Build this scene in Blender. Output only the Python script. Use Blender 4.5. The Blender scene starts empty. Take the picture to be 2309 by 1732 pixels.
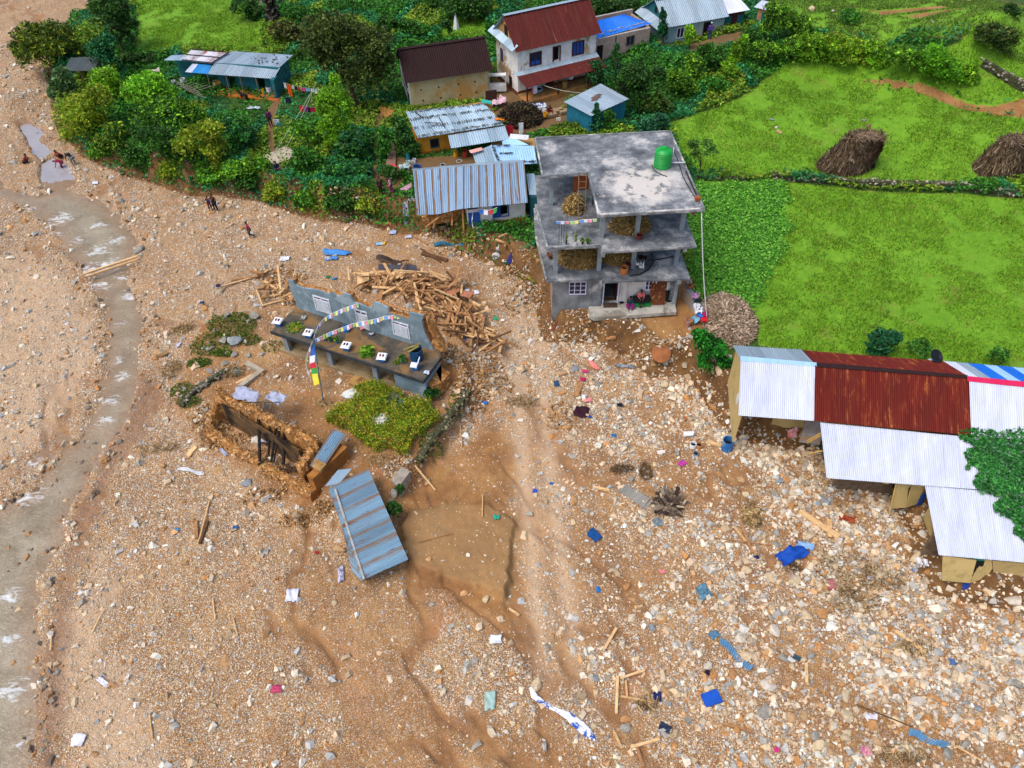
import bpy, math, random
import numpy as np
from mathutils import Vector, Matrix
C = bpy.context.scene.collection
rnd = random.Random(7)
RS = np.random.RandomState(11)
R = math.radians
# ---------------------------------------------------------------- camera, sky, sun, exposure
FOC, TH, ROLL, CH = 1670.0, 46.5, -1.6, 36.0          # focal length in pixels of a 2212 px wide frame
cd = bpy.data.cameras.new('camera'); cam = bpy.data.objects.new('camera', cd); C.objects.link(cam)
cd.sensor_width = 36.0; cd.lens = 36.0*FOC/2212.0; cd.clip_start = 0.5; cd.clip_end = 3000
cam.matrix_world = Matrix.Translation((0, 0, CH)) @ Matrix.Rotation(R(90-TH), 4, 'X') @ Matrix.Rotation(R(ROLL), 4, 'Z')
bpy.context.scene.camera = cam
SUN_EL, SUN_AZ = 62.0, -125.0                           # azimuth from +Y towards +X
w = bpy.data.worlds.new('World'); bpy.context.scene.world = w; w.use_nodes = True
nt = w.node_tree; nt.nodes.clear()
sky = nt.nodes.new('ShaderNodeTexSky'); sky.sky_type = 'NISHITA'; sky.sun_disc = False
sky.sun_elevation = R(SUN_EL); sky.sun_rotation = R(SUN_AZ); sky.air_density = 1.0; sky.dust_density = 4.0; sky.ozone_density = 1.0
bg = nt.nodes.new('ShaderNodeBackground'); bg.inputs['Strength'].default_value = 0.15
wo = nt.nodes.new('ShaderNodeOutputWorld')
nt.links.new(sky.outputs[0], bg.inputs[0]); nt.links.new(bg.outputs[0], wo.inputs[0])
sd = bpy.data.lights.new('sun', 'SUN'); sd.energy = 1.0; sd.angle = R(28); sd.color = (1, 0.96, 0.90)
sun = bpy.data.objects.new('sun', sd); C.objects.link(sun)
sun.rotation_euler = (R(90-SUN_EL), 0, R(180-SUN_AZ)); sun.location = (0, 0, 80)
vs = bpy.context.scene.view_settings
vs.view_transform = 'Standard'; vs.look = 'None'; vs.exposure = 0.6; vs.gamma = 1
bpy.context.scene.cycles.max_bounces = 5; bpy.context.scene.cycles.diffuse_bounces = 3
bpy.context.scene.cycles.transparent_max_bounces = 6

# ---------------------------------------------------------------- pixels to places
REG = dict(D=(0, 0, 1/1.04385), a=(0,0,3.16), b=(600,0,3.687), c=(1100,0,3.687), d=(1600,0,3.12), e=(850,220,5.53), f=(1180,280,3.607),
           g=(600,580,3.687), h=(400,850,2.765), i=(1609,740,2.766), j=(1100,1232,3.318), k=(1700,1232,3.3186), l=(1200,740,3.318),
           m=(0,380,3.318), n=(0,1132,2.765), o=(350,580,5.183), p=(850,420,5.53), q=(560,600,7.373), r=(800,640,6.146),
           s=(450,860,5.72), t=(620,150,5.027), w=(1050,180,6.32), y=(360,90,6.506))
SX = 2212/2309.0
ct, st_ = math.cos(R(TH)), math.sin(R(TH)); cr, sr = math.cos(R(ROLL)), math.sin(R(ROLL))
def px(reg, x, y):
    if reg == 'D': return x, y
    a, b, s = REG[reg]; return (a+x/s)*SX, (b+y/s)*SX
def ray(u, v):
    x, y = u-1106.0, -(v-829.5); x, y = x*cr-y*sr, x*sr+y*cr
    return np.array([x, FOC*ct+y*st_, -FOC*st_+y*ct])
def P(u, v, z):
    d = ray(u, v); return d*((z-CH)/d[2])+np.array([0, 0, CH])
def at(reg, x, y, z): return P(*px(reg, x, y), z)
def proj(p):
    X, Y, Z = p[0], p[1], p[2]-CH
    d = Y*ct-Z*st_; yy = Y*st_+Z*ct; x, y = X/d*FOC, yy/d*FOC
    x, y = x*cr+y*sr, -x*sr+y*cr
    return 1106+x, 829.5-y
def zat(p, v):
    lo, hi = -5.0, 30.0
    for _ in range(40):
        m = (lo+hi)/2
        if proj((p[0], p[1], m))[1] > v: lo = m
        else: hi = m
    return m
# ---------------------------------------------------------------- noise
def _h(i, j, s):
    n = (i.astype(np.int64)*374761393 + j.astype(np.int64)*668265263 + s*982451653) & 0xffffffff
    n = ((n ^ (n >> 13))*1274126177) & 0xffffffff
    return ((n ^ (n >> 16)) & 0xffff)/65535.0
def vn(x, y, s=0):
    x = np.asarray(x, float); y = np.asarray(y, float)
    i = np.floor(x); j = np.floor(y); fx = x-i; fy = y-j; fx = fx*fx*(3-2*fx); fy = fy*fy*(3-2*fy)
    return (_h(i, j, s)*(1-fx)+_h(i+1, j, s)*fx)*(1-fy)+(_h(i, j+1, s)*(1-fx)+_h(i+1, j+1, s)*fx)*fy
def fbm(x, y, s=0, o=4):
    r = 0; a = .5
    for k in range(o): r = r+a*vn(x*2**k+k*17.3, y*2**k-k*9.1, s+k); a *= .5
    return r/(1-.5**o)
def sstep(t): t = np.clip(t, 0, 1); return t*t*(3-2*t)
def sdf(poly, x, y, pad=4.0):
    """signed distance, positive inside; -pad beyond the box"""
    x = np.atleast_1d(x).astype(float); y = np.atleast_1d(y).astype(float)
    out = np.full(x.shape, -pad); a = np.array(poly)[:, :2]
    m = (x > a[:, 0].min()-pad) & (x < a[:, 0].max()+pad) & (y > a[:, 1].min()-pad) & (y < a[:, 1].max()+pad)
    X = x[m]; Y = y[m]
    if X.size == 0: return out
    d = np.full(X.shape, 1e9); ins = np.zeros(X.shape, bool); n = len(a)
    for k in range(n):
        x0, y0 = a[k]; x1, y1 = a[(k+1) % n]; ex, ey = x1-x0, y1-y0; L = ex*ex+ey*ey+1e-9
        t = np.clip(((X-x0)*ex+(Y-y0)*ey)/L, 0, 1)
        d = np.minimum(d, (X-x0-t*ex)**2+(Y-y0-t*ey)**2)
        if abs(ey) > 1e-9: ins ^= ((y0 > Y) != (y1 > Y)) & (X < ex*(Y-y0)/ey+x0)
    out[m] = np.where(ins, np.sqrt(d), -np.minimum(np.sqrt(d), pad)); return out
def W(pts, z=None): return np.array([P(p[0], p[1], p[2] if len(p) > 2 else z) for p in pts])
# ---------------------------------------------------------------- terrain shape
POLY = dict(
 vil=W([(280,-60,2.5),(215,20,2),(160,60,1.8),(110,130,1.6),(125,230,1.8),(180,290,1.8),(260,325,1.8),(345,350,1.8),(400,370,1.8),(470,365,2),
   (560,380,2),(620,400,2),(700,430,2),(780,425,2),(850,440,2),(890,455,1.8),(960,462,1.7),(1008,500,1.6),(1080,522,1.6),(1150,560,1.5),(1185,620,1.4),
   (1200,690,1.3),(1290,692,1.4),(1370,715,1.3),(1420,765,1.2),(1500,750,1.3),(1540,800,1.3),(1590,870,1.3),(1620,900,1.2),(1760,920,1.1),(1850,960,1),
   (1960,1040,.9),(2010,1120,.8),(2045,1235,.8),(2212,1265,.8),(2400,1300,.8),(2700,1000,1.5),(2900,300,3),(3000,-250,8),(1500,-350,8),(400,-350,5),(250,-200,3)]),
 isl=W([(352,870),(395,800),(430,710),(520,680),(590,640),(700,640),(900,690),(1010,775),(1015,845),(945,960),(895,1010),(850,1075),(845,1150),
   (800,1200),(745,1150),(700,1115),(560,1050),(460,975)], .9),
 ter=W([(866,1125),(890,1088),(960,1078),(1060,1080),(1108,1110),(1114,1190),(1102,1302),(1060,1275),(1000,1262),(940,1240),(900,1222),(870,1180)], .4),
 mudz=W([(850,1070),(905,1010),(960,960),(1060,930),(1112,960),(1116,1180),(1150,1330),(1180,1400),(1130,1410),(1060,1330),(900,1240),(862,1160)], .1),
 riv=W([(-200,430),(0,430),(60,450),(110,500),(130,530),(150,565),(190,600),(205,650),(222,700),(222,760),(215,830),(190,900),(150,960),(110,1000),(60,1050),
   (0,1085),(-300,1200),(-300,2300),(60,1900),(85,1659),(100,1560),(105,1450),(95,1350),(100,1250),(145,1180),(160,1110),(190,1060),(225,980),(265,925),(300,870),
   (308,810),(318,750),(325,700),(308,640),(285,600),(290,560),(300,515),(280,480),(235,440),(190,420),(150,405),(90,415),(0,398),(-200,380)], 0),
 pool=W([(86,352),(110,340),(142,346),(156,372),(166,394),(132,411),(97,411),(84,382)], 0),
 stream=W([(60,262),(100,285),(85,300),(110,325),(88,345),(70,330),(40,270)], 0),
 wet=W([(330,820),(360,860),(330,900),(300,960),(260,1010),(215,1080),(190,1200),(150,1330),(140,1450),(130,1560),(120,1700),(60,1700),(90,1400),(140,1180),(180,1080),(220,980),(260,920),(290,870),(300,800)], 0),
 f1=W([(1440,268,2.6),(1530,238,2.8),(1600,215,2.8),(1650,185,3),(1720,140,3),(1830,150,3),(1880,178,3),(2010,185,3.2),(2120,155,3.6),(2240,200,4),(2240,392,2.5),(2000,408,2.2),(1660,380,2.2),(1505,383,2.1),(1470,330,2.4)]),
 f2=W([(1500,393,1.9),(1660,398,1.8),(2240,440,1.9),(2300,800,1.6),(1700,760,1.4),(1640,745,1.4),(1640,690,1.5),(1570,640,1.5),(1510,640,1.5),(1490,590,1.5),(1480,480,1.7)]),
 crop=W([(1500,392,1.9),(1690,397,1.8),(1702,450,1.8),(1680,560,1.7),(1630,655,1.5),(1570,645,1.5),(1500,640,1.5),(1485,480,1.7)]),
 f3=W([(283,112,3),(300,60,3),(285,-30,3),(400,-60,3),(540,-30,3),(565,60,3),(560,104,2.8),(430,108,2.7)]),
 f5=W([(955,45,3.8),(990,28,3.9),(1050,40,3.9),(1045,85,3.6),(990,90,3.5),(955,80,3.6)]),
 f4=W([(1700,30,5),(1790,75,5),(1930,105,5),(2060,135,5),(2120,155,4.5),(2240,200,4),(2600,150,6),(2600,-100,12),(1700,-100,8),(1660,0,5)]),
 yard=W([(1040,195,3),(1080,150,3.3),(1300,100,3.5),(1290,190,3),(1225,230,2.9),(1240,290,2.6),(1100,320,2.4),(1060,250,2.8)]),
 yard2=W([(905,345,2.2),(1030,330,2.3),(1040,360,2.1),(880,385,2.1),(820,440,2),(780,425,2),(850,340,2.3)]),
 yard3=W([(1010,500,1.6),(1150,480,1.6),(1185,600,1.5),(1200,690,1.3),(1300,690,1.4),(1420,765,1.2),(1500,750,1.3),(1545,800,1.3),(1500,640,1.5),(1490,600,1.5),(1300,400,2)]),
 shedg=W([(1590,760,1.4),(2300,820,1.5),(2400,1320,.8),(1950,1250,.8),(1700,980,1),(1590,900,1.2)]),
 path=W([(580,240,2.4),(598,200,2.5),(610,215,2.4),(592,260,2.3),(590,300,2.2),(600,345,2.1),(625,385,2),(615,395,2),(588,350,2.1),(580,300,2.2)]),
 path2=W([(815,245,2.9),(850,240,3),(822,270,2.8),(815,320,2.5),(816,420,2),(804,428,2),(807,320,2.5)]),
 path3=W([(1490,95,3.9),(1640,60,4.3),(1660,75,4.4),(1530,110,3.8),(1480,120,3.6)]),
 wild=W([(1150,0,4.5),(1400,60,4),(1480,100,3.8),(1620,40,4.5),(1660,0,5),(1700,60,5),(1930,105,5),(2110,150,4),(2110,190,3.4),(1900,185,3.1),(1720,135,3),(1600,215,2.9),(1440,270,2.6),(1290,290,2.7),(1240,240,2.9),(1290,120,3.4),(1200,-60,5),(1600,-200,6)]),
 igr=W([(395,800),(440,715),(520,680),(560,700),(555,735),(480,760),(430,790),(400,840),(372,860)], .9),
 pit=np.array([(-18.06+.816*a+.578*b, 30.3-.578*a+.816*b) for a, b in ((-.3,-1.6),(8.7,-1.8),(8.6,.3),(6.8,1.25),(-.1,1.2))]),
 bar=W([(215,1180),(140,1330),(128,1450),(165,1659),(340,1700),(300,1500),(235,1400),(260,1250)], 0), bar2=W([(-80,560),(60,540),(150,620),(195,700),(195,760),(120,900),(-40,1060),(-80,1060)], 0),
 soil1=W([(1850,180),(1930,203),(2010,219),(2110,238),(2250,262),(2250,272),(2100,250),(2000,230),(1920,212)], 3.3), soil2=W([(2100,236),(2250,230),(2260,285),(2150,255)], 3.6),
 soil3=W([(1880,8,6),(2040,-2,7),(2060,12,7),(1900,22,6)]), soil4=W([(1940,30,6),(2120,36,6.5),(2110,50,6),(1975,50,6)]), soil5=W([(2170,118,5),(2250,120,5),(2250,145,5)]),
 gpatch=W([(150,60,1.5),(215,60,1.8),(225,85,1.8),(185,112,1.7),(150,105,1.6)]),
)
CTL = W([(300,250,1.9),(200,200,1.7),(600,350,2.1),(500,250,2.3),(450,190,2.4),(600,197,2.4),(400,60,3.0),(700,200,2.9),(830,60,3.6),(890,236,3.0),(1000,230,2.9),(950,350,2.3),(1050,380,2.1),(1100,480,1.6),
   (1320,690,1.45),(1119,207,3.2),(1200,240,2.95),(1340,170,3.2),(1436,98,3.8),(1600,80,4.2),(1290,260,2.8),(1450,250,2.7),(1560,378,2.2),(1560,395,1.9),(1800,200,3),(2100,250,3.5),(1900,370,2.3),(1900,440,1.7),
   (2200,395,2.5),(2200,470,1.9),(1600,500,1.7),(1650,650,1.5),(1950,600,1.6),(2200,650,1.7),(2000,740,1.5),(1600,760,1.4),(1800,880,1.1),(2100,1000,1),(2000,1180,.8),(2200,1250,.8),
   (1700,30,5),(2000,60,7),(2200,130,6),(2150,20,9),(2200,220,4.2),(1900,100,5),(1100,-50,5),(500,-50,3.2),(1500,-50,5),(1300,560,1.6),(1420,740,1.25)])
BUMP = [(W([(930,640)], .5)[0], 4.5, .75), (W([(1040,800)], .5)[0], 2.0, .7), (W([(590,960)], .9)[0], 2.2, .15), (W([(950,480)], 1)[0], 2.0, .6), (W([(1300,700)], 1)[0], 1.5, .15),
        (W([(480,705)], 1)[0], 2.2, .8), (W([(20,215)], 1)[0], 2.6, 1.1), (W([(75,150)], 1)[0], 2.4, .9), (W([(60,60)], 1)[0], 3.5, .8), (W([(10,110)], 1)[0], 3, 1.0), (W([(700,460)], 1)[0], 2.5, .5)]
def H(x, y, fine=True):
    x = np.atleast_1d(np.asarray(x, float)); y = np.atleast_1d(np.asarray(y, float))
    wob = (fbm(x*.55, y*.55, 3)-.5)*1.3+(vn(x*2.3, y*2.3, 9)-.5)*.35
    num = 0; den = 0
    for c in CTL:
        wgt = 1/((x-c[0])**2+(y-c[1])**2+3.0)**1.6; num = num+wgt*c[2]; den = den+wgt
    hp = num/den
    dv = sdf(POLY['vil'], x, y)+wob*.6
    z = -.03+.12*(fbm(x*.18, y*.18, 5)-.5)+0.003*np.clip(y-30, 0, 60)+0*x
    rl = np.exp(-((fbm(x*.24+.1*y, y*.13, 88)-.5)/.03)**2)*sstep((fbm(x*.1, y*.1, 33)-.38)/.2); z = z-.13*rl+.22*(fbm(x*.5, y*.4, 89)-.5)
    ty = POLY['ter'][:, 1]; tf = np.clip((ty.max()-y)/(ty.max()-ty.min()), 0, 1)
    for k, hh, wd in (('ter', .04+.62*tf, .22), ('isl', .9, .8)):
        q = sdf(POLY[k], x, y)+wob*(.45 if k == 'isl' else .7)+(vn(x*3.7, y*3.7, 19)-.5)*.3; s = sstep(q/wd+.5); z = z*(1-s)+(hh+.1*(fbm(x*.5, y*.5, 6)-.5))*s
    q = sstep((sdf(POLY['pit'], x, y)+wob*.2)/.5+.6); z = z*(1-q)+(.28+.1*(fbm(x*1.5, y*1.5, 6)-.5))*q
    dr = sdf(POLY['riv'], x, y)+wob*.5; z = z-.55*sstep((dr-.3)/1.5+.3)
    dp = np.maximum(sdf(POLY['pool'], x, y), sdf(POLY['stream'], x, y)+wob*.3); z = z-.4*sstep(dp/.4+.3)
    s = sstep(dv/.8+.35); z = z*(1-s)+hp*s
    for c, r, a in BUMP: z = z+a*np.exp(-((x-c[0])**2+(y-c[1])**2)/r**2)
    if fine: z = z+(fbm(x*1.3, y*1.3, 8)-.5)*.22*(1-.6*s)+(vn(x*5, y*5, 4)-.5)*.05
    return z
def G(reg, x, y):
    """the point of the ground seen at a pixel"""
    d = ray(*px(reg, x, y)); ts = np.linspace((12-CH)/d[2], (-1.5-CH)/d[2], 160)
    hs = H(d[0]*ts, d[1]*ts); f = np.nonzero(CH+d[2]*ts <= hs)[0]
    k = f[0] if len(f) else 159
    t0, t1 = ts[max(k-1, 0)], ts[k]
    ts = np.linspace(t0, t1, 12); hs = H(d[0]*ts, d[1]*ts); f = np.nonzero(CH+d[2]*ts <= hs)[0]; t = ts[f[0] if len(f) else 11]
    return np.array([d[0]*t, d[1]*t, float(H(d[0]*t, d[1]*t)[0])])
def hz(x, y): return float(H(x, y)[0])
# ---------------------------------------------------------------- materials
MATS = {}
def lin(h):
    c = [int(h[i:i+2], 16)/255 for i in (0, 2, 4)]
    return tuple(x/12.92 if x <= .04045 else ((x+.055)/1.055)**2.4 for x in c)
def nodes(name):
    m = bpy.data.materials.new(name); m.use_nodes = True; t = m.node_tree; t.nodes.clear()
    o = t.nodes.new('ShaderNodeOutputMaterial'); b = t.nodes.new('ShaderNodeBsdfPrincipled'); t.links.new(b.outputs[0], o.inputs[0])
    return m, t, b, o
def nd(t, ty, **k):
    n = t.nodes.new(ty)
    for a, v in k.items():
        if a.startswith('i_'): n.inputs[a[2:].replace('_', ' ')].default_value = v
        else: setattr(n, a, v)
    return n
def noise(t, vec, scale, detail=4, rough=.6, dist=0):
    n = nd(t, 'ShaderNodeTexNoise'); n.inputs['Scale'].default_value = scale; n.inputs['Detail'].default_value = detail
    n.inputs['Roughness'].default_value = rough; n.inputs['Distortion'].default_value = dist
    t.links.new(vec, n.inputs['Vector']); return n.outputs['Fac']
def ramp(t, fac, *st):
    r = nd(t, 'ShaderNodeValToRGB'); e = r.color_ramp.elements
    while len(e) < len(st): e.new(.5)
    for k, (p, c) in enumerate(st): e[k].position = p; e[k].color = (*c, 1) if not isinstance(c, (int, float)) else (c, c, c, 1)
    t.links.new(fac, r.inputs[0]); return r.outputs[0]
def mix(t, f, a, b, bt='MIX'):
    m = nd(t, 'ShaderNodeMix', data_type='RGBA', blend_type=bt)
    for s, i in ((f, 0), (a, 6), (b, 7)):
        if hasattr(s, 'links') or hasattr(s, 'is_linked'): t.links.new(s, m.inputs[i])
        elif i == 0: m.inputs[0].default_value = s
        else: m.inputs[i].default_value = (*s, 1)
    return m.outputs[2]
def mth(t, op, a, b=0.0):
    m = nd(t, 'ShaderNodeMath', operation=op)
    for k, s in enumerate((a, b)):
        if hasattr(s, 'is_linked'): t.links.new(s, m.inputs[k])
        else: m.inputs[k].default_value = s
    return m.outputs[0]
def bump(t, b, h, s=.5, d=.05):
    n = nd(t, 'ShaderNodeBump'); n.inputs['Strength'].default_value = s; n.inputs['Distance'].default_value = d
    t.links.new(h, n.inputs['Height']); t.links.new(n.outputs[0], b.inputs['Normal'])
def coord(t, kind='Object', sc=None):
    c = nd(t, 'ShaderNodeTexCoord').outputs[kind]
    if sc:
        m = nd(t, 'ShaderNodeMapping'); m.inputs['Scale'].default_value = sc; t.links.new(c, m.inputs[0]); return m.outputs[0]
    return c
def M(name, c1, c2=None, scale=2.0, rough=.85, metal=0, bmp=.3, bsc=None, lo=.35, hi=.65, spec=.3, c3=None, s3=.7):
    if name in MATS: return MATS[name]
    m, t, b, o = nodes(name); v = coord(t); c1 = lin(c1) if isinstance(c1, str) else c1
    c2 = (lin(c2) if isinstance(c2, str) else c2) or tuple(x*.7 for x in c1)
    f = noise(t, v, scale, 6, .65); col = ramp(t, f, (lo, c1), (hi, c2))
    if c3:
        c3 = lin(c3) if isinstance(c3, str) else c3
        f3 = ramp(t, noise(t, v, s3, 5, .7, .5), (.52, 0.), (.6, 1.)); col = mix(t, f3, col, c3)
    t.links.new(col, b.inputs['Base Color']); b.inputs['Roughness'].default_value = rough; b.inputs['Metallic'].default_value = metal
    b.inputs['Specular IOR Level'].default_value = spec
    if bmp: bump(t, b, noise(t, v, bsc or scale*5, 5), bmp, .03)
    MATS[name] = m; return m
def MV(name, rough=.85, trans=0.0, var=.25, scale=6, spec=.25):
    """colour from the vertex colours 'col' with fine noise"""
    if name in MATS: return MATS[name]
    m, t, b, o = nodes(name); a = nd(t, 'ShaderNodeVertexColor', layer_name='col'); v = coord(t)
    f = noise(t, v, scale, 4, .7); k = ramp(t, f, (.3, 1-var), (.7, 1.0)); col = mix(t, 1.0, a.outputs[0], k, 'MULTIPLY')
    t.links.new(col, b.inputs['Base Color']); b.inputs['Roughness'].default_value = rough; b.inputs['Specular IOR Level'].default_value = spec
    if trans:
        tr = nd(t, 'ShaderNodeBsdfTranslucent'); t.links.new(col, tr.inputs[0]); ms = nd(t, 'ShaderNodeMixShader'); ms.inputs[0].default_value = trans
        t.links.new(b.outputs[0], ms.inputs[1]); t.links.new(tr.outputs[0], ms.inputs[2]); t.links.new(ms.outputs[0], o.inputs[0])
    MATS[name] = m; return m
def TIN(name, c1, c2=None, rust=0.0, rc='5a2315', rc2='8a5a3a', streak=9, band=0.0, rough=.5, metal=.1, dirt=.25, lap=0, lf=.7):
    """sheet metal; UV in metres, u across the ridges, v down the slope"""
    if name in MATS: return MATS[name]
    m, t, b, o = nodes(name); uv = coord(t, 'UV'); c1, c2, rc, rc2 = lin(c1), lin(c2), lin(rc), lin(rc2)
    def mp(sx, sy):
        q = nd(t, 'ShaderNodeMapping'); q.inputs['Scale'].default_value = (sx, sy, 1); t.links.new(uv, q.inputs[0]); return q.outputs[0]
    col = ramp(t, noise(t, mp(1.3, .25), 1.2, 5, .6), (.3, c1), (.7, c2))
    if band:   # each sheet its own tone
        sp = nd(t, 'ShaderNodeSeparateXYZ'); t.links.new(uv, sp.inputs[0]); wn = nd(t, 'ShaderNodeTexWhiteNoise', noise_dimensions='1D')
        t.links.new(mth(t, 'FLOOR', mth(t, 'DIVIDE', sp.outputs[0], .8)), wn.inputs['W'])
        col = mix(t, band, col, ramp(t, wn.outputs[0], (0., tuple(x*.55 for x in c1)), (1., tuple(min(1, x*1.15) for x in c2))))
    d = ramp(t, noise(t, mp(streak, .35), 1.0, 6, .7), (.5, 0.), (.75, 1.)); col = mix(t, mth(t, 'MULTIPLY', d, dirt), col, rc2)
    rf = None
    if lap:
        s2 = nd(t, 'ShaderNodeSeparateXYZ'); t.links.new(uv, s2.inputs[0]); fr = mth(t, 'FRACT', mth(t, 'DIVIDE', mth(t, 'ADD', s2.outputs[0], mth(t, 'MULTIPLY', noise(t, mp(2, .8), 1, 3), .12)), lap))
        col = mix(t, mth(t, 'MULTIPLY', ramp(t, fr, (0., 1.), (.2 if lf > .4 else .03, .9), (.3 if lf > .4 else .06, 0.)), mth(t, 'MULTIPLY', ramp(t, noise(t, mp(1, .6), 1.3, 4, .7), (.35, .45 if lf > .4 else .2), (.6, 1.)), lf)), col, rc2)
    if rust:
        r1 = noise(t, mp(streak*.35, .5), 1.0, 6, .75, .6); th = .82-rust*.46
        rf = ramp(t, r1, (th-.09, 0.), (th+.02, 1.)); col = mix(t, rf, col, ramp(t, noise(t, mp(3, 3), 2, 5), (.35, rc), (.7, rc2)))
    t.links.new(col, b.inputs['Base Color']); b.inputs['Roughness'].default_value = rough; b.inputs['Specular IOR Level'].default_value = .25
    if rf: t.links.new(mth(t, 'MULTIPLY', mth(t, 'SUBTRACT', 1.0, rf), metal), b.inputs['Metallic'])
    else: b.inputs['Metallic'].default_value = metal
    bump(t, b, noise(t, mp(2, 2), 1.5, 3), .15, .05)
    MATS[name] = m; return m
# ---------------------------------------------------------------- mesh building
def tag(o, label=None, cat=None, group=None, kind=None):
    if label: o['label'] = label
    if cat: o['category'] = cat
    if group: o['group'] = group
    if kind: o['kind'] = kind
    return o
def empty(name, loc, rz=0, label=None, cat=None, group=None):
    o = bpy.data.objects.new(name, None); C.objects.link(o); o.location = [float(q) for q in loc]; o.rotation_euler = (0, 0, rz); o.empty_display_size = .3
    return tag(o, label, cat, group)
def link(name, me, mat=None, parent=None, loc=None):
    o = bpy.data.objects.new(name, me); C.objects.link(o)
    if mat is not None and len(me.materials) == 0:
        for m in (mat if isinstance(mat, (list, tuple)) else [mat]): me.materials.append(m)
    if parent: o.parent = parent
    if loc is not None: o.location = [float(q) for q in loc]
    return o
def npmesh(name, V, F, cols=None, mat=None, parent=None, smooth=False, loc=None):
    V = np.asarray(V, np.float32); F = np.asarray(F, np.int32); me = bpy.data.meshes.new(name); n, k = F.shape
    me.vertices.add(len(V)); me.vertices.foreach_set('co', V.ravel()); me.loops.add(n*k); me.loops.foreach_set('vertex_index', F.ravel())
    me.polygons.add(n); me.polygons.foreach_set('loop_start', np.arange(0, n*k, k, dtype=np.int32)); me.polygons.foreach_set('loop_total', np.full(n, k, np.int32))
    me.polygons.foreach_set('use_smooth', np.full(n, smooth)); me.update(calc_edges=True)
    if cols is not None:
        a = me.color_attributes.new('col', 'FLOAT_COLOR', 'POINT'); c = np.ones((len(V), 4), np.float32); c[:, :3] = cols; a.data.foreach_set('color', c.ravel())
    return link(name, me, mat, parent, loc)
def rot(ax, a): return np.array(Matrix.Rotation(a, 3, ax))
class MB:
    def __init__(s): s.v = []; s.f = []; s.uv = None; s.mi = []
    def add(s, V, F, mi=0):
        n = len(s.v); s.v += [tuple(map(float, q)) for q in V]; s.f += [tuple(n+i for i in f) for f in F]; s.mi += [mi]*len(F); return s
    def hexa(s, b, t, mi=0):
        return s.add(list(b)+list(t), [(3,2,1,0),(4,5,6,7),(0,1,5,4),(1,2,6,5),(2,3,7,6),(3,0,4,7)], mi)
    def box(s, c, d, Rm=None, mi=0):
        x, y, z = d[0]/2, d[1]/2, d[2]/2; q = np.array([(-x,-y,-z),(x,-y,-z),(x,y,-z),(-x,y,-z),(-x,-y,z),(x,-y,z),(x,y,z),(-x,y,z)])
        if Rm is not None: q = q@np.array(Rm).T
        q = q+np.array(c); return s.hexa(q[:4], q[4:], mi)
    def bb(s, x0, x1, y0, y1, z0, z1, mi=0): return s.box(((x0+x1)/2, (y0+y1)/2, (z0+z1)/2), (x1-x0, y1-y0, z1-z0), None, mi)
    def prism(s, poly, z0, z1, mi=0, axis='z'):
        n = len(poly); mk = (lambda p, h: (p[0], p[1], h)) if axis == 'z' else (lambda p, h: (p[0], h, p[1])) if axis == 'y' else (lambda p, h: (h, p[0], p[1]))
        V = [mk(p, z0) for p in poly]+[mk(p, z1) for p in poly]
        return s.add(V, [tuple(range(n))[::-1], tuple(range(n, 2*n))]+[(i, (i+1) % n, n+(i+1) % n, n+i) for i in range(n)], mi)
    def tube(s, pts, r, n=6, mi=0):
        pts = [np.array(p, float) for p in pts]; rr = r if isinstance(r, (list, tuple)) else [r]*len(pts); V = []
        for i, p in enumerate(pts):
            d = pts[min(i+1, len(pts)-1)]-pts[max(i-1, 0)]; d = d/(np.linalg.norm(d)+1e-9)
            u = np.cross(d, (0, 0, 1) if abs(d[2]) < .9 else (1, 0, 0)); u /= np.linalg.norm(u); v_ = np.cross(d, u)
            V += [p+rr[i]*(math.cos(2*math.pi*k/n)*u+math.sin(2*math.pi*k/n)*v_) for k in range(n)]
        m = len(pts); F = [(i*n+k, i*n+(k+1) % n, (i+1)*n+(k+1) % n, (i+1)*n+k) for i in range(m-1) for k in range(n)]
        return s.add(V, F+[tuple(range(n))[::-1], tuple(range((m-1)*n, m*n))], mi)
    def lathe(s, prof, c=(0, 0, 0), n=16, mi=0):
        V = [(c[0]+r*math.cos(2*math.pi*k/n), c[1]+r*math.sin(2*math.pi*k/n), c[2]+z) for r, z in prof for k in range(n)]; m = len(prof)
        return s.add(V, [(i*n+k, i*n+(k+1) % n, (i+1)*n+(k+1) % n, (i+1)*n+k) for i in range(m-1) for k in range(n)]+[tuple(range(n))[::-1], tuple(range((m-1)*n, m*n))], mi)
    def beam(s, a, b, wd, th, mi=0, up=(0, 0, 1)):
        a = np.array(a, float); b = np.array(b, float); d = b-a; L = np.linalg.norm(d); d /= L; u = np.cross(up, d)
        if np.linalg.norm(u) < 1e-3: u = np.cross((1, 0, 0), d)
        u /= np.linalg.norm(u); n = np.cross(d, u); return s.box((a+b)/2, (L, wd, th), np.array([d, u, n]).T, mi)
    def build(s, name, mat, parent=None, loc=None, smooth=False, jit=0, col=None):
        me = bpy.data.meshes.new(name); V = s.v
        if jit: V = [(x+rnd.uniform(-jit, jit), y+rnd.uniform(-jit, jit), z+rnd.uniform(-jit, jit)) for x, y, z in V]
        me.from_pydata(V, [], s.f)
        if s.uv is not None:
            l = me.uv_layers.new(name='UVMap'); l.data.foreach_set('uv', np.array([s.uv[i] for f in s.f for i in f], np.float32).ravel())
        if col is not None:
            a = me.color_attributes.new('col', 'FLOAT_COLOR', 'POINT'); c = np.ones((len(V), 4), np.float32); c[:, :3] = col; a.data.foreach_set('color', c.ravel())
        o = link(name, me, mat, parent, loc)
        if len(me.materials) > 1: me.polygons.foreach_set('material_index', s.mi)
        if smooth: me.polygons.foreach_set('use_smooth', [True]*len(me.polygons))
        return o
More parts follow.
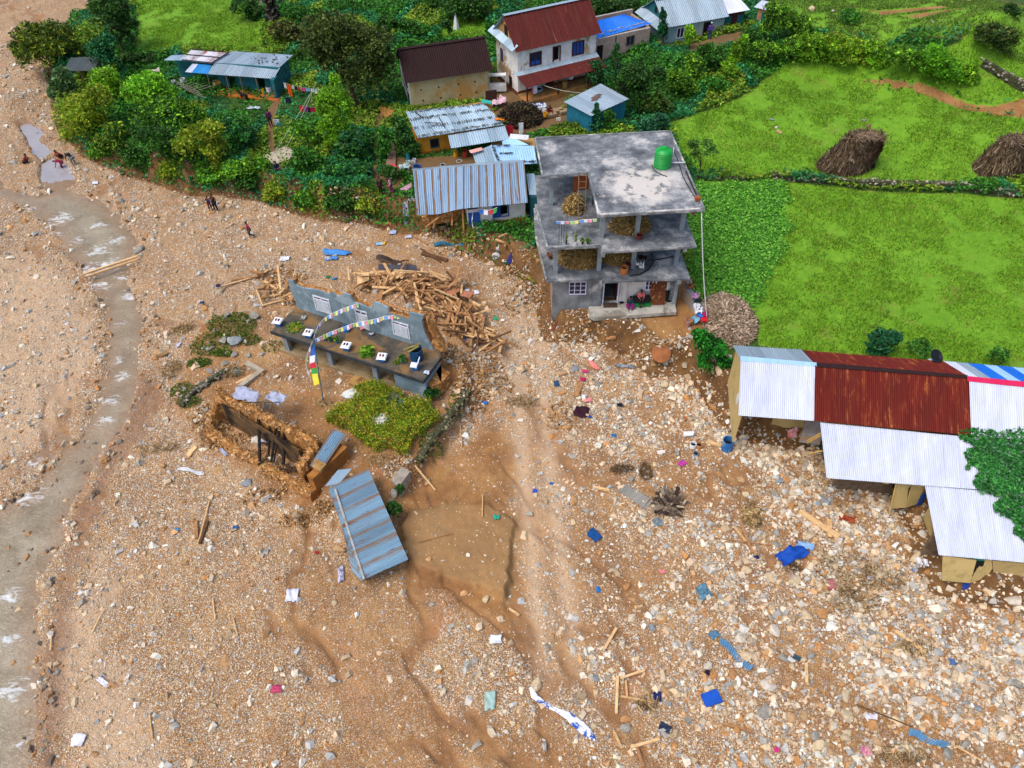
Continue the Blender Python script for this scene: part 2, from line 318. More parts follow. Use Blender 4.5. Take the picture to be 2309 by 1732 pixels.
def sheet(name, a, b, c, d, mat, parent=None, pitch=.15, amp=.025, sag=.02, th=.015, curl=None, u0=0, solo=None):
    """corrugated sheet: a->b across the ridges (ridge line end to end), a->d down the slope"""
    a, b, c, d = [np.array(q, float) for q in (a, b, c, d)]; Lu = max(np.linalg.norm(b-a), np.linalg.norm(c-d)); Lv = max(np.linalg.norm(d-a), np.linalg.norm(c-b))
    nu = max(2, int(round(Lu/pitch*4))); nv = max(2, min(12, int(Lv/.6)+1)); n = np.cross(b-a, d-a); n /= np.linalg.norm(n)+1e-9
    if n[2] < 0: n = -n
    u = np.linspace(0, 1, nu+1); v = np.linspace(0, 1, nv+1); U, Vv = np.meshgrid(u, v)
    Pp = (a*(1-U[..., None])+b*U[..., None])*(1-Vv[..., None])+(d*(1-U[..., None])+c*U[..., None])*Vv[..., None]
    off = amp*np.sin(U*Lu/pitch*2*np.pi)+sag*2*(fbm(U*Lu*.5+a[0], Vv*Lv*.5+a[1], 21)-.5)
    if curl: off = off+curl(U, Vv)
    T = Pp+n*off[..., None]; B = T-n*th; k = (nu+1)*(nv+1); V = np.concatenate([T.reshape(-1, 3), B.reshape(-1, 3)]); F = []
    I = lambda i, j: i*(nu+1)+j
    for i in range(nv):
        for j in range(nu): F.append((I(i,j), I(i,j+1), I(i+1,j+1), I(i+1,j)))
    F = F+[tuple(k+q for q in f[::-1]) for f in F]
    for i in range(nv): F += [(I(i,0), I(i+1,0), k+I(i+1,0), k+I(i,0)), (I(i,nu), k+I(i,nu), k+I(i+1,nu), I(i+1,nu))]
    for j in range(nu): F += [(I(0,j), k+I(0,j), k+I(0,j+1), I(0,j+1)), (I(nv,j), I(nv,j+1), k+I(nv,j+1), k+I(nv,j))]
    uv = np.stack([U*Lu+u0, Vv*Lv], -1).reshape(-1, 2); mb = MB(); mb.add(V, F); mb.uv = np.concatenate([uv, uv])
    o = mb.build(name, mat, parent)
    return o
class FR:
    """a building's own frame: origin at A on the ground, x towards B, y away from the front"""
    def __init__(s, A, B, z, name=None, label=None, cat=None, group=None):
        s.a = np.array([A[0], A[1], z]); d = np.array([B[0]-A[0], B[1]-A[1]]); s.W = float(np.linalg.norm(d)); d /= s.W; s.d = d; s.n = np.array([-d[1], d[0]])
        s.rz = math.atan2(d[1], d[0]); s.z = z
        if name: s.o = empty(name, s.a, s.rz, label, cat, group)
    def l(s, p): q = np.array(p)-s.a; return np.array([q[:2]@s.d, q[:2]@s.n, q[2]])
    def w(s, p): return np.array([*(s.a[:2]+s.d*p[0]+s.n*p[1]), s.z+p[2]])
    def px(s, reg, x, y, z): return s.l(at(reg, x, y, z))       # local point seen at a pixel, at world height z
def _pl(s, reg, x, y, yp=0.0, ax=1):
    # local point where the sight line of a pixel meets the plane y=yp (ax=1) or x=yp (ax=0)
    n3 = np.array([*(s.n if ax == 1 else s.d), 0]); d = ray(*px(reg, x, y)); o = np.array([0, 0, CH]); q = s.w(((0, yp, 0) if ax == 1 else (yp, 0, 0)))
    return s.l(o+d*(((q-o)@n3)/(d@n3)))
FR.pl = _pl
def wall(mb, x0, x1, y0, y1, z0, z1, holes=(), axis='x', mi=0):
    """box wall along axis with rectangular holes (a0,a1,z0,z1)"""
    xs = sorted(set([x0, x1] if axis == 'x' else [y0, y1]) | {q for h in holes for q in h[:2]}); zs = sorted({z0, z1} | {q for h in holes for q in h[2:]})
    for i in range(len(xs)-1):
        for j in range(len(zs)-1):
            cx, cz = (xs[i]+xs[i+1])/2, (zs[j]+zs[j+1])/2
            if any(h[0] < cx < h[1] and h[2] < cz < h[3] for h in holes): continue
            if axis == 'x': mb.bb(xs[i], xs[i+1], y0, y1, zs[j], zs[j+1], mi)
            else: mb.bb(x0, x1, xs[i], xs[i+1], zs[j], zs[j+1], mi)
    return mb
def window(par, x0, x1, z0, z1, y=0, axis='x', s=-1, fm=None, gm=None, cols=2, rows=1, fw=.06, name='window', open_=False):
    """frame with mullions standing proud of a wall face, pane as its child"""
    mb = MB(); f = .05
    def bx(m, a0, a1, c0, c1, p0, p1):
        q0, q1 = sorted((y+s*p0, y+s*p1))
        if axis == 'x': m.bb(a0, a1, q0, q1, c0, c1)
        else: m.bb(q0, q1, a0, a1, c0, c1)
    bx(mb, x0, x0+fw, z0, z1, 0, f); bx(mb, x1-fw, x1, z0, z1, 0, f); bx(mb, x0+fw, x1-fw, z0, z0+fw, 0, f); bx(mb, x0+fw, x1-fw, z1-fw, z1, 0, f)
    for k in range(1, cols): xx = x0+(x1-x0)*k/cols; bx(mb, xx-fw*.4, xx+fw*.4, z0+fw, z1-fw, 0, f*.9)
    for k in range(1, rows):
        zz = z0+(z1-z0)*k/rows
        for q in range(cols): bx(mb, x0+(x1-x0)*q/cols+fw*(.4 if q else 1), x0+(x1-x0)*(q+1)/cols-fw*(.4 if q < cols-1 else 1), zz-fw*.25, zz+fw*.25, 0, f*.8)
    o = mb.build(name, fm, par); g = MB(); bx(g, x0+fw*.5, x1-fw*.5, z0+fw*.5, z1-fw*.5, 0, .015); g.build('pane', gm, o); return o
def rock_mesh(seed, big=True):
    r = np.random.RandomState(seed)
    if big:
        import bmesh
        bm = bmesh.new(); bmesh.ops.create_icosphere(bm, subdivisions=2, radius=1); V = np.array([v.co[:] for v in bm.verts]); F = np.array([[v.index for v in f.verts] for f in bm.faces]); bm.free()
        for _ in range(14):
            n = r.normal(size=3); n /= np.linalg.norm(n); k = r.uniform(.42, .8); d = V@n; V = V-np.clip(d-k, 0, None)[:, None]*n*.97
        V *= 1+.025*r.normal(size=(len(V), 1)); V *= np.array([1, r.uniform(.6, .9), r.uniform(.4, .7)])
    else:
        V = np.array([(-1,-1,-1),(1,-1,-1),(1,1,-1),(-1,1,-1),(-1,-1,1),(1,-1,1),(1,1,1),(-1,1,1)], float)*r.uniform(.3, 1, (8, 3))*[r.uniform(.9, 1.35), r.uniform(.65, 1), r.uniform(.45, .75)]; V[4:, :2] = V[4:, :2]*r.uniform(.45, .85)+r.uniform(-.15, .15, 2)
        F = np.array([(3,2,1,0),(4,5,6,7),(0,1,5,4),(1,2,6,5),(2,3,7,6),(3,0,4,7)])
    return V, F
STONEC = [lin(h) for h in ('dccbb0', 'cdb592', 'e3d8c6', 'd3b898', 'c4c0b8', 'b4b4b0', 'a8a7a2', 'c49a6c', 'bb8854', 'e0d4c0', 'd0c0a8', 'e8e0d4', '9c968a', 'd6bd9e', 'c4b49c', 'b09a7c')]
def randrot(n, rs, tilt=.35):
    a = rs.uniform(0, 2*np.pi, n); b = rs.normal(0, tilt, n); c = rs.normal(0, tilt, n)
    ca, sa, cb, sb, cc, sc = np.cos(a), np.sin(a), np.cos(b), np.sin(b), np.cos(c), np.sin(c); Z = np.zeros(n); O = np.ones(n)
    A = np.array([[ca, -sa, Z], [sa, ca, Z], [Z, Z, O]]).transpose(2, 0, 1); B = np.array([[cb, Z, sb], [Z, O, Z], [-sb, Z, cb]]).transpose(2, 0, 1)
    D = np.array([[O, Z, Z], [Z, cc, -sc], [Z, sc, cc]]).transpose(2, 0, 1); return A@B@D
def scatter(name, pos, size, mesh_list, cols, mat, rs, smooth=False, tilt=.35, parent=None):
    Vs, Fs, Cs = [], [], []; off = 0; n = len(pos); pick = rs.randint(0, len(mesh_list), n)
    for k, (V, F) in enumerate(mesh_list):
        ii = np.nonzero(pick == k)[0]
        if not len(ii): continue
        Rm = randrot(len(ii), rs, tilt); sc = size[ii][:, None]*rs.uniform(.75, 1.25, (len(ii), 3)); q = np.einsum('nij,nvj->nvi', Rm, V[None]*sc[:, None, :])+pos[ii][:, None, :]
        Vs.append(q.reshape(-1, 3)); Fs.append((F[None]+(np.arange(len(ii))*len(V))[:, None, None]+off).reshape(-1, F.shape[1])); off += len(ii)*len(V)
        Cs.append(np.repeat(cols[ii], len(V), 0))
    return npmesh(name, np.concatenate(Vs), np.concatenate(Fs), np.concatenate(Cs), mat, parent, smooth)
LEAF = [(np.array([(0,-.5,0),(.28,0,.06),(0,.5,0),(-.28,0,.06)], float), np.array([(0,1,2,3)]))]
def leaves(name, pos, size, cols, mat, rs, tilt=.7, parent=None): return scatter(name, pos, size, LEAF, cols, mat, rs, tilt=tilt, parent=parent)
def pal(cs, n, rs, var=.25):
    a = np.array([lin(c) if isinstance(c, str) else c for c in cs])[rs.randint(0, len(cs), n)]; return np.clip(a*rs.uniform(1-var, 1+var, (n, 1)), 0, 1)
def blobpts(blobs, n, rs, shell=.35):
    B = np.array(blobs, float); wt = (B[:, 3]*B[:, 4]+B[:, 3]*B[:, 5]+B[:, 4]*B[:, 5]); wt /= wt.sum(); k = rs.choice(len(B), n, p=wt)
    d = rs.normal(size=(n, 3)); d /= np.linalg.norm(d, axis=1)[:, None]; d[:, 2] = np.where(d[:, 2] < -.3, -d[:, 2]*.5, d[:, 2])
    r = 1-shell*rs.beta(1.2, 2.5, n); r = r*(1+.25*(rs.uniform(size=n)-.5)+.55*(vn(d[:, 0]*3+k*7.1, d[:, 1]*3+d[:, 2]*4, 5)-.5)); q = B[k, :3]+d*B[k, 3:6]*r[:, None]
    st = vn(q[:, 0]*5, q[:, 1]*5, 77); q[:, 2] -= np.where((st > .62) & (rs.uniform(size=n) < .6), rs.uniform(0, 1.0, n)*B[k, 5]*.8, 0); return q, k
# ---------------------------------------------------------------- ground
def zones(x, y):
    n1 = (fbm(x*.8, y*.8, 31)-.5)*1.4; g = lambda k, wd=.6, a=.5: sstep((sdf(POLY[k], x, y)+n1*a)/wd+.5)
    vil = sstep((sdf(POLY['vil'], x, y, 6)+n1*.4)/.8+.9); isl = g('isl', .8); ter = g('ter', .4)
    grass = np.maximum.reduce([g('f1', .5, .25), g('f2', .5, .25), g('f3', .6, .4), g('f5', .5), g('f4', 1.5, 1.2)]); soil = np.maximum.reduce([g('soil%d' % q, .7, .8) for q in (1, 2, 3, 4, 5)]); grass = grass*(1-soil*.72); grass = grass*(1-g('shedg', .6, .4)*.9)
    mud = np.maximum.reduce([g('yard', 1, 1), g('yard2', .8, .8), g('yard3', .8), g('shedg', .8), g('path', .25, .2), g('path2', .3, .2), g('path3', .4, .3)])
    bank = vil*(1-sstep((sdf(POLY['vil'], x, y, 6)+n1)/1.6+.1))
    veg = vil*(1-grass)*(1-mud)*(1-bank*.9)*(1-soil)*(1-g('f4', 1.5, 1.2)*.9)
    gp = g('gpatch', .5)*.9; igr = g('igr', .6, 1.6)*.8
    crop = g('crop', .8, 1.6)
    stony = (1-vil)*(1-isl*.75)*(1-ter*.92)
    pt = sstep((fbm((x+.4*y)*.36+7, y*.2, 41)-.42)/.14); fine = sstep((fbm(x*.9, y*.9, 43)-.42)/.16); stony = stony*np.clip(.27+.8*pt*(.35+.65*fine)+.42*sstep((-x-9)/8)*(.5+.5*fine), 0, 1)*(1-.8*g('mudz', .8, .8))
    rl = np.exp(-((fbm(x*.24+.1*y, y*.13, 88)-.5)/.03)**2)*sstep((fbm(x*.1, y*.1, 33)-.38)/.2); stony = stony*(1-.75*rl)
    wet = np.maximum(.35*rl*(1-isl), g('wet', 1.0, 1.0), sstep((sdf(POLY['riv'], x, y)+n1*.5+.8)/.9))*(1-vil); wet = np.maximum(wet, g('stream', .6))
    tx = x-(1.6-.012*(y-25)+.3*np.sin(y*.15)); track = np.maximum(np.exp(-((tx-.8)/.42)**2), np.exp(-((tx+.8)/.42)**2))*.9+.3*np.exp(-(tx/1.7)**2); track = track*sstep((y-12)/8)*(1-sstep((y-52)/6))
    track = np.maximum(track, np.maximum(g('bar', 1.5, 1.5), g('bar2', 1.5, 1.5)))
    return dict(grass=np.maximum(grass, np.maximum(gp, igr*.45)), veg=veg, stony=stony*(1-wet*.45), wet=wet, crop=crop, vil=vil, mud=mud, isl=isl, ter=ter, track=track*(1-vil)*(1-isl)*(1-ter), bank=bank, crust=ter, ysoil=vil*mud*(1-np.maximum(g('yard3', .8), g('shedg', .8))))
ys = np.concatenate([np.linspace(-60, 7, 14)[:-1], 7*(150/7)**(np.linspace(0, 1, 620)), np.geomspace(156, 700, 14)])
us = np.concatenate([-np.geomspace(8, 1.06, 12), np.linspace(-1, 1, 640), np.geomspace(1.06, 8, 12)])
YY, UU = np.meshgrid(ys, us, indexing='ij'); HWd = .74*np.sqrt(np.maximum(YY, 8)**2+CH*CH*.45)+2; XX = UU*HWd
gx, gy = XX.ravel(), YY.ravel(); gz = H(gx, gy)
gz = gz+np.where(gy > 150, (gy-150)*.12, 0); Z = zones(gx, gy)
ny, nx = YY.shape; idx = np.arange(ny*nx).reshape(ny, nx)
F = np.stack([idx[:-1, :-1], idx[:-1, 1:], idx[1:, 1:], idx[1:, :-1]], -1).reshape(-1, 4)
def ground_mat():
    m, t, b, o = nodes('earth_and_gravel'); v = coord(t)
    za = nd(t, 'ShaderNodeVertexColor', layer_name='zone'); zb = nd(t, 'ShaderNodeVertexColor', layer_name='zone2')
    sa = nd(t, 'ShaderNodeSeparateColor'); sb = nd(t, 'ShaderNodeSeparateColor'); t.links.new(za.outputs[0], sa.inputs[0]); t.links.new(zb.outputs[0], sb.inputs[0])
    grass, veg, stony = sa.outputs[0], sa.outputs[1], sa.outputs[2]; wet, crop, track = sb.outputs[0], sb.outputs[1], sb.outputs[2]
    n_l = noise(t, v, .35, 6, .65, .4); n_m = noise(t, v, 2.2, 6, .7); n_f = noise(t, v, 14, 5, .7)
    zc = nd(t, 'ShaderNodeVertexColor', layer_name='zone3'); sc_ = nd(t, 'ShaderNodeSeparateColor'); t.links.new(zc.outputs[0], sc_.inputs[0])
    mudc = ramp(t, n_l, (.28, lin('724c29')), (.5, lin('93683a')), (.7, lin('ae8550')))
    mudc = mix(t, ramp(t, noise(t, v, .6, 6, .7, .6), (.54, 0.), (.66, .75)), mudc, lin('6a4a2c'))
    mudc = mix(t, ramp(t, n_f, (.35, .35), (.7, 0.)), mudc, lin('6d4a28'))
    mudc = mix(t, ramp(t, noise(t, v, .22, 5, .7, .8), (.56, 0.), (.66, .6)), mudc, lin('a5714a'))
    # pebbles, two sizes of cells
    def peb(sc, seed):
        vo = nd(t, 'ShaderNodeTexVoronoi'); vo.inputs['Scale'].default_value = sc; vo.inputs['Randomness'].default_value = 1; t.links.new(v, vo.inputs['Vector'])
        hs = nd(t, 'ShaderNodeSeparateColor'); t.links.new(vo.outputs['Color'], hs.inputs[0])
        c = ramp(t, hs.outputs[0], (0., lin('bc9e76')), (.18, lin('d0bc9a')), (.36, lin('aaa8a2')), (.52, lin('dcd0bc')), (.66, lin('ac8458')), (.8, lin('c4b090')), (.92, lin('8e8c88')))
        c.node.color_ramp.interpolation = 'CONSTANT'
        shape = ramp(t, vo.outputs['Distance'], (.36, 1.), (.5, 0.)); pick = ramp(t, hs.outputs[1], (.78, 1.), (.84, 0.)); return c, mth(t, 'MULTIPLY', shape, pick), vo.outputs['Distance']
    p1, m1, d1 = peb(10, 0); p2, m2, d2 = peb(23, 1)
    k = mth(t, 'MULTIPLY', stony, ramp(t, n_m, (.3, .35), (.6, 1.)))
    col = mix(t, mth(t, 'MULTIPLY', m2, ramp(t, stony, (.05, .1), (.45, 1.))), mudc, p2)
    col = mix(t, mth(t, 'MULTIPLY', m1, ramp(t, mth(t, 'MULTIPLY', stony, ramp(t, n_m, (.38, .35), (.6, 1.3))), (.12, 0.), (.6, 1.))), col, p1)
    col = mix(t, mth(t, 'MULTIPLY', track, .6), col, mix(t, n_f, lin('b08c66'), lin('d2bda2')))
    col = mix(t, mth(t, 'MULTIPLY', wet, .6), col, mix(t, n_l, lin('6e4c34'), lin('8d6a50')))
    col = mix(t, mth(t, 'MULTIPLY', sc_.outputs[0], ramp(t, n_m, (.3, .9), (.7, .45))), col, mix(t, n_m, lin('7a5c38'), lin('ae8c60')))
    col = mix(t, mth(t, 'MULTIPLY', sc_.outputs[1], .85), col, mix(t, n_m, lin('4c3a28'), lin('76603f')))
    col = mix(t, mth(t, 'MULTIPLY', sc_.outputs[2], ramp(t, n_m, (.35, .85), (.65, .4))), col, lin('453019'))
    gr = ramp(t, n_m, (.25, lin('4c7c18')), (.5, lin('68961e')), (.75, lin('80a82c'))); gr = mix(t, ramp(t, noise(t, v, .12, 5, .6), (.42, 0.), (.7, .6)), gr, lin('5c8a18'))
    gr = mix(t, ramp(t, noise(t, v, .45, 5, .7), (.56, 0.), (.72, .6)), gr, lin('7f7a3a')); gr = mix(t, ramp(t, n_f, (.3, .5), (.55, 0.)), gr, lin('355a10'))
    gr = mix(t, crop, gr, lin('44782a'))
    vg = ramp(t, n_m, (.3, lin('233f12')), (.7, lin('3f5f1c'))); vg = mix(t, ramp(t, n_l, (.55, 0.), (.7, .5)), vg, lin('6e5b34'))
    gm = ramp(t, mth(t, 'ADD', grass, mth(t, 'MULTIPLY', mth(t, 'SUBTRACT', n_f, .5), .7)), (.4, 0.), (.6, 1.))
    vm = ramp(t, mth(t, 'ADD', veg, mth(t, 'MULTIPLY', mth(t, 'SUBTRACT', n_f, .5), .7)), (.4, 0.), (.6, 1.))
    col = mix(t, vm, col, vg); col = mix(t, gm, col, gr); t.links.new(col, b.inputs['Base Color'])
    t.links.new(ramp(t, wet, (0., .92), (1., .42)), b.inputs['Roughness']); b.inputs['Specular IOR Level'].default_value = .3
    h = mth(t, 'ADD', mth(t, 'MULTIPLY', m1, stony), mth(t, 'ADD', mth(t, 'MULTIPLY', n_m, .8), mth(t, 'MULTIPLY', n_f, .5))); bump(t, b, h, .8, .06)
    return m
gm = ground_mat()
ground = npmesh('ground', np.stack([gx, gy, gz], -1), F, None, gm, None, True)
for nm, ks in (('zone', ('grass', 'veg', 'stony')), ('zone2', ('wet', 'crop', 'track')), ('zone3', ('crust', 'ysoil', 'bank'))):
    a = ground.data.color_attributes.new(nm, 'FLOAT_COLOR', 'POINT'); c = np.ones((len(gx), 4), np.float32)
    for i, k_ in enumerate(ks): c[:, i] = Z[k_]
    a.data.foreach_set('color', c.ravel())
tag(ground, kind='structure')
# ---------------------------------------------------------------- river
def water_mat(name, foam):
    m, t, b, o = nodes(name); v = coord(t); a = nd(t, 'ShaderNodeVertexColor', layer_name='col'); s = nd(t, 'ShaderNodeSeparateColor'); t.links.new(a.outputs[0], s.inputs[0])
    c = ramp(t, noise(t, v, .5, 5, .6, .6), (.3, lin('74664c')), (.7, lin('a0947c')))
    c = mix(t, mth(t, 'MULTIPLY', s.outputs[1], ramp(t, noise(t, v, 2, 5), (.3, .6), (.6, 1.))), c, lin('8c6c4c'))
    if foam:
        f = noise(t, coord(t, 'Object', (1.0, 2.2, 1)), 1.3, 7, .75, .8); fm = ramp(t, mth(t, 'ADD', mth(t, 'MULTIPLY', s.outputs[0], .30), mth(t, 'MULTIPLY', f, .9)), (.70, 0.), (.84, .85)); c = mix(t, fm, c, lin('d4dadc')); c = mix(t, ramp(t, noise(t, v, 1.1, 5, .7, 1.5), (.55, 0.), (.7, .5)), c, lin('8d7a5c'))
        t.links.new(ramp(t, fm, (0., .12), (1., .8)), b.inputs['Roughness'])
    else: c = mix(t, .6, c, lin('9b9aa8')); b.inputs['Roughness'].default_value = .05
    t.links.new(c, b.inputs['Base Color']); b.inputs['Specular IOR Level'].default_value = .7
    bump(t, b, noise(t, v, 3.5 if foam else .8, 5, .7, .8), .7 if foam else .05, .12 if foam else .02)
    return m
rv = POLY['riv']; wy, wx = np.meshgrid(np.arange(-14, 66, .22), np.arange(-70, -6, .22), indexing='ij'); ds = sdf(rv, wx.ravel(), wy.ravel())
wz = -.24+.004*np.clip(wy.ravel()-20, -30, 60)+.10*(fbm(wx.ravel()*.9, wy.ravel()*.6, 51)-.5)
FO = [(215,545,1.6),(255,520,1.2),(190,590,1.8),(215,620,1.2),(130,480,1.5),(60,455,1.0),(215,490,1),(285,640,1.2),(262,700,.8),(258,780,.8),(265,815,.9),(240,870,.9),(230,910,.8),(140,470,1.2),(95,1005,1.4),(60,1070,1.5),(20,1290,1.0),(60,1000,.8),
      (10,1500,1.2),(50,1600,.8),(35,1480,1.0),(20,1380,.9),(120,510,1.1),(175,520,1),(235,575,1.6),(270,600,1.2)]
fo = np.zeros(len(wz))
for u, v, r_ in FO:
    q = P(u, v, -.2); fo = np.maximum(fo, 1.1*np.exp(-((wx.ravel()-q[0])**2/(r_*1.1)**2+(wy.ravel()-q[1])**2/(r_*.8)**2)))
wz += .12*fo*vn(wx.ravel()*1.7, wy.ravel()*1.7, 77)
ok = (ds > -1.6); gi = np.arange(wx.size).reshape(wx.shape); Fw = np.stack([gi[:-1, :-1], gi[:-1, 1:], gi[1:, 1:], gi[1:, :-1]], -1).reshape(-1, 4); Fw = Fw[ok[Fw].all(1)]
used = np.unique(Fw); mp_ = np.full(wx.size, -1); mp_[used] = np.arange(len(used))
riv = npmesh('river_water', np.stack([wx.ravel(), wy.ravel(), wz], -1)[used], mp_[Fw], np.stack([fo, np.clip(1.1-(ds+.3)/2.0, 0, 1), fo], -1)[used], water_mat('river_water', True), None, True)
tag(riv, kind='structure')
mb = MB()
for k in ('pool', 'stream'):
    pl = POLY[k]; c0 = pl.mean(0); mb.prism([(c0[0]+(p[0]-c0[0])*1.12, c0[1]+(p[1]-c0[1])*1.12) for p in pl], -.4, -.12)
tag(mb.build('pool_water', water_mat('pool_water', False)), kind='structure')
# ---------------------------------------------------------------- stones too many to count
def pts_in(xr, yr, n, rs):
    return rs.uniform(xr[0], xr[1], n), rs.uniform(yr[0], yr[1], n)
def vis(x, y, m=60):
    d = y*ct+CH*st_; xx = x/d*FOC; yy = (y*st_-CH*ct)/d*FOC; return (abs(xx) < 1106+m+20) & (abs(yy) < 829+m+20)
def dens(x, y, Zz):
    big = np.clip((x+4)/20, 0, 1)*(1-sstep((y-34)/12)); return Zz['stony'], big
rs = np.random.RandomState(5)
NS = 2100000; x, y = pts_in((-62, 40), (7, 92), NS, rs); k = vis(x, y); x, y = x[k], y[k]
thin = rs.uniform(size=len(x)) < np.clip(1.15-.011*(y-10), .25, 1); x, y = x[thin], y[thin]; Zz = zones(x, y); st, bg_ = dens(x, y, Zz)
cl = vn(x*1.1, y*1.1, 91)*vn(x*3.1, y*3.1, 92); pr = np.clip(st*(.12+1.25*cl), 0, .8)+.05*Zz['isl']+.02*Zz['ter']+.10*Zz['bank']*(1-Zz['grass'])+.25*np.exp(-((x+62)**2/80+(y-78)**2/120))
pr = pr*(1-.7*Zz['wet']*(sdf(POLY['riv'], x, y) > .8))
k = rs.uniform(size=len(x)) < pr; x, y, bg_, wt = x[k], y[k], bg_[k], Zz['wet'][k]
sz = .042+.028*rs.pareto(2.3, len(x)); sz = np.minimum(sz*(.8+1.25*bg_), .32)*(.75+.004*y)
zz = H(x, y); cols = pal(STONEC, len(x), rs, .22)*(1-.3*wt[:, None]); cols *= 1.08; cols = np.clip(cols*[.95, .94, .92], 0, .82)
small = [rock_mesh(100+i, False) for i in range(14)]
mstone = MV('river_stone', .85, 0, .3, 9)
g1 = scatter('gravel', np.stack([x, y, zz+sz*.25], -1), sz, small, cols, mstone, rs); tag(g1, kind='stuff')
print('stones', len(x))
x2, y2 = pts_in((-60, -14), (8, 60), 60000, rs); dd = sdf(POLY['riv'], x2, y2); k = vis(x2, y2) & (dd > -.6) & (rs.uniform(size=len(x2)) < .12*np.clip(1.2-dd/2.2, .2, 1)*(vn(x2*.8, y2*.8, 12) > .35)); x2, y2 = x2[k], y2[k]; s2 = rs.uniform(.08, .26, len(x2))
tag(scatter('river_cobbles', np.stack([x2, y2, np.maximum(H(x2, y2), -.30)+s2*.2], -1), s2, small, pal(('8a6a4c', 'a5794c', '6e5e50', 'b58a5c', '7c7468', 'c4a884'), len(x2), rs, .2), MV('wet_stone', .4, 0, .3, 9), rs), kind='stuff')
# rubble of broken walls
def heap(name, spots, n, size, cs, seed, kind='stuff', label=None):
    r_ = np.random.RandomState(seed); ps = []
    for (u, v, rx, ry, h, zc) in spots:
        c0 = G('D', u, v); k_ = int(n/len(spots)); a = r_.uniform(0, 2*np.pi, k_); q = np.sqrt(r_.uniform(0, 1, k_)); xx = c0[0]+rx*q*np.cos(a); yy = c0[1]+ry*q*np.sin(a)
        ps.append(np.stack([xx, yy, H(xx, yy)+h*(1-q**2)*r_.uniform(.3, 1, k_)], -1))
    ps = np.concatenate(ps); s_ = size*(.5+r_.pareto(3, len(ps))); s_ = np.minimum(s_, size*2.6)
    o = scatter(name, ps, s_, small, pal(cs, len(ps), r_, .3), mstone, r_, tilt=.8); tag(o, label, None, None, kind); return o
heap('rubble', [(1030,790,1.6,1.6,.5,0),(1010,860,1.2,1.4,.35,0),(985,760,1,1.2,.4,0),(1060,830,1.5,1.2,.3,0),(960,500,2,.8,.4,0),(760,455,2,.7,.3,0),(690,650,3,.8,.3,0),(1260,720,2.5,.6,.3,0),(600,600,3,1.2,.2,0),
     (640,700,1.5,.8,.2,0),(1130,640,1.6,2.2,.3,0),(1215,900,1.5,1.2,.1,0),(1880,1090,2,.8,.1,0),(1750,990,1.8,.8,.1,0),(870,1010,1.2,1,.2,0),(440,900,1,1,.2,0),(860,850,1,.6,.1,0),(1110,590,1.5,1,.3,0),(1000,545,2,.8,.3,0),(1400,760,2.5,.7,.25,0)],
     6500, .085, ('a67a4a', 'b48c5c', '9a7044', 'c4a27a', '8c6a44', 'c4ac8c', 'b4aea2', 'd0c0a8'), 61)
# ---------------------------------------------------------------- grass of the fields
def blades(name, keys, n, hgt, wd, cs, seed, ex=None):
    r_ = np.random.RandomState(seed); pk = np.concatenate([POLY[k] for k in keys]); x, y = pts_in((pk[:, 0].min(), pk[:, 0].max()), (pk[:, 1].min(), pk[:, 1].max()), n*4, r_)
    k = vis(x, y); x, y = x[k], y[k]; d = np.minimum(np.max([sdf(POLY[k], x, y) for k in keys], 0), -np.max([sdf(POLY['soil%d' % q], x, y) for q in (1, 2, 3, 4, 5)], 0))
    if ex: d = np.minimum(d, -np.max([sdf(POLY[k], x, y) for k in ex], 0))
    k = (d+(fbm(x*.8, y*.8, 31)-.5)*.4 > 0) & (r_.uniform(size=len(x)) < 1.0*sstep((fbm(x*.7, y*.7, seed)-.25)/.3)*(1-.4*sstep((fbm(x*.28+3, y*.28, 17)-.56)/.2))); x, y = x[k][:n], y[k][:n]; m_ = len(x); z = H(x, y)
    a = r_.uniform(0, 2*np.pi, m_); hh = hgt*r_.uniform(.5, 1.4, m_)*(.6+.8*vn(x*1.3, y*1.3, seed)); lx = r_.normal(0, .45, m_)*hh; ly = r_.normal(0, .45, m_)*hh
    dx = np.cos(a)*wd*r_.uniform(.6, 1.4, m_); dy = np.sin(a)*wd; V = np.stack([np.stack([x-dx, y-dy, z-.01], -1), np.stack([x+dx, y+dy, z-.01], -1), np.stack([x+lx, y+ly, z+hh], -1)], 1).reshape(-1, 3)
    cc = pal(cs, m_, r_, .25)*(.75+.5*fbm(x*.35, y*.35, seed+1)[:, None]); o = npmesh(name, V, np.arange(m_*3).reshape(-1, 3), np.repeat(cc, 3, 0), MV('grass_blade', .7, .35, .1), None); tag(o, kind='stuff'); return o
GC = ('74a022', '84ae28', '609020', '92b634', '54821c', '88943c')
blades('grass', ('f1', 'f2', 'f3', 'f5'), 230000, .16, .035, GC, 71, ('crop', 'shedg'))
blades('hillside_grass', ('f4',), 26000, .18, .06, ('5f8428', '749638', '4f7222', '86984e'), 72)
x, y = pts_in((5, 25), (28, 62), 90000, np.random.RandomState(73)); k = sdf(POLY['crop'], x, y)+(fbm(x*.8, y*.8, 31)-.5)*2.2 > RS.uniform(-.5, .3, len(x)); x, y = x[k], y[k]; r_ = np.random.RandomState(74)
tag(leaves('leafy_crop', np.stack([x, y, H(x, y)+.08+.3*r_.uniform(size=len(x))*vn(x*1.5, y*1.5, 5)], -1), r_.uniform(.12, .28, len(x)), pal(('5aa42c', '74b838', '478a26', '8cc84a'), len(x), r_, .3), MV('leaf', .6, .3, .15), r_, tilt=.5), kind='stuff')
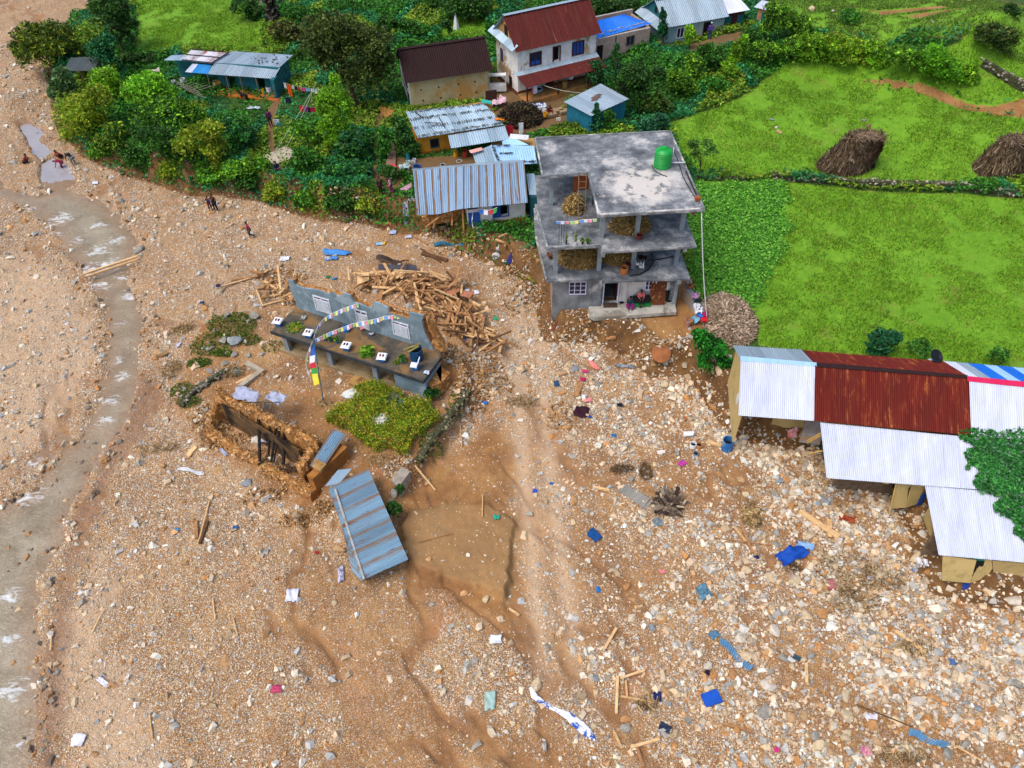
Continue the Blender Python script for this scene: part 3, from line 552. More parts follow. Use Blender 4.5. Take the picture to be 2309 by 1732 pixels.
# ---------------------------------------------------------------- building materials
CONC = M('weathered_concrete', '969a9b', '63686b', .8, .9, 0, .3, 6, .3, .62, .2, 'cdc9c4', .33)
def streak(m, dark='3e4244'):
    t = m.node_tree; b = next(n for n in t.nodes if n.type == 'BSDF_PRINCIPLED'); l = b.inputs['Base Color'].links[0].from_socket; v = coord(t, 'Object', (2.2, 2.2, .25)); t.links.new(mix(t, ramp(t, noise(t, v, 1.2, 6, .7), (.5, 0.), (.68, .7)), l, lin(dark)), b.inputs['Base Color'])
streak(CONC)
def slabmat():
    m, t, b, o = nodes('stained_slab'); v = coord(t); n1 = noise(t, v, .45, 8, .72, .15); n2 = noise(t, v, 1.5, 6, .7); n3 = noise(t, v, 9, 5, .7)
    c = ramp(t, mth(t, 'ADD', mth(t, 'MULTIPLY', n1, .75), mth(t, 'MULTIPLY', n2, .25)), (.38, lin('34393f')), (.46, lin('565b61')), (.53, lin('7b7f83')), (.6, lin('b8b5b2')))
    c = mix(t, ramp(t, n2, (.63, 0.), (.72, .85)), c, lin('4a4742')); c = mix(t, ramp(t, n3, (.3, .3), (.6, 0.)), c, lin('5a5d60')); c = mix(t, ramp(t, n3, (.62, 0.), (.75, .45)), c, lin('dcd8d4'))
    ds_ = nd(t, 'ShaderNodeVectorMath', operation='DISTANCE'); t.links.new(v, ds_.inputs[0]); ds_.inputs[1].default_value = (5.9, 2.6, 8.2)
    wf = ramp(t, mth(t, 'ADD', mth(t, 'MULTIPLY', ds_.outputs['Value'], .13), mth(t, 'MULTIPLY', n2, .7)), (.52, .9), (.66, 0.)); c = mix(t, wf, c, mix(t, ramp(t, n2, (.52, 0.), (.6, 1.)), lin('c4bdb6'), lin('55585b')))
    t.links.new(c, b.inputs['Base Color']); b.inputs['Roughness'].default_value = .85; bump(t, b, n3, .25, .02); return m
SLAB = slabmat(); PLAS = M('grey_blue_plaster', '7f93a0', '65787f', .9, .9, 0, .2, 8, c3='8f9fa8', s3=.8); PLASD = M('dark_slab_edge', '26292b', '3b3f40', 2, .8)
PIL = M('pillar_concrete', '8d979c', '747d82', 1.5, .85, 0, .2, 10); FLOORC = M('balcony_floor', '5c564c', '37352f', .9, .9, 0, .4, 6, c3='7b5f3c', s3=.35)
DARK = M('painted_interior_shade', '14120f', '0c0b0a', 2, .9); GLASS = M('window_glass', '1c2a4a', '111a2c', 2, .25, bmp=0, spec=.6); WHITEP = M('white_paint', 'dcdcf0', 'c4c4dc', 3, .6); BLUEP = M('blue_paint', '1f4fa0', '193f86', 2, .6)  # DARK paints the shade of unlit openings onto solid parts
MUD = M('mud_plaster', 'b08a52', '94713f', 1.2, .95, 0, .5, 6, c3='6e4c2c', s3=.9); BROWN = M('brown_stone_wall', 'a8743c', '6e4722', 3.5, .95, 0, 1.0, 7, c3='c99b62', s3=3)
WOOD = M('raw_timber', 'b98a57', '8d6238', 2, .8, bmp=.3); DWOOD = M('dark_timber', '3a2a20', '241a14', 3, .85); OLDWOOD = M('old_timber', '7d6a55', '5b4a3a', 3, .85)
CREAM = M('cream_mud_wall', 'bfae88', 'a8946a', .9, .95, 0, .4, 7, c3='b88a4c', s3=.35); LIMEW = M('lime_washed_wall', 'dfe0e0', 'c4c2bc', 1.2, .9, 0, .3, 8, c3='a88d6a', s3=.5)
WHITEW = M('white_wall', 'd6d8da', 'bfc0bd', 1.5, .85, 0, .2); OCHRE = M('ochre_wall', 'c48a26', 'a8701c', 1.5, .9, 0, .3); ORANGE = M('orange_clay_base', 'b5651f', '8f4c18', 2, .9, 0, .3)
TEALP = M('teal_sheet_wall', '1f6a74', '17545e', 1.2, .6, .1, .1); BRICK = None
def brickmat():
    m, t, b, o = nodes('brick_wall'); v = coord(t); bt = nd(t, 'ShaderNodeTexBrick'); mp = nd(t, 'ShaderNodeMapping'); mp.inputs['Rotation'].default_value = (R(90), 0, 0); t.links.new(v, mp.inputs[0]); t.links.new(mp.outputs[0], bt.inputs[0])
    bt.inputs['Scale'].default_value = 3.2; bt.inputs['Color1'].default_value = (*lin('a3867a'), 1); bt.inputs['Color2'].default_value = (*lin('8d7468'), 1); bt.inputs['Mortar'].default_value = (*lin('9c9691'), 1)
    t.links.new(mix(t, ramp(t, noise(t, v, 2, 5), (.45, 0.), (.7, .6)), bt.outputs[0], lin('b3aaa2')), b.inputs['Base Color']); b.inputs['Roughness'].default_value = .9; return m
BRICK = brickmat()
T_WHITE = TIN('white_tin', 'b8bed0', 'd2d7e2', 0, rc2='8d9098', streak=5, dirt=.3, rough=.55, metal=.05, lap=.8, lf=.35); T_GREY = TIN('grey_tin', '7f94a4', '9aaebc', .08, band=.3, dirt=.4, lap=.9, lf=.4); T_RUST = TIN('rusted_tin', '5a1712', '6a2018', .42, '7c2e16', 'a86434', metal=0, rough=.8, dirt=.15)
T_BLUE = TIN('blue_grey_tin', '7897b4', '92aec8', .30, '52281c', '7d6248', streak=9, band=.2, dirt=.5, lap=.6, lf=1.5); T_OLD = TIN('old_tin', '86a0b2', 'a5bccb', .22, '6e4a3a', '8d8275', band=.45, dirt=.3); T_DBR = TIN('dark_brown_tin', '241214', '2e1a1a', .2, '1a0e0e', '3a2622', metal=0, rough=.85, dirt=.2)
T_MAR = TIN('maroon_tin', '4a1512', '5a1d18', .2, '6e2e1c', 'b9a08a', metal=0, rough=.8, dirt=.1, band=.2); T_FALL = TIN('fallen_tin', '6a8ca4', '86a6ba', .36, '6e3420', '86684c', streak=6, band=.35, dirt=.6, lap=.85, lf=.9); T_STRIPE = TIN('striped_tin', 'b9b9c4', 'd4d4da', .5, '7a2a1c', '9c5a3a', band=.6, streak=3)
T_BRB = TIN('bright_blue_tin', '0f62c4', '1a74d8', 0, dirt=.12); T_CYAN = TIN('cyan_tin', '2f86c4', '3a97d4', 0, dirt=.1); T_RED = TIN('pink_red_flashing', 'c41a4a', 'd62a5a', 0, dirt=.1); T_LB = TIN('light_blue_tin', '8fbbe0', 'a9cdea', 0, dirt=.2)
BAMB = None
def bambmat():
    m, t, b, o = nodes('woven_bamboo'); v = coord(t); wv = nd(t, 'ShaderNodeTexWave', wave_type='BANDS', bands_direction='DIAGONAL'); wv.inputs['Scale'].default_value = 6; wv.inputs['Distortion'].default_value = 2; t.links.new(v, wv.inputs[0])
    c = mix(t, wv.outputs['Fac'], lin('b39a5e'), lin('d0b87c')); c = mix(t, ramp(t, noise(t, v, 1.2, 5), (.55, 0.), (.75, .6)), c, lin('7a6a3a')); t.links.new(c, b.inputs['Base Color']); b.inputs['Roughness'].default_value = .8; bump(t, b, wv.outputs['Fac'], .4, .03); return m
BAMB = bambmat()
def post(par, a, b, wd=.12, mat=None, name='post'): m = MB(); m.beam(a, b, wd, wd); return m.build(name, mat or OLDWOOD, par)
def gable(name, label, f, W_, D, zt, zr, walls, roofmat, oh=.35, ohy=.35, ridge_y=None, gmat=None, base=-.6, holes=(), sidehole=(), pitch=.15, rear=None, capmat=None):
    """gable house in frame f: ridge along x, eaves front and back"""
    o = f.o; ry = ridge_y if ridge_y else D/2; mb = MB(); wall(mb, 0, W_, 0, .3, base, zt, holes); wall(mb, 0, W_, D-.3, D, base, zt); wall(mb, 0, .3, .3, D-.3, base, zt, sidehole, 'y'); wall(mb, W_-.3, W_, .3, D-.3, base, zt, (), 'y')
    mb.build('wall', walls, o); g = MB()
    for xx in (0.004, W_-.28): g = MB(); g.prism([(.0, zt+.003), (D, zt+.003), (ry, zr-.05)], xx, xx+.276, axis='x'); g.build('gable_wall', gmat or walls, o)
    kf = (zr-zt)/ry; kb = (zr-zt)/(D-ry)
    sheet('roof_slope', (-oh, ry, zr+.06), (W_+oh, ry, zr+.06), (W_+oh, -ohy, zt-kf*ohy+.06), (-oh, -ohy, zt-kf*ohy+.06), roofmat, o, pitch=pitch)
    sheet('roof_slope', (-oh, ry+.02, zr+.06), (W_+oh, ry+.02, zr+.06), (W_+oh, D+ohy, zt-kb*ohy+.06), (-oh, D+ohy, zt-kb*ohy+.06), rear or roofmat, o, pitch=pitch)
    c = MB(); c.prism([(ry-.22, zr-.05+.1), (ry, zr+.14), (ry+.22, zr+.05), (ry, zr+.1)], -oh, W_+oh, axis='x'); c.build('ridge_cap', capmat or rear or roofmat, o); return o
# ---------------------------------------------------------------- the unfinished concrete house
f = FR(at('D', 1180.9, 608, 4.5), at('D', 1491.6, 601.5, 4.5), 1.6, 'concrete_house', 'unfinished three storey grey concrete house with flat roof slabs and open pillared floors', 'house'); o = f.o
W0 = f.W
def slab(name, poly, z, th=.14, mat=SLAB):
    m = MB(); m.prism(poly, z-th, z); s_ = m.build(name, [mat], o); return s_
L4 = [(2.9, -.57), (9.25, -.18), (8.62, 9.12), (-.56, 8.63), (-.23, 3.75), (2.68, 4.06)]
slab('roof_slab', L4, 8.2)
L3 = [(0, 0), (3.35, .12), (3.35, -.5), (9.2, -.1), (8.7, 8.7), (-.5, 8.4), (-.45, 4.85), (-.65, 4.85)]
slab('floor_slab', L3, 5.5)
L2 = [(0, 0), (3.55, .2), (3.55, -.15), (9.2, 0), (8.75, 8.6), (-.6, 8.3), (-.6, 4.9)]
slab('floor_slab', L2, 2.9)
def rim(z, a, b, h=.07, w_=.1):
    m = MB(); m.beam((*a, z+h/2), (*b, z+h/2), w_, h); m.build('slab_kerb', CONC, o)
for a, b in (((2.95,-.5),(9.15,-.12)),((9.2,-.1),(8.58,9.02)),((8.5,9.04),(-.5,8.55)),((-.5,8.5),(-.18,3.85)),((-.15,3.82),(2.72,4.12)),((2.74,4.0),(2.96,-.44))): rim(8.2, a, b)
for a, b in (((.06,.06),(3.3,.18)),((0,.1),(-.58,4.75)),): rim(5.5, a, b, .09, .14)
rim(2.9, (-.02,.1), (-.55,4.8), .1, .12)
P1 = (.6, 3.42, 5.65, 8.46)
for i, xx in enumerate(P1):
    yy = .72+.07*xx; m = MB(); m.bb(xx-.14, xx+.14, yy, yy+.26, 2.9, 5.36); m.build('pillar', PIL, o)
    if i: m = MB(); m.bb(xx-.14, xx+.14, yy-.04, yy+.22, 5.5, 8.06); m.build('pillar', PIL, o)
for xx, yy in ((.45, 4.6), (3.0, 4.7), (5.6, 4.7), (8.3, 4.8), (.3, 8.1), (3.0, 8.2), (5.6, 8.3), (8.2, 8.4)):
    for z0, z1 in ((2.9, 5.36), (5.5, 8.06)):
        if (xx, yy) == (3.0, 4.7) and z0 > 5: pass
        m = MB(); m.bb(xx-.13, xx+.13, yy, yy+.26, z0, z1); m.build('pillar', PIL, o)
for xx in (3.42,):   # beam stub at the notch
    m = MB(); m.bb(xx-.12, xx+.12, -.5, .9, 5.12, 5.358); m.build('beam', CONC, o); m = MB(); m.bb(xx-.02, xx+.22, -.14, .9, 2.5, 2.757); m.build('beam', CONC, o)
m = MB(); m.bb(8.4, 8.64, -.1, .8, 2.5, 2.757); m.build('beam', CONC, o)
m = MB(); m.bb(8.4, 8.64, -.1, .9, 5.1, 5.357); m.build('beam', CONC, o)
gw = MB(); y0 = .62
wall(gw, .45, 8.5, .95, 1.15, .0, 2.757, ((3.85, 4.8, .22, 2.25), (6.55, 7.25, 1.25, 2.35)))
wall(gw, .45, 3.7, .72, .946, -1.1, 2.757, ((1.45, 2.7, 1.15, 2.3),))
wall(gw, .45, .65, 1.153, 8.2, -.8, 2.757, (), 'y'); wall(gw, 8.3, 8.5, 1.153, 8.4, -.4, 2.757, (), 'y'); wall(gw, .65, 8.3, 8.2, 8.38, -.4, 2.757)
gw.build('ground_floor_wall', CONC, o)
# rendered side of the ground storey shows pinkish brick courses
m = MB(); m.bb(.43, .447, .9, 7.6, -.8, 2.6); m.build('side_render', M('tan_render', 'b39a80', '96806a', 1, .9, c3='8d8a86', s3=.5), o)
m = MB(); m.prism([(2.95,-.38),(3.2,-.55),(8.66,-.12),(8.7,.94),(3.715,.94),(3.715,.6),(2.9,.62),(2.82,.2)], -.08, .2); m.build('porch_slab', M('porch_cement', 'b7b3a8', '8f8d85', .9, .85, c3='7c766a', s3=.7), o)
m = MB(); m.bb(8.46, 8.7, .62, .88, .2, 2.757); m.build('pillar', PIL, o)
wn = window(o, 1.5, 2.66, 1.18, 2.28, .72, fm=WHITEP, gm=GLASS, cols=3, rows=3); window(o, 6.55, 7.3, 1.25, 2.35, .95, fm=WHITEP, gm=GLASS, cols=3, rows=3)
m = MB(); m.bb(3.8, 3.88, .87, .95, .2, 2.3); m.bb(4.78, 4.86, .87, .95, .2, 2.3); m.bb(3.88, 4.78, .87, .95, 2.22, 2.3); fr_ = m.build('door_frame', WHITEP, o)
m = MB(); m.bb(4.70, 4.76, 1.2, 1.95, .22, 2.2); m.build('door', M('red_brown_door', '4a1c14', '3a1510', 3, .6), fr_)
m = MB(); m.bb(3.6, 5.0, 1.6, 8, .1, .2); m.build('inner_floor', M('inner_floor', '5f6668', '4c5254', 1), o)
m = MB(); m.bb(3.86, 4.8, .42, .88, .21, .25); m.build('door_mat', M('brown_mat', '4f3d30', '3d3028', 9, .95), o)
m = MB(); m.bb(5.42, 5.55, .9, .948, 2.1, 2.3); m.bb(8.0, 8.1, .9, .948, 1.2, 1.5); m.build('meter_box', WHITEP, o)
# reinforcing bars left standing at the terrace
for x_ in (.75, .9, 1.05): m = MB(); m.tube([(x_, .55, 5.5), (x_-.02, .58, 6.9)], .015, 5); m.build('steel_bar', DWOOD, o)
m = MB(); m.bb(1.9, 3.0, 4.9, 5.2, 5.5, 7.6); m.build('brick_panel', M('red_bricks', 'a4532c', '8a4526', 4, .9), o)
m = MB(); m.bb(2.1, 3.1, 4.55, 4.75, 5.5, 6.6); m.build('block_panel', CONC, o)
def lw(fr, p): return fr.w(p)
def straw(name, label, cat, f_, cx, cy, cz, rx, ry, h, n, seed, hole=False, cs=('b59a60', 'a08648', 'c4ac74', '86683a', '705428'), ln=.35, wd=.05, tilt=.9, group=None):
    r_ = np.random.RandomState(seed); a = r_.uniform(0, 2*np.pi, n); q = np.sqrt(r_.uniform(0, 1, n)); x_, y_ = cx+rx*q*np.cos(a), cy+ry*q*np.sin(a); pr_ = (1-q**2)**.7 if not hole else np.sin(np.clip(q, 0, 1)*np.pi)**.6
    z_ = cz+.03+h*pr_*(.75+.5*fbm(x_*2, y_*2, seed))
    core = MB(); k_ = 20; prof = [(1.0, 0), (.92, .35), (.7, .7), (.35, .9), (.04, .97)] if not hole else [(1.0, 0), (.8, .6), (.6, .8), (.45, .6), (.3, .15)]
    V = [(cx+rx*p*math.cos(2*math.pi*i/k_), cy+ry*p*math.sin(2*math.pi*i/k_), cz+h*z*.92*(1+.0*i)) for p, z in prof for i in range(k_)]
    core.add(V, [(i*k_+j, i*k_+(j+1) % k_, (i+1)*k_+(j+1) % k_, (i+1)*k_+j) for i in range(len(prof)-1) for j in range(k_)]+[tuple(range((len(prof)-1)*k_, len(prof)*k_))])
    e_ = core.build(name, M('straw_core_'+cs[0], cs[4], cs[3], 8, .95, bmp=1), None, smooth=True); e_.location = f_.a; e_.rotation_euler = (0, 0, f_.rz)
    sq = [(np.array([(-.5,-.09,0),(.5,-.06,.02),(.5,.06,0),(-.5,.09,.02)], float), np.array([(0,1,2,3)]))]
    s_ = scatter('straw', np.stack([x_, y_, z_], -1), np.full(n, ln)*r_.uniform(.5, 1.3, n), sq, pal(cs, n, r_, .35), MV('straw', .8, .1, .2), r_, tilt=tilt*.45, parent=e_); tag(s_, kind='stuff')
    return tag(e_, label, cat, group)
straw('straw_pile', 'heap of yellow maize husks between the front pillars of the concrete house first floor', 'straw pile', f, 2.3, 2.6, 2.9, 1.7, 1.5, 1.5, 2600, 81)
straw('straw_pile', 'heap of yellow maize husks behind the clay jar on the concrete house first floor', 'straw pile', f, 4.7, 2.7, 2.9, 1.35, 1.3, 1.2, 2000, 82)
straw('straw_pile', 'straw nest with a dark hollow beside the ladder under the concrete roof', 'straw pile', f, 1.85, 4.0, 5.5, .62, .6, .9, 900, 83, True)
straw('straw_pile', 'small maize husk heap against the middle pillar just under the concrete roof', 'straw pile', f, 5.3, 1.9, 5.5, 1.3, .8, 1.0, 1500, 84)
# ---------------------------------------------------------------- ruined house of the courtyard
f = FR(at('q', 400, 1090, 3.0), at('r', 950, 1345, 3.0), 1.0, 'ruined_house', 'ruined grey blue house with a broken upper wall behind its flat balcony', 'house'); o = f.o; FRU = f
m = MB(); m.prism([(-.1, 0), (10.92, 0), (10.9, 2.2), (10.6, 2.75), (0, 2.75)], 1.86, 2.0); m.build('balcony_slab', FLOORC, o)
m = MB(); m.prism([(-.14, -.06), (10.96, -.06), (10.96, -.003), (-.14, -.003)], 1.8, 2.04); m.prism([(10.923, .0), (10.98, .0), (10.98, 2.2), (10.923, 2.2)], 1.82, 2.05); m.build('slab_edge', PLASD, o)
top = [(0.13, 2.0), (.16, 2.6), (.0, 3.5), (.06, 4.34), (.45, 4.41), (.5, 4.08), (1.06, 3.98), (1.7, 4.12), (2.26, 4.2), (3.09, 4.12), (3.28, 4.41), (3.56, 4.24), (3.8, 4.2), (4.02, 4.36), (4.3, 4.64), (4.73, 4.58), (4.82, 4.3), (4.9, 4.08),
       (5.4, 4.1), (5.9, 4.0), (6.2, 4.15), (6.3, 4.5), (6.47, 4.67), (6.97, 4.61), (7.41, 4.5), (7.44, 4.12), (8.86, 4.12), (8.9, 4.66), (9.4, 4.7), (9.86, 4.74), (9.8, 4.5), (9.7, 4.3), (9.74, 3.8), (9.83, 3.2), (10.05, 2.6), (10.25, 2.0)]
m = MB(); m.prism(top, 2.5, 2.62, axis='y'); m.build('upper_wall', PLAS, o)
t2 = [(x_+.0, 2+(z_-2)*.97) for x_, z_ in top]; m = MB(); m.prism(t2, 2.623, 2.95, axis='y'); m.build('wall_core', BROWN, o)
for (x0, x1, z0, z1) in ((1.75, 3.0, 2.45, 3.7), (4.85, 5.75, 2.1, 3.6), (7.5, 8.7, 2.4, 3.6)):
    w_ = window(o, x0, x1, z0, z1, 2.5, fm=M('pale_window_frame', 'd0d6dc', 'b4bcc4', 3), gm=DWOOD, cols=2, rows=1, fw=.09); sh = MB()
    n_ = 2
    for k in range(n_):
        a = x0+.09+(x1-x0-.18)*k/n_; b_ = x0+.09+(x1-x0-.18)*(k+1)/n_; sh.bb(a+.04, b_-.04, 2.455, 2.484, z0+.1, z0+(z1-z0)*.74)
    sh.build('shutter', M('flaked_paint', 'c4ccd4', 'a8b2bc', 4, .8), w_)
    tr = MB(); tr.bb(x0+.06, x1-.06, 2.44, 2.5, z0+(z1-z0)*.76, z0+(z1-z0)*.82); tr.build('transom', WHITEP, w_)
m = MB(); m.beam((7.45, 2.56, 4.7), (8.88, 2.56, 4.7), .12, .07); m.beam((7.45, 2.56, 4.16), (8.88, 2.56, 4.16), .12, .05)
for q in (7.5, 7.95, 8.4, 8.84): m.bb(q-.025, q+.025, 2.53, 2.6, 4.18, 4.67)
m.build('broken_frame', WOOD, o)
for xx in (.35, 3.72, 7.1): m = MB(); m.prism([(xx-.17, .42), (xx+.17, .42), (xx+.17, .72), (xx-.17, .72)], -.3, 1.858); m.build('pillar', PIL, o)
m = MB(); wall(m, 8.55, 10.75, .4, .62, -.4, 1.857); wall(m, 10.53, 10.75, .623, 2.3, -.4, 1.857, (), 'y'); m.build('porch_wall', PLAS, o)
m = MB(); wall(m, .2, 10.5, 2.2, 2.45, -.3, 1.857, ((1.6, 2.4, 0, 1.5), (4.9, 5.7, 0, 1.6))); wall(m, .1, .3, .8, 2.2, -.3, .5, (), 'y'); m.build('rear_wall', MUD, o)
m = MB(); m.prism([(-.3, .3), (8.54, .3), (8.54, 2.19), (-.3, 2.19)], -.3, .08); m.build('porch_floor', M('porch_clay', '9d8c6c', '7e6a4b', 1, .9, c3='6b5233', s3=.8), o)
m = MB(); m.prism([(9.8, 2.7), (10.35, 2.4), (10.9, 2.2), (11.6, 2.0), (11.5, 1.0), (11.1, .5), (10.77, .7), (10.77, 2.4), (10.3, 3.4), (9.9, 3.3)], -.3, 1.1); bw = m.build('collapsed_side', BROWN, o)
m = MB(); m.prism([(10.3, 2.96), (10.0, 2.4), (9.7, 4.1), (10.0, 4.1)][0:1]+[(9.75, 2.0), (10.9, 2.0), (10.5, 2.9), (10.2, 3.6), (9.9, 4.2)], 2.63, 3.2, axis='y'); m.build('wall_core', BROWN, o)
m = MB(); m.bb(5.6, 6.9, -.5, .28, -.2, .12); m.build('step', MUD, o)
# ---------------------------------------------------------------- blue tin roof house with white wall
f = FR(at('e', 1140, 1640, 1.6), at('e', 1855, 1545, 1.6), 1.6, 'tin_roof_house', 'white walled house with blue door under a rust striped blue tin roof', 'house'); o = f.o; FTB = f
m = MB(); wall(m, 0, 4.42, 0, .3, 0, 2.0, ((1.95+.0, 3.1, .75, 1.75),)); wall(m, 4.12, 4.42, .3, 4.6, 0, 2.0, (), 'y'); wall(m, -3.4, 4.42, 4.6, 4.9, 0, 2.0); wall(m, 0, .25, .3, 4.6, 0, 1.9, (), 'y'); m.build('wall', WHITEW, o)
m = MB(); m.bb(-.03, 4.45, -.05, -.003, -.3, .42); m.bb(4.423, 4.47, -.003, 4.6, -.3, .42); m.bb(0, 4.42, .0, .3, -.3, -.003); m.build('clay_plinth', ORANGE, o)
m = MB(); m.bb(.08, .9, -.08, -.053, .02, 1.45); d_ = m.build('door', BLUEP, o); m = MB(); m.bb(.05, .08, -.1, -.003, .02, 1.48); m.bb(.9, .93, -.1, -.003, .02, 1.48); m.build('frame', BLUEP, d_)
m = MB(); m.bb(1.9, 3.15, -.06, -.003, .72, .79); m.bb(1.9, 3.15, -.06, -.003, 1.71, 1.78); m.bb(1.9, 1.96, -.06, -.003, .79, 1.71); m.bb(3.09, 3.15, -.06, -.003, .79, 1.71); w_ = m.build('window', BLUEP, o); m = MB(); m.bb(1.96, 2.52, -.045, -.01, .79, 1.71); m.build('shutter', BLUEP, w_)
m = MB(); m.bb(.02, .85, -.04, -.003, 1.72, 1.98); m.bb(2.35, 2.95, -.04, -.003, 1.8, 2.0); m.build('vent', M('dark_blue_paint', '182a55', '101c3c', 2), o)
# the slumped left half: stones, broken rafters
m = MB(); m.prism([(-3.3, 0), (0, 0), (0, 1.1), (-.8, 1.5), (-2.2, 1.2), (-3.3, .7)], 1.2, 4.5, axis='y'); m.build('slumped_wall', BROWN, o)
for a, b in (((-3.2,-.1,.7),(-.4,.9,1.9)),((-2.6,.3,.3),(-1.9,.6,1.8)),((-1.2,.2,.4),(-.9,.8,1.9)),((-.35,.1,-.2),(-.3,.25,1.9))): post(o, a, b, .12, WOOD, 'rafter')
E1 = f.px('e', 450, 910, 5.05); E2 = f.px('e', 1835, 800, 5.15); E3 = f.px('e', 1880, 1310, 3.75); E4 = f.px('e', 1075, 1385, 3.6); E5 = f.px('e', 740, 1430, 3.45); E6 = f.px('e', 500, 1470, 3.2)
Em = E1+(E2-E1)*.45
sheet('roof_slope', Em, E2, E3, E4, T_BLUE, o, pitch=.16, amp=.03); sheet('roof_slope', E1, Em, E4, E6, T_BLUE, o, pitch=.16, amp=.03, curl=lambda U, V_: -.35*np.exp(-((U-.45)/.3)**2)*V_**2+.12*(1-U)*V_, u0=4)
b1 = E1+np.array([0, 2.3, -1.2]); b2 = E2+np.array([.0, 2.4, -1.2]); sheet('roof_slope', E1+np.array([0, .03, .0]), E2+np.array([0, .03, 0]), b2, b1, T_GREY, o, pitch=.16)
# ---------------------------------------------------------------- narrow teal shed between the two
f = FR(at('e', 1915, 1470, 2.0), at('e', 2010, 1460, 2.0), 1.7, 'tool_shed', 'narrow teal shed with a pale tin roof squeezed beside the concrete house', 'shed'); o = f.o
m = MB(); m.bb(0, .7, 0, 2.2, -.3, 1.9); m.build('wall', TEALP, o); a = [f.px('e', *q) for q in ((1860, 950, 3.9), (1960, 945, 3.9), (2002, 1215, 3.7), (1898, 1215, 3.7))]; sheet('roof_sheet', a[0], a[1], a[2], a[3], T_OLD, o)
# ---------------------------------------------------------------- tan house with dark roof
f = FR(at('b', 1215, 910, 3.0), at('b', 1852, 810, 3.0), 3.0, 'mud_wall_house', 'cream mud walled house with a plain dark brown metal roof and square putlog holes', 'house'); o = f.o
gable('', '', f, f.W, 4.1, 2.95, 4.55, CREAM, T_DBR, .38, .45, gmat=MUD, pitch=.2, base=-.5)
m = MB(); m.bb(-.045, -.003, 0, 4.1, -.4, 2.94); m.build('side_plaster', M('pale_plaster', 'b9c0c0', '9aa09c', 1.2, .9, c3='8d8a7c', s3=.5), o)
m = MB()
for hx in (.9, 2.5, 4.3, 5.8): m.bb(hx, hx+.13, -.02, -.002, 1.6, 1.73); m.bb(hx+.1, hx+.23, -.02, -.002, .6, .73)
m.build('putlog_shade_patch', DARK, o)  # dark boxes on the face, painting the shade of putlog holes
window(o, .8, 1.3, 1.6, 2.5, -.045, 'y', fm=DWOOD, gm=GLASS, cols=1); window(o, .5, 1.1, -.2, 1.2, -.045, 'y', fm=DWOOD, gm=DARK, cols=1, name='door')
# ---------------------------------------------------------------- white two storey house
f = FR(at('c', 252, 800, 3.2), at('c', 900, 640, 3.2), 3.2, 'white_farmhouse', 'two storey white washed farmhouse with rusty maroon gable roof and porch roof', 'house'); o = f.o; FWH = f; Wd = 7.9
gable('', '', f, Wd, 4.4, 4.4, 6.35, LIMEW, T_MAR, .3, .35, gmat=MUD, base=-.6, pitch=.16, rear=T_GREY, holes=((3.5, 4.2, 2.4, 3.7),))
m = MB(); m.bb(-.02, -.003, 0, 4.4, -.3, .35); m.bb(0, Wd, -.04, -.003, -.3, .45); m.build('clay_plinth', M('dark_red_clay', '6e3a24', '57301f', 2), o)
sheet('gable_skirt_roof', (-.0, 4.9, 4.6), (.0, -.15, 4.6), (-.6, -.1, 4.2), (-.6, 4.9, 4.2), T_OLD, o)
RBF = M('red_brown_frame', '4f1d1c', '3a1616', 3, .7)
for (x0, x1, z0, z1, c_) in ((1.15, 2.35, 2.45, 3.65, 2), (5.4, 6.65, 2.5, 3.75, 3)):
    w_ = window(o, x0, x1, z0, z1, 0, fm=RBF, gm=GLASS, cols=c_, fw=.1); s_ = MB()
    for k in range(c_): a = x0+.12+(x1-x0-.24)*k/c_; s_.bb(a+.03, a+(x1-x0-.24)/c_-.05, -.045, -.016, z0+.12, z0+(z1-z0)*(.92 if c_ == 3 else .35))
    s_.build('shutter', BLUEP, w_)
m = MB(); m.bb(3.45, 3.55, -.06, -.003, 2.4, 3.75); m.bb(4.15, 4.25, -.06, -.003, 2.4, 3.75); m.bb(3.55, 4.15, -.06, -.003, 3.65, 3.75); m.build('door_frame', RBF, o)
for xx in (1.4, 3.6, 5.8): m = MB(); m.bb(xx, xx+.7, -.03, -.003, 4.0, 4.33); m.build('vent', RBF, o)
window(o, 3.0, 3.5, 2.0, 3.1, 0, 'y', fm=RBF, gm=BLUEP, cols=1); window(o, 1.2, 1.75, -.1, 1.25, 0, 'y', fm=RBF, gm=DARK, cols=1, name='side_door'); window(o, 1.9, 2.5, 4.5, 5.5, 0.0, 'y', fm=DWOOD, gm=DARK, cols=1, name='gable_opening')
m = MB()
for yy, zz_ in ((3.6, 3.3), (3.7, 1.6), (2.9, 1.5), (2.2, 1.35), (1.5, 1.4), (.9, 1.6), (.6, 1.9), (2.6, 1.9)): m.bb(-.02, -.002, yy, yy+.1, zz_, zz_+.1)
m.build('putlog_shade_patch', DARK, o)  # hole shade painted as small dark boxes on the side wall
sheet('porch_roof', (-.35, -.02, 2.25), (Wd+.1, -.02, 2.35), (Wd+.15, -.55, 2.1), (-.3, -.55, 2.05), T_GREY, o); sheet('porch_roof', (-.32, -.5, 2.1), (Wd+.12, -.5, 2.14), (Wd+.2, -1.75, 1.62), (-.1, -1.9, 1.62), T_MAR, o)
m = MB(); m.prism([(-.2, -1.9), (7.9, -1.3), (7.9, -.045), (-.05, -.045)], -.3, .22); m.build('porch_platform', M('clay_platform', '9c7a4c', '7b5a32', 1.5, .95, c3='b0743c', s3=.8), o)
for xx in (.1, 3.2, 6.3): m = MB(); m.tube([(xx, -1.65, .22), (xx, -1.6, 1.68)], .07, 8); m.build('post', DWOOD, o)
window(o, 2.8, 3.6, .25, 1.6, 0, fm=RBF, gm=DARK, cols=1, name='door')
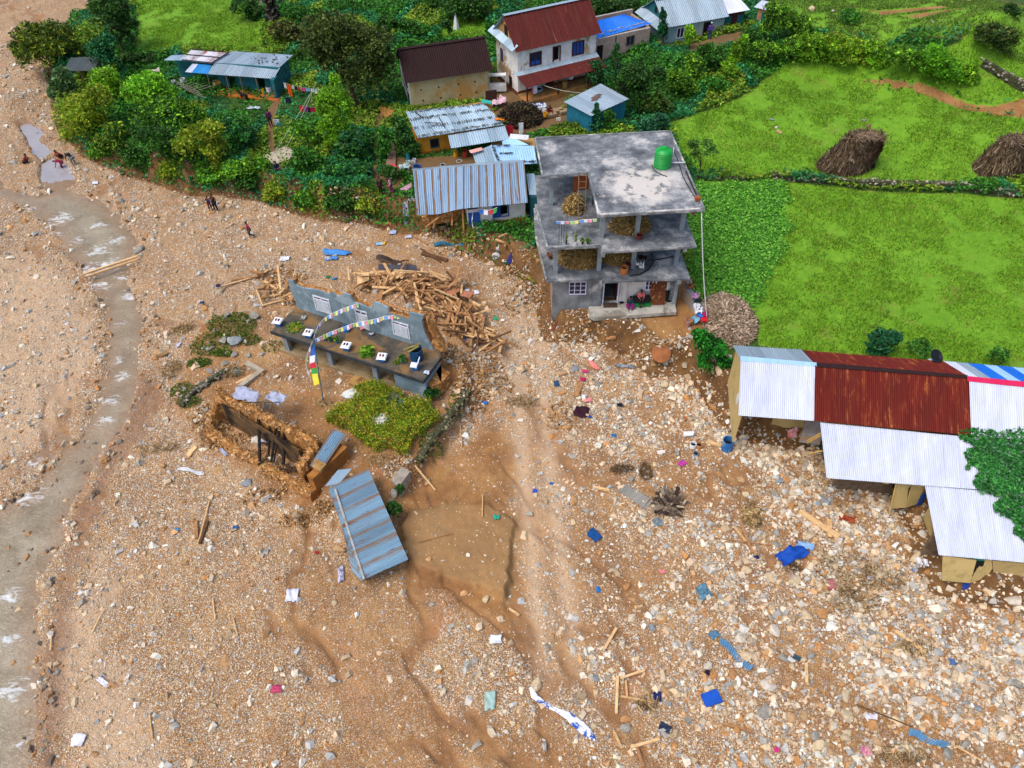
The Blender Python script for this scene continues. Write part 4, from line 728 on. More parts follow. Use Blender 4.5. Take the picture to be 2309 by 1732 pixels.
# ---------------------------------------------------------------- teal long house on the left
f = FR(at('y', 960, 780, 2.6), at('y', 1730, 850, 2.6), 2.4, 'teal_long_house', 'long teal sheet metal house with grey tin roofs and an open orange clay veranda', 'house'); o = f.o
m = MB(); wall(m, -1.1, 5.35, 1.2, 1.35, -.3, 2.5, ((0, .7, 0, 1.6), (3.0, 3.7, 0, 1.6))); wall(m, 5.2, 5.35, 1.353, 3.3, -.3, 2.45, (), 'y'); wall(m, -1.1, 5.35, 3.3, 3.4, -.3, 2.5)
wall(m, -5.8, -1.12, 2.3, 2.4, -.3, 2.15); wall(m, -5.8, -5.7, 2.404, 3.3, -.3, 2.3, (), 'y'); m.build('wall', TEALP, o)
window(o, 2.2, 2.75, 1.2, 2.0, 5.35, 'y', 1, fm=M('teal_frame', '3b8a90', '2f7278', 2), gm=GLASS, cols=1)
m = MB(); m.prism([(5.36, 1.2), (5.36, 0), (5.0, 0.02), (5.0, .4)], 0, 1.9); m.build('side_screen', TEALP, o)
m = MB(); m.bb(-.9, 5.5, -.35, 1.19, -.35, .12); m.build('veranda_floor', ORANGE, o)
A1, A2, A3, A4 = [f.px('y', *q) for q in ((1060,165,5.1),(1955,220,5.1),(1760,400,4.9),(795,335,4.9))]; sheet('roof_sheet', A1, A2, A3, A4, T_GREY, o, pitch=.2)
A5, A6 = f.px('y', 1670, 570, 4.2), f.px('y', 700, 500, 4.2); dz = np.array([0, 0, -.05]); sheet('porch_roof', A4+dz, A3+dz, A5, A6, T_GREY, o, pitch=.2)
B1, B2, B3, B4 = [f.px('y', *q) for q in ((460,145,5.2),(1015,190,5.2),(765,345,4.95),(330,300,4.85))]; sheet('roof_sheet', B1, B2, B3, B4, T_STRIPE, o, pitch=.2)
C1, C2, C3, C4 = [f.px('y', *q) for q in ((170,225,4.9),(400,215,4.95),(330,300,4.75),(60,300,4.65))]; sheet('roof_sheet', C1, C2, C3, C4, T_OLD, o, pitch=.2)
for p_, q_ in ((B1, B2), (B1*.5+B4*.5, B2*.5+B3*.5), (B4, B3), (B2, B3)): m = MB(); m.beam(p_+(0, 0, .07), q_+(0, 0, .07), .07, .05); m.build('roof_batten', DWOOD, o)
D1, D2, D3, D4 = [f.px('y', *q) for q in ((480,350,4.7),(765,365,4.7),(700,500,4.25),(370,470,4.25))]; De = D1*.7+D2*.3; Df = D4*.7+D3*.3; sheet('canopy_sheet', D1, De, Df, D4, T_WHITE, o); sheet('canopy_sheet', De, D2, D3, Df, T_CYAN, o)
for xx in (-1.3, .6, 2.0, 3.6, 5.2): m = MB(); m.tube([(xx, -.1, .1), (xx-.05, .1, 1.95)], .04, 6); m.build('post', OLDWOOD, o)
r_ = np.random.RandomState(3)
for k in range(22):   # stones weighing the sheets down
    u_, v_ = r_.uniform(.45, .98), r_.uniform(.05, .9); p_ = (A1*(1-u_)+A2*u_)*(1-v_)+(A4*(1-u_)+A3*u_)*v_; V, F_ = rock_mesh(300+k, False); q = npmesh('roof_stone', V*r_.uniform(.06, .12)*[1.4, 1, .7], F_, None, M('dark_stone', '4a4a48', '36342f', 4, .9), None, False)
    pw = f.w(p_+(0, 0, .09)); q.location = pw; q.rotation_euler[2] = r_.uniform(0, 3); tag(q, 'dark stone lying on the spotted right end of the teal long house roof', 'stone', 'stones on the teal house roof')
# ---------------------------------------------------------------- ochre house with stone weighted roof
zg = 2.2
f = FR(at('e', 540, 730, 2.2), at('e', 990, 650, 2.2), 2.2, 'ochre_house', 'low ochre mud house under patched tin sheets held down by rows of stones', 'house'); o = f.o
Q = lambda x, y, z: f.px('e', x, y, z)
R1, R2, R3, R4 = Q(360, 175, 4.9), Q(1340, 75, 5.1), Q(1580, 330, 4.4), Q(510, 500, 4.1)
mids = [(R1+(R4-R1)*k/3+(0, 0, .05*(k % 2)), R2+(R3-R2)*k/3+(0, 0, .05*(k % 2))) for k in range(4)]
for k in range(3): a, b = mids[k]; d_, c_ = mids[k+1]; sheet('roof_sheet', a-(0, 0, k*.03), b-(0, 0, k*.03), c_-(0, 0, k*.03+.03), d_-(0, 0, k*.03+.03), T_OLD, o, pitch=.2, sag=.05)
S1, S2, S3, S4 = Q(885, 470, 4.0), Q(1590, 350, 4.2), Q(1650, 520, 3.85), Q(925, 630, 3.6); sheet('lean_to_roof', S1, S2, S3, S4, T_OLD, o, pitch=.2, sag=.04)
xa, xb = 0, float(Q(1600, 400, 4.1)[0]); yb = float(R1[1])
m = MB(); wall(m, 0, xb, .0, .3, -.3, 1.75, ((.95, 1.7, .55, 1.35),)); wall(m, 0, .25, .3, yb-.3, -.3, 1.9, (), 'y'); wall(m, 0, xb, yb-.4, yb-.1, -.3, 2.5); wall(m, xb-.3, xb, .3, yb-.4, -.3, 1.9, (), 'y'); m.build('wall', OCHRE, o)
m = MB(); m.bb(-.03, xb, -.05, -.003, -.35, .35); m.build('clay_plinth', ORANGE, o); window(o, .93, 1.72, .53, 1.37, 0, fm=M('grey_blue_frame', '3d4c55', '2f3b42', 2), gm=DARK, cols=1, fw=.08)
m = MB(); m.tube([(2.85, -1.3, -.1), (2.85, -1.2, 1.5)], .06, 6); m.build('post', OLDWOOD, o)
for p_, q_ in ((Q(480, 190, 4.9), Q(570, 260, 4.75)), (Q(770, 250, 4.8), Q(850, 380, 4.5)), (Q(600, 320, 4.6), Q(800, 325, 4.65))): m = MB(); m.beam(p_+(0, 0, .05), q_+(0, 0, .05), .06, .05); m.build('roof_batten', DWOOD, o)
r_ = np.random.RandomState(9); rowi = ('upper edge', 'second row', 'third row', 'lower edge')
for k in range(4):
    a, b = mids[k]; n_ = 34
    for i in range(n_):
        if r_.uniform() < .12: continue
        p_ = a+(b-a)*((i+.5)/n_)+(r_.uniform(-.04, .04), r_.uniform(-.1, .1)-(.12 if k == 0 else -.1 if k == 3 else 0), .09); V, F_ = rock_mesh(400+i % 12, False)
        q = npmesh('roof_stone', V*r_.uniform(.08, .13)*[1.3, 1, .7], F_, None, M('lichen_stone', '6f7468', '54564c', 5, .95), None, False); q.location = f.w(p_); q.rotation_euler = (0, 0, r_.uniform(0, 3))
        tag(q, f'grey lichen stone in the {rowi[k]} of stones on the ochre house tin roof', 'stone', f'stones along the {rowi[k]} of the ochre house roof')
# low store with stones and a squash vine, between ochre and concrete houses
f = FR(at('e', 1230, 830, 2.0), at('e', 1990, 830, 2.0), 2.0, 'low_store', 'low tin roofed store with a pumpkin vine and stone rows beside the concrete house', 'shed'); o = f.o
Q = lambda x, y, z: f.px('e', x, y, z)
sheet('roof_sheet', Q(1420, 590, 3.8), Q(1960, 600, 3.9), Q(2000, 820, 3.6), Q(1500, 850, 3.55), T_LB, o, pitch=.2); sheet('roof_sheet', Q(1190, 690, 3.5), Q(1420, 595, 3.7), Q(1500, 830, 3.45), Q(1240, 840, 3.3), T_OLD, o, pitch=.2)
sheet('roof_sheet', Q(1560, 540, 3.9), Q(1700, 500, 3.95), Q(1900, 590, 3.85), Q(1570, 600, 3.8), T_LB, o, pitch=.2)
m = MB(); xw = float(Q(1990, 860, 2.3)[0]); m.bb(1.3, xw, .3, 2.1, -.3, 1.2); m.build('wall', MUD, o)
for (a, b, n_) in (((1440, 600, 3.9), (1530, 830, 3.6), 12), ((1440, 600, 3.9), (1660, 600, 3.92), 9), ((1530, 700, 3.75), (1700, 695, 3.8), 7), ((1500, 800, 3.62), (1990, 800, 3.7), 14)):
    for i in range(n_):
        p_ = Q(*a)+(Q(*b)-Q(*a))*((i+.5)/n_)+(0, 0, .06); V, F_ = rock_mesh(420+i, False); q = npmesh('roof_stone', V*r_.uniform(.07, .13)*[1.3, 1, .7], F_, None, M('dark_stone', '4a4a48'), None, False); q.location = f.w(p_)
        tag(q, 'dark stone weighing down the pale tin roof beside the pumpkin vine', 'stone', 'stones on the low store roof')
# ---------------------------------------------------------------- brick house with bright blue roof
f = FR(at('c', 890, 500, 3.6), at('c', 1335, 400, 3.6), 3.6, 'brick_house', 'small unplastered brick house with a bright blue roof weighed down by rubble', 'house'); o = f.o; Q = lambda x, y, z: f.px('c', x, y, z)
m = MB(); wall(m, 0, f.W, 0, .25, -.4, 1.95, ((.15, .75, -.2, 1.3), (3.3, 4.2, .7, 1.6))); wall(m, f.W-.25, f.W, .25, 3.4, -.4, 2.1, (), 'y'); wall(m, 0, f.W, 3.4, 3.6, -.4, 2.5); wall(m, 0, .25, .25, 3.4, -.4, 2.1, (), 'y'); m.build('wall', BRICK, o)
window(o, .13, .77, -.22, 1.32, 0, fm=DWOOD, gm=DARK, cols=1, name='door'); window(o, 3.28, 4.22, .68, 1.62, 0, fm=OLDWOOD, gm=GLASS, cols=2)
q0, q1, q2, q3 = Q(900, 175, 6.1), Q(1130, 118, 6.3), Q(1365, 195, 5.7), Q(885, 325, 5.6); sheet('roof_sheet', q0, q1, q2, q3, T_BRB, o, pitch=.2); m = MB(); m.bb(2.1, 2.2, -.02, -.003, -.3, 1.9); m.build('drain_pipe', DWOOD, o)
for i in range(26):
    t_ = (i+.3)/26; p_ = (q3+(0, .35, 0))*(1-t_)+(q2+(-.2, .3, 0))*t_+(0, r_.uniform(-.15, .3), .16); V, F_ = rock_mesh(440+i % 9, False); q = npmesh('roof_stone', V*r_.uniform(.06, .14)*[1.4, 1, .6], F_, None, M('pale_rubble', 'b3b0a8', '55524c', 5, .95), None, False); q.location = f.w(p_); q.rotation_euler = (0, 0, i)
    tag(q, 'rubble stone in the row along the eave of the bright blue brick house roof', 'stone', 'rubble along the blue roof eave')
# ---------------------------------------------------------------- grey blue long house at the back
f = FR(at('c', 1463, 378, 3.8), at('c', 1950, 270, 4.0), 3.8, 'grey_blue_house', 'long pale grey blue house with a big light tin gable roof and white window', 'house'); o = f.o; f.W = f.W
GB = M('pale_blue_wall', '8aa0a4', '7590a0', .8, .9, c3='9ba59c', s3=.4); gable('', '', f, f.W, 4.6, 1.95, 3.5, GB, T_GREY, .25, .3, base=-.5, gmat=TEALP, pitch=.2, rear=T_GREY, holes=((4.2+.0, 5.0, -.2, 1.5),))
sheet('gable_skirt_roof', (-.9, 4.8, 1.6), (-.9, -.2, 1.6), (0, -.25, 2.05), (0, 4.8, 2.05), T_GREY, o)
window(o, 1.25, 2.05, .45, 1.45, 0, fm=WHITEP, gm=GLASS, cols=2); window(o, 4.18, 5.02, -.2, 1.52, 0, fm=DWOOD, gm=DARK, cols=1, name='door'); window(o, 2.0, 2.4, 2.3, 2.9, 0, 'y', fm=DWOOD, gm=DARK, cols=1, name='gable_opening')
x0 = f.W; m = MB(); wall(m, x0+.003, x0+2.4, .3, .5, -.4, 1.8, ((1.0+x0, 1.6+x0, -.2, 1.5),)); wall(m, x0+2.2, x0+2.4, .5, 3, -.4, 1.8, (), 'y'); m.build('annexe_wall', TEALP, o); window(o, x0+.98, x0+1.62, -.2, 1.52, .3, fm=RBF, gm=RBF, cols=1, name='annexe_door'); m = MB(); m.bb(x0+.6, x0+2.3, .25, .297, 1.55, 1.8); m.build('annexe_fascia', RBF, o)
sheet('annexe_roof', (x0-.1, 3.2, 2.6), (x0+2.7, 3.2, 2.6), (x0+2.8, 0, 1.95), (x0+.1, 0, 1.95), T_WHITE, o); m = MB(); m.bb(3.5, 6.2, -.5, -.02, -.45, -.12); m.build('step', CONC, o)
# outhouse further right
f = FR(at('d', 325, 150, 4.6), at('d', 425, 175, 4.6), 4.5, 'outhouse', 'tiny brown hut with teal tin door and white flat roof at the hill foot', 'hut'); o = f.o
m = MB(); m.bb(0, 1.3, 0, 1.2, -.3, 1.4); m.build('wall', M('pinkish_mud', 'a5805c', '8c6a4a', 2), o); m = MB(); m.bb(.45, .95, -.03, -.003, -.1, 1.1); m.build('door', TEALP, o); sheet('roof_sheet', (-.4, 1.5, 1.6), (1.5, 1.5, 1.55), (1.5, -.2, 1.45), (-.4, -.2, 1.45), T_WHITE, o)
# ---------------------------------------------------------------- small teal shed with patched roof
f = FR(at('c', 845, 1090, 2.9), at('c', 1120, 990, 2.9), 2.8, 'patched_roof_shed', 'small square teal shed with pale tin roof and a brown patch on it', 'shed'); o = f.o; Q = lambda x, y, z: f.px('c', x, y, z)
a, b, c_, d_ = Q(940, 693, 4.9), Q(1175, 820, 4.8), Q(860, 965, 4.65), Q(632, 845, 4.75)
def wq(p, q, s_, z1): 
    m = MB(); p2 = p+(q-p)*.06; q2 = q-(q-p)*.06; m.prism([(p2[0], p2[1]), (q2[0], q2[1]), (q2[0]+s_[0], q2[1]+s_[1]), (p2[0]+s_[0], p2[1]+s_[1])], -.3, z1); return m
cen = (a+b+c_+d_)/4; In = [cen+(p-cen)*.9 for p in (a, b, c_, d_)]; m = MB(); m.prism([(p[0], p[1]) for p in (In[3], In[2], In[1], In[0])], -.4, 1.8); m.build('wall', M('teal_blue_sheet', '1f6f86', '175a70', 1.5, .6), o)
sheet('roof_sheet', d_, a, b, c_, T_GREY, o, pitch=.25, amp=.02); r2 = np.random.RandomState(4); rp = []
for k in range(18): t_ = 2*math.pi*k/18; rr = .5+.35*r2.uniform(); rp.append((cen[0]+.15+.95*rr*math.cos(t_), cen[1]+.25+.45*rr*math.sin(t_)+.15*math.cos(t_)))
nr = np.cross(b-d_, c_-a); nr /= nr[2]; zc = lambda x_, y_: cen[2]-(nr[0]*(x_-cen[0])+nr[1]*(y_-cen[1])); m = MB(); nn = len(rp); m.add([(x_, y_, zc(x_, y_)+.035) for x_, y_ in rp]+[(x_, y_, zc(x_, y_)+.055) for x_, y_ in rp], [tuple(range(nn))[::-1], tuple(range(nn, 2*nn))]+[(i, (i+1) % nn, nn+(i+1) % nn, nn+i) for i in range(nn)]); m.build('roof_patch', M('brown_patch', '6a5650', '54453f', 3), o)
# dark leaf hut at far left
f = FR(at('a', 520, 600, 1.8), at('a', 850, 590, 1.8), 1.8, 'roadside_hut', 'small dark open hut with a grey flat roof under the yellow green tree', 'hut'); o = f.o
sheet('roof_sheet', (-.3, 2.2, 1.7), (2.6, 2.2, 1.75), (2.8, -.2, 1.4), (-.3, -.2, 1.4), TIN('dull_tin', '4c5658', '5d6769', .2), o)
for xx in (0, 1.2, 2.4): m = MB(); m.bb(xx, xx+.1, 0, .1, -.3, 1.45); m.bb(xx, xx+.1, 1.9, 2, -.3, 1.7); m.build('post', OLDWOOD, o)
m = MB(); m.bb(-.1, 2.6, 1.8, 1.9, -.2, 1.4); m.bb(.0, 2.5, -.02, .05, -.2, .35); m.build('board_wall', OLDWOOD, o)
# ---------------------------------------------------------------- the long shed at the right edge
def Z_(x, y, z): return f.px('i', x, y, z)
f = FR(at('i', 150, 545, 3.6), at('i', 1930, 700, 3.6), 1.2, 'long_shed', 'long shed whose roof is patched from white, rust red and blue striped tin', 'shed'); o = f.o
def roof4(name, pts, mat, z4, **k): return sheet(name, *[Z_(p[0], p[1], z) for p, z in zip(pts, z4)], mat, o, **k)
roof4('roof_sheet', [(120,108),(545,133),(643,232),(170,195)], T_GREY, (4.3,4.3,5.2,5.2), pitch=.15)
roof4('ridge_cap', [(168,172),(645,215),(645,240),(168,204)], T_LB, (5.24,5.24,5.2,5.2), pitch=5, amp=0)
roof4('roof_sheet', [(170,200),(632,240),(630,578),(155,545)], T_WHITE, (5.2,5.2,3.6,3.6), pitch=.11, amp=.03)
roof4('roof_sheet', [(552,137),(1430,205),(1590,300),(643,225)], T_RUST, (4.3,4.3,5.22,5.22), pitch=.15)
roof4('roof_sheet', [(632,232),(1592,305),(1607,668),(627,578)], T_RUST, (5.25,5.25,3.63,3.63), pitch=.11, amp=.03)
roof4('ridge_cap', [(643,212),(1585,292),(1590,312),(645,240)], T_DBR, (5.3,5.3,5.27,5.27), pitch=5, amp=0)
roof4('ridge_cap', [(1582,298),(2600,395),(2600,432),(1584,330)], T_RED, (5.3,5.3,5.26,5.26), pitch=5, amp=0)
roof4('roof_sheet', [(1595,330),(2600,425),(2620,765),(1607,668)], T_WHITE, (5.24,5.24,3.6,3.6), pitch=.11, amp=.03)
tops = [1435, 1505, 1580, 1685, 1770, 1860, 1950, 2040, 2130, 2220, 2310, 2400]
for k in range(len(tops)-1):
    a, b = tops[k], tops[k+1]; q = lambda s: (s, 205+(s-1430)*.085); bot = lambda s: (1580+(s-1435)*1.02, 300+(s-1435)*.095)
    roof4('roof_sheet', [q(a), q(b), bot(b), bot(a)], (T_WHITE, T_GREY, T_BRB, T_LB, T_BRB, T_LB, T_BRB, T_WHITE, T_BRB, T_LB, T_BRB)[k], (4.3,4.3,5.2,5.2), pitch=.15)
roof4('lean_to_roof', [(665,588),(1620,682),(1640,1005),(705,935)], T_WHITE, (3.5,3.5,2.9,2.9), pitch=.11, amp=.03)
roof4('lean_to_roof', [(1620,680),(2600,790),(2600,1100),(1640,1003)], T_WHITE, (3.52,3.52,2.92,2.92), pitch=.11, amp=.03)
roof4('lean_to_roof', [(1318,980),(2600,1100),(2600,1520),(1405,1415)], T_WHITE, (2.82,2.82,2.3,2.3), pitch=.11, amp=.03)
fp = Z_(150, 545, 3.6); rx = Z_(170, 200, 5.2); bk = Z_(120, 108, 4.3)
m = MB(); x_ = fp[0]+.15; m.prism([(fp[1]+.1, 0), (fp[1]+.1, 2.3), (rx[1], 3.9), (bk[1], 3.0), (bk[1], 0)], x_, x_+.1, axis='x'); m.build('bamboo_end_wall', BAMB, o)
m = MB(); p_ = [(rx[1]-1.2+.28*math.cos(t/10*2*math.pi), 2.1+.42*math.sin(t/10*2*math.pi)) for t in range(10)]; m.prism(p_, x_-.02, x_-.003, axis='x'); m.build('white_patch', WHITEW, o)
lo_ = f.px('i', 660, 700, 1.5)
m = MB(); wall(m, x_+.1, 9.0, bk[1]-.2, bk[1]-.1, -.3, 2.9); wall(m, x_+2.5, 30, fp[1]+2.2, fp[1]+2.3, -1.2, 2.6); m.build('bamboo_wall', BAMB, o)
for px_ in ((165, 600), (140, 590)): a = f.px('i', *px_, 1.0); post(o, (a[0], a[1], -.4), (a[0]+.05, a[1]+.3, 2.35), .1, WOOD)
m = MB(); a = f.px('i', 540, 690, 1.0); b = f.px('i', 668, 715, .9); m.hexa([(a[0],a[1],-.5),(b[0],b[1],-.5),(b[0],b[1]+.1,-.5),(a[0],a[1]+.1,-.5)], [(a[0]+.1,a[1]+.6,1.9),(b[0],b[1]+.6,1.9),(b[0],b[1]+.75,1.9),(a[0]+.1,a[1]+.75,1.9)]); m.build('tarp_wall', M('pale_tarp', '8f8f92', '756a5c', 1.5, .8, c3='a07a50', s3=.9), o)
for (a, b) in (((580,705,1.9),(668,655,2.9)),((585,715,1.8),(668,670,2.8)),((560,790,1.7),(680,765,2.7)),((670,885,2.3),(695,888,2.6)),((680,1010,1.1),(720,938,2.85)),((1095,1160,.5),(1140,965,2.7)),((1060,965,2.6),(1095,968,2.7))):
    m = MB(); m.tube([Z_(*a), Z_(*b)], .045, 6); m.build('bamboo_pole', M('bamboo_pole', 'c9a565', 'a88748', 3), o)
def plate(name, pts, mat, th=.06):
    P_ = [Z_(*p) for p in pts]; n_ = np.cross(P_[1]-P_[0], P_[-1]-P_[0]); n_ /= np.linalg.norm(n_); k = len(P_); m = MB(); m.add([*P_, *[p-n_*th for p in P_]], [tuple(range(k)), tuple(range(k, 2*k))[::-1]]+[(i, k+i, k+(i+1) % k, (i+1) % k) for i in range(k)]); return m.build(name, mat, o)
plate('bamboo_panel', [(1110,1125,.6),(1200,1120,.6),(1215,1000,2.0),(1245,975,2.5),(1140,970,2.6)], BAMB); plate('bamboo_panel', [(1200,1120,.55),(1270,1095,.6),(1320,1060,.7),(1318,985,2.5),(1245,975,2.5),(1230,1010,2.0)], BAMB)
m = MB(); a = Z_(1190, 1000, 1.9); m.box(a+(0, .15, .1), (1.1, .05, .6)); m.build('opening_shade_panel', DARK, o)  # solid panel coloured near-black for the shade inside the gap
plate('blue_door', [(1268,1110,.6),(1300,1100,.6),(1330,1040,1.7),(1300,1040,1.7)], BLUEP)
plate('bamboo_panel', [(1305,1180,.9),(1370,1350,.4),(1385,1350,.4),(1340,1120,2.4)], BAMB)
plate('bamboo_panel', [(1425,1575,.45),(1600,1590,.4),(1640,1450,2.0),(1430,1418,2.15)], BAMB); plate('bamboo_panel', [(1600,1590,.4),(1700,1555,.5),(1740,1500,1.3),(1735,1440,2.1),(1680,1450,1.9)], BAMB); plate('bamboo_panel', [(1745,1530,.7),(2300,1600,.6),(2300,1500,2.0),(1740,1455,2.0)], BAMB)
plate('teal_curtain', [(1615,1455,1.8),(1690,1462,1.8),(1690,1435,2.2),(1620,1432,2.2)], M('teal_cloth', '1f8a78', '177060', 3)); plate('opening_shade_panel', [(1600,1500,1.3),(1680,1500,1.3),(1690,1455,1.95),(1615,1452,1.95)], DARK, .02)  # last plate is solid, its dark colour painting the unlit gap
a, b = Z_(1500, 1500, 1.0), Z_(2500, 1580, 1.0); m = MB(); m.bb(x_+9.5, 34, a[1]+1.2, a[1]+1.35, -1.0, .8); m.bb(x_+5.6, 34, Z_(1200, 1000, 1.5)[1]+.7, Z_(1200, 1000, 1.5)[1]+.8, -1.2, .9); m.build('inner_wall', OLDWOOD, o)
FSH = f
# ---------------------------------------------------------------- trees, bushes, vines
LEAFM = MV('leaf', .6, .42, .15); BARK = M('bark', '6a5844', '473a2c', 5, .95, bmp=.6)
def cp(B, reg, x, y, dy=0.0):
    """point where the sight line of a pixel crosses the upright plane through B"""
    d = ray(*px(reg, x, y)); t = (B[1]+dy)/d[1]; return np.array([d[0]*t, B[1]+dy, CH+d[2]*t])
def mpp(B, reg):   # metres per region pixel at B
    u, v = proj(B); q = P(u, v, B[2]); q2 = P(u+1, v, B[2]); s = SX/(REG[reg][2]) if reg != 'D' else 1; return np.linalg.norm(q-q2)*s
def plant(name, label, cat, reg, base, bl, n, size, cs, seed, trunk=True, group=None, tilt=.75, tw=.16, sq=1.0, drop=0, B=None, limbs=True):
    """bl: blobs in region pixels (cx, cy, rx, ry[, dy])"""
    B = G(reg, *base) if B is None else B; k = mpp(B, reg); r_ = np.random.RandomState(seed); bs = []
    for b in bl:
        c = cp(B, reg, b[0], b[1], b[4] if len(b) > 4 else 0); rx = b[2]*k; rz = b[3]*k*1.02; bs.append((*c, rx, rx*.85, rz*sq))
        for j in range(6):
            a_ = r_.uniform(0, 6.28); e_ = r_.uniform(-.3, 1); q = r_.uniform(.35, .5); bs.append((c[0]+rx*.72*math.cos(a_)*math.cos(e_), c[1]+rx*.62*math.sin(a_)*math.cos(e_), c[2]+rz*.72*math.sin(e_), rx*q, rx*q, rz*q))
    pt, kk = blobpts(bs, n, r_); ck = r_.uniform(.62, 1.3, len(bs))[kk]; nz = .7+.7*vn(pt[:, 0]*2.2+pt[:, 2]*1.3, pt[:, 1]*2.2-pt[:, 2]*1.7, seed)
    keep = vn(pt[:, 0]*1.6+pt[:, 2], pt[:, 2]*1.6-pt[:, 1], seed+5) > .22; pt = pt[keep]; col = pal(cs, len(pt), r_, .25)*(ck[keep]*nz[keep])[:, None]
    gz_ = H(pt[:, 0], pt[:, 1], False); pt[:, 2] = np.maximum(pt[:, 2], gz_+.03+.15*r_.uniform(size=len(pt)))
    e = empty(name, B, 0, label, cat, group); o_ = leaves('crown', pt-B, size*r_.uniform(.6, 1.5, len(pt)), np.clip(col, 0, 1), LEAFM, r_, tilt, e)
    if trunk:
        m = MB(); c0 = np.array(bs[0][:3])-B; top = c0*.9; m.tube([(0, 0, -.2), top*.35+(.05, 0, 0), top*.7+(-.05, .03, 0), top], [tw, tw*.8, tw*.55, tw*.25], 7)
        if limbs:
            for b in bs[1::2][:9]:
                q = np.array(b[:3])-B; s_ = top*r_.uniform(.35, .8); m.tube([s_, s_*.5+q*.5+(0, 0, .15), q*.92], [tw*.4, tw*.25, tw*.1], 5)
        m.build('trunk', BARK, e, smooth=True)
    return e
VINE = ('74a820', '88bc2a', '629418', '9cc838', '5a8a1e'); YV = ('8aa426', 'a0b42c', '749420', 'b4b43a', '628a20'); DG = ('2c4c1e', '386024', '243f1a', '48702c'); MG = ('2f5c1c', '3d7024', '264c18', '4c7f2c'); BG_ = ('1f5a34', '2a6e40', '18482a', '357c4a'); OL = ('46581f', '586a2a', '36461a', '6b7a36', '3e5220'); LG = ('3c7a24', '4c8c2e', '2d641c', '5fa038')
plant('broadleaf_tree', 'tall dark green tree beside the upper left green field', 'tree', 'a', (890,390), [(800,160,130,140),(760,60,110,90),(880,90,80,80),(850,260,90,70),(920,180,60,60)], 4200, .34, DG+('3f6a24',), 201)
plant('broadleaf_tree', 'spreading yellow green tree over the gravel at the upper left corner', 'tree', 'a', (400,560), [(340,330,200,130),(230,270,120,90),(430,250,110,90),(300,420,160,80),(520,380,80,70),(180,340,90,70)], 6200, .3, ('3c5414', '4f6a1a', '66801e', '8a9424', '2a4010'), 202)
plant('small_tree', 'blue green bushy small tree between the two large trees at upper left', 'tree', 'a', (745,560), [(740,400,85,120),(750,310,70,60)], 2200, .28, BG_+('3a7a3a',), 203)
plant('reed_clump', 'grey green clump of long reeds on the bank below the spreading tree', 'reeds', 'a', (440,700), [(440,580,75,90),(450,660,80,70)], 1300, .5, ('4f6f3c', '6a8a55', '3c5a30'), 204, trunk=False, tilt=1.4)
vm = [('a',(620,1040),[(600,760,160,110),(560,860,140,120),(700,700,100,90),(680,900,110,120),(760,960,70,100)],7500,YV,'yellow green vine mound hanging over the bank above the pool','m'),
      ('a',(830,720),[(760,590,110,100),(700,540,60,50),(830,640,90,90)],3800,VINE,'vine covered shrub in front of the small dark hut','m'),
      ('a',(1080,820),[(1040,600,130,80),(1000,680,110,80),(1150,680,110,80)],5200,('6aa81e','7fbc2a','589418','90c83a'),'bright green rounded vine dome left of the teal house veranda','m'),
      ('a',(1330,960),[(1250,830,150,100),(1150,800,120,90),(1350,850,110,80),(1050,860,110,90)],6800,MG+VINE[:2],'long green vine mound below the teal house trellis','m'),
      ('a',(1520,1230),[(1490,930,90,80),(1520,1050,85,110),(1560,1180,60,110),(1400,980,90,80),(1330,1050,90,100)],5600,YV,'yellowish vine curtain draping down the river bank','m'),
      ('a',(1250,1160),[(1180,1000,140,90),(1260,1080,110,80),(1050,980,110,80)],5200,MG,'dark green leafy bank shrub between the two hanging vine masses','m'),
      ('a',(1750,1290),[(1700,1210,110,70),(1820,1180,80,70),(1640,1240,70,60)],3200,VINE+LG,'light green creeper mat on the bank beneath the pale tarp','m')]
vm += [('a',(800,1120),[(760,1010,80,60),(860,1020,80,50),(820,940,80,60)],3200,MG+YV[:2],'green brown scrub on the bank lip above the women at the pool','m'),
      ('a',(980,1130),[(940,1080,80,50),(1060,1120,80,45)],2400,MG,'dark shrub on the bank lip near the pool women','m'),
      ('b',(330,1240),[(300,1080,90,70),(400,1120,80,70)],3000,LG+VINE[:2],'leafy vine field right of the beige tarpaulin','m'),
      ('b',(380,1420),[(330,1300,110,70),(440,1380,90,60),(250,1400,80,50)],3600,LG+MG,'green creeper slope below the vine strangled tree','m'),
      ('b',(720,1460),[(680,1400,110,60),(800,1420,80,60),(560,1430,80,50)],3600,BG_+LG,'dark leafy creeper at the bank top below the squash leaves','m'),
      ('a',(1650,1050),[(1640,900,90,50),(1760,960,80,45),(1700,1060,80,50)],3000,LG+BG_,'low squash leaves between the goat and the beige tarpaulin','m')]
for i, (rg, bs_, bl, n, cs, lb, _) in enumerate(vm): plant('vine_mound', lb, 'vines', rg, bs_, bl, n, .26, cs, 210+i, trunk=False, tilt=.9)
plant('broadleaf_tree', 'huge dark olive tree filling the space left of the cream mud house', 'tree', 'b', (760,900), [(560,330,230,170),(720,480,260,220),(900,420,160,180),(460,260,160,120),(800,650,220,150),(960,560,120,150),(640,240,170,110),(400,400,110,110)], 17000, .26, OL, 220, tw=.3)
plant('vine_covered_tree', 'bright green vine strangled tree with a pointed top in the garden', 'tree', 'b', (590,1260), [(575,700,45,90),(560,830,80,90),(500,820,70,80),(660,870,70,60),(540,960,80,100),(620,1060,60,110),(480,900,60,80),(690,960,35,90),(560,1150,70,80),(500,1080,60,80)], 8500, .22, VINE[:2]+('5f9a1c','82b82c'), 221, tilt=.9)
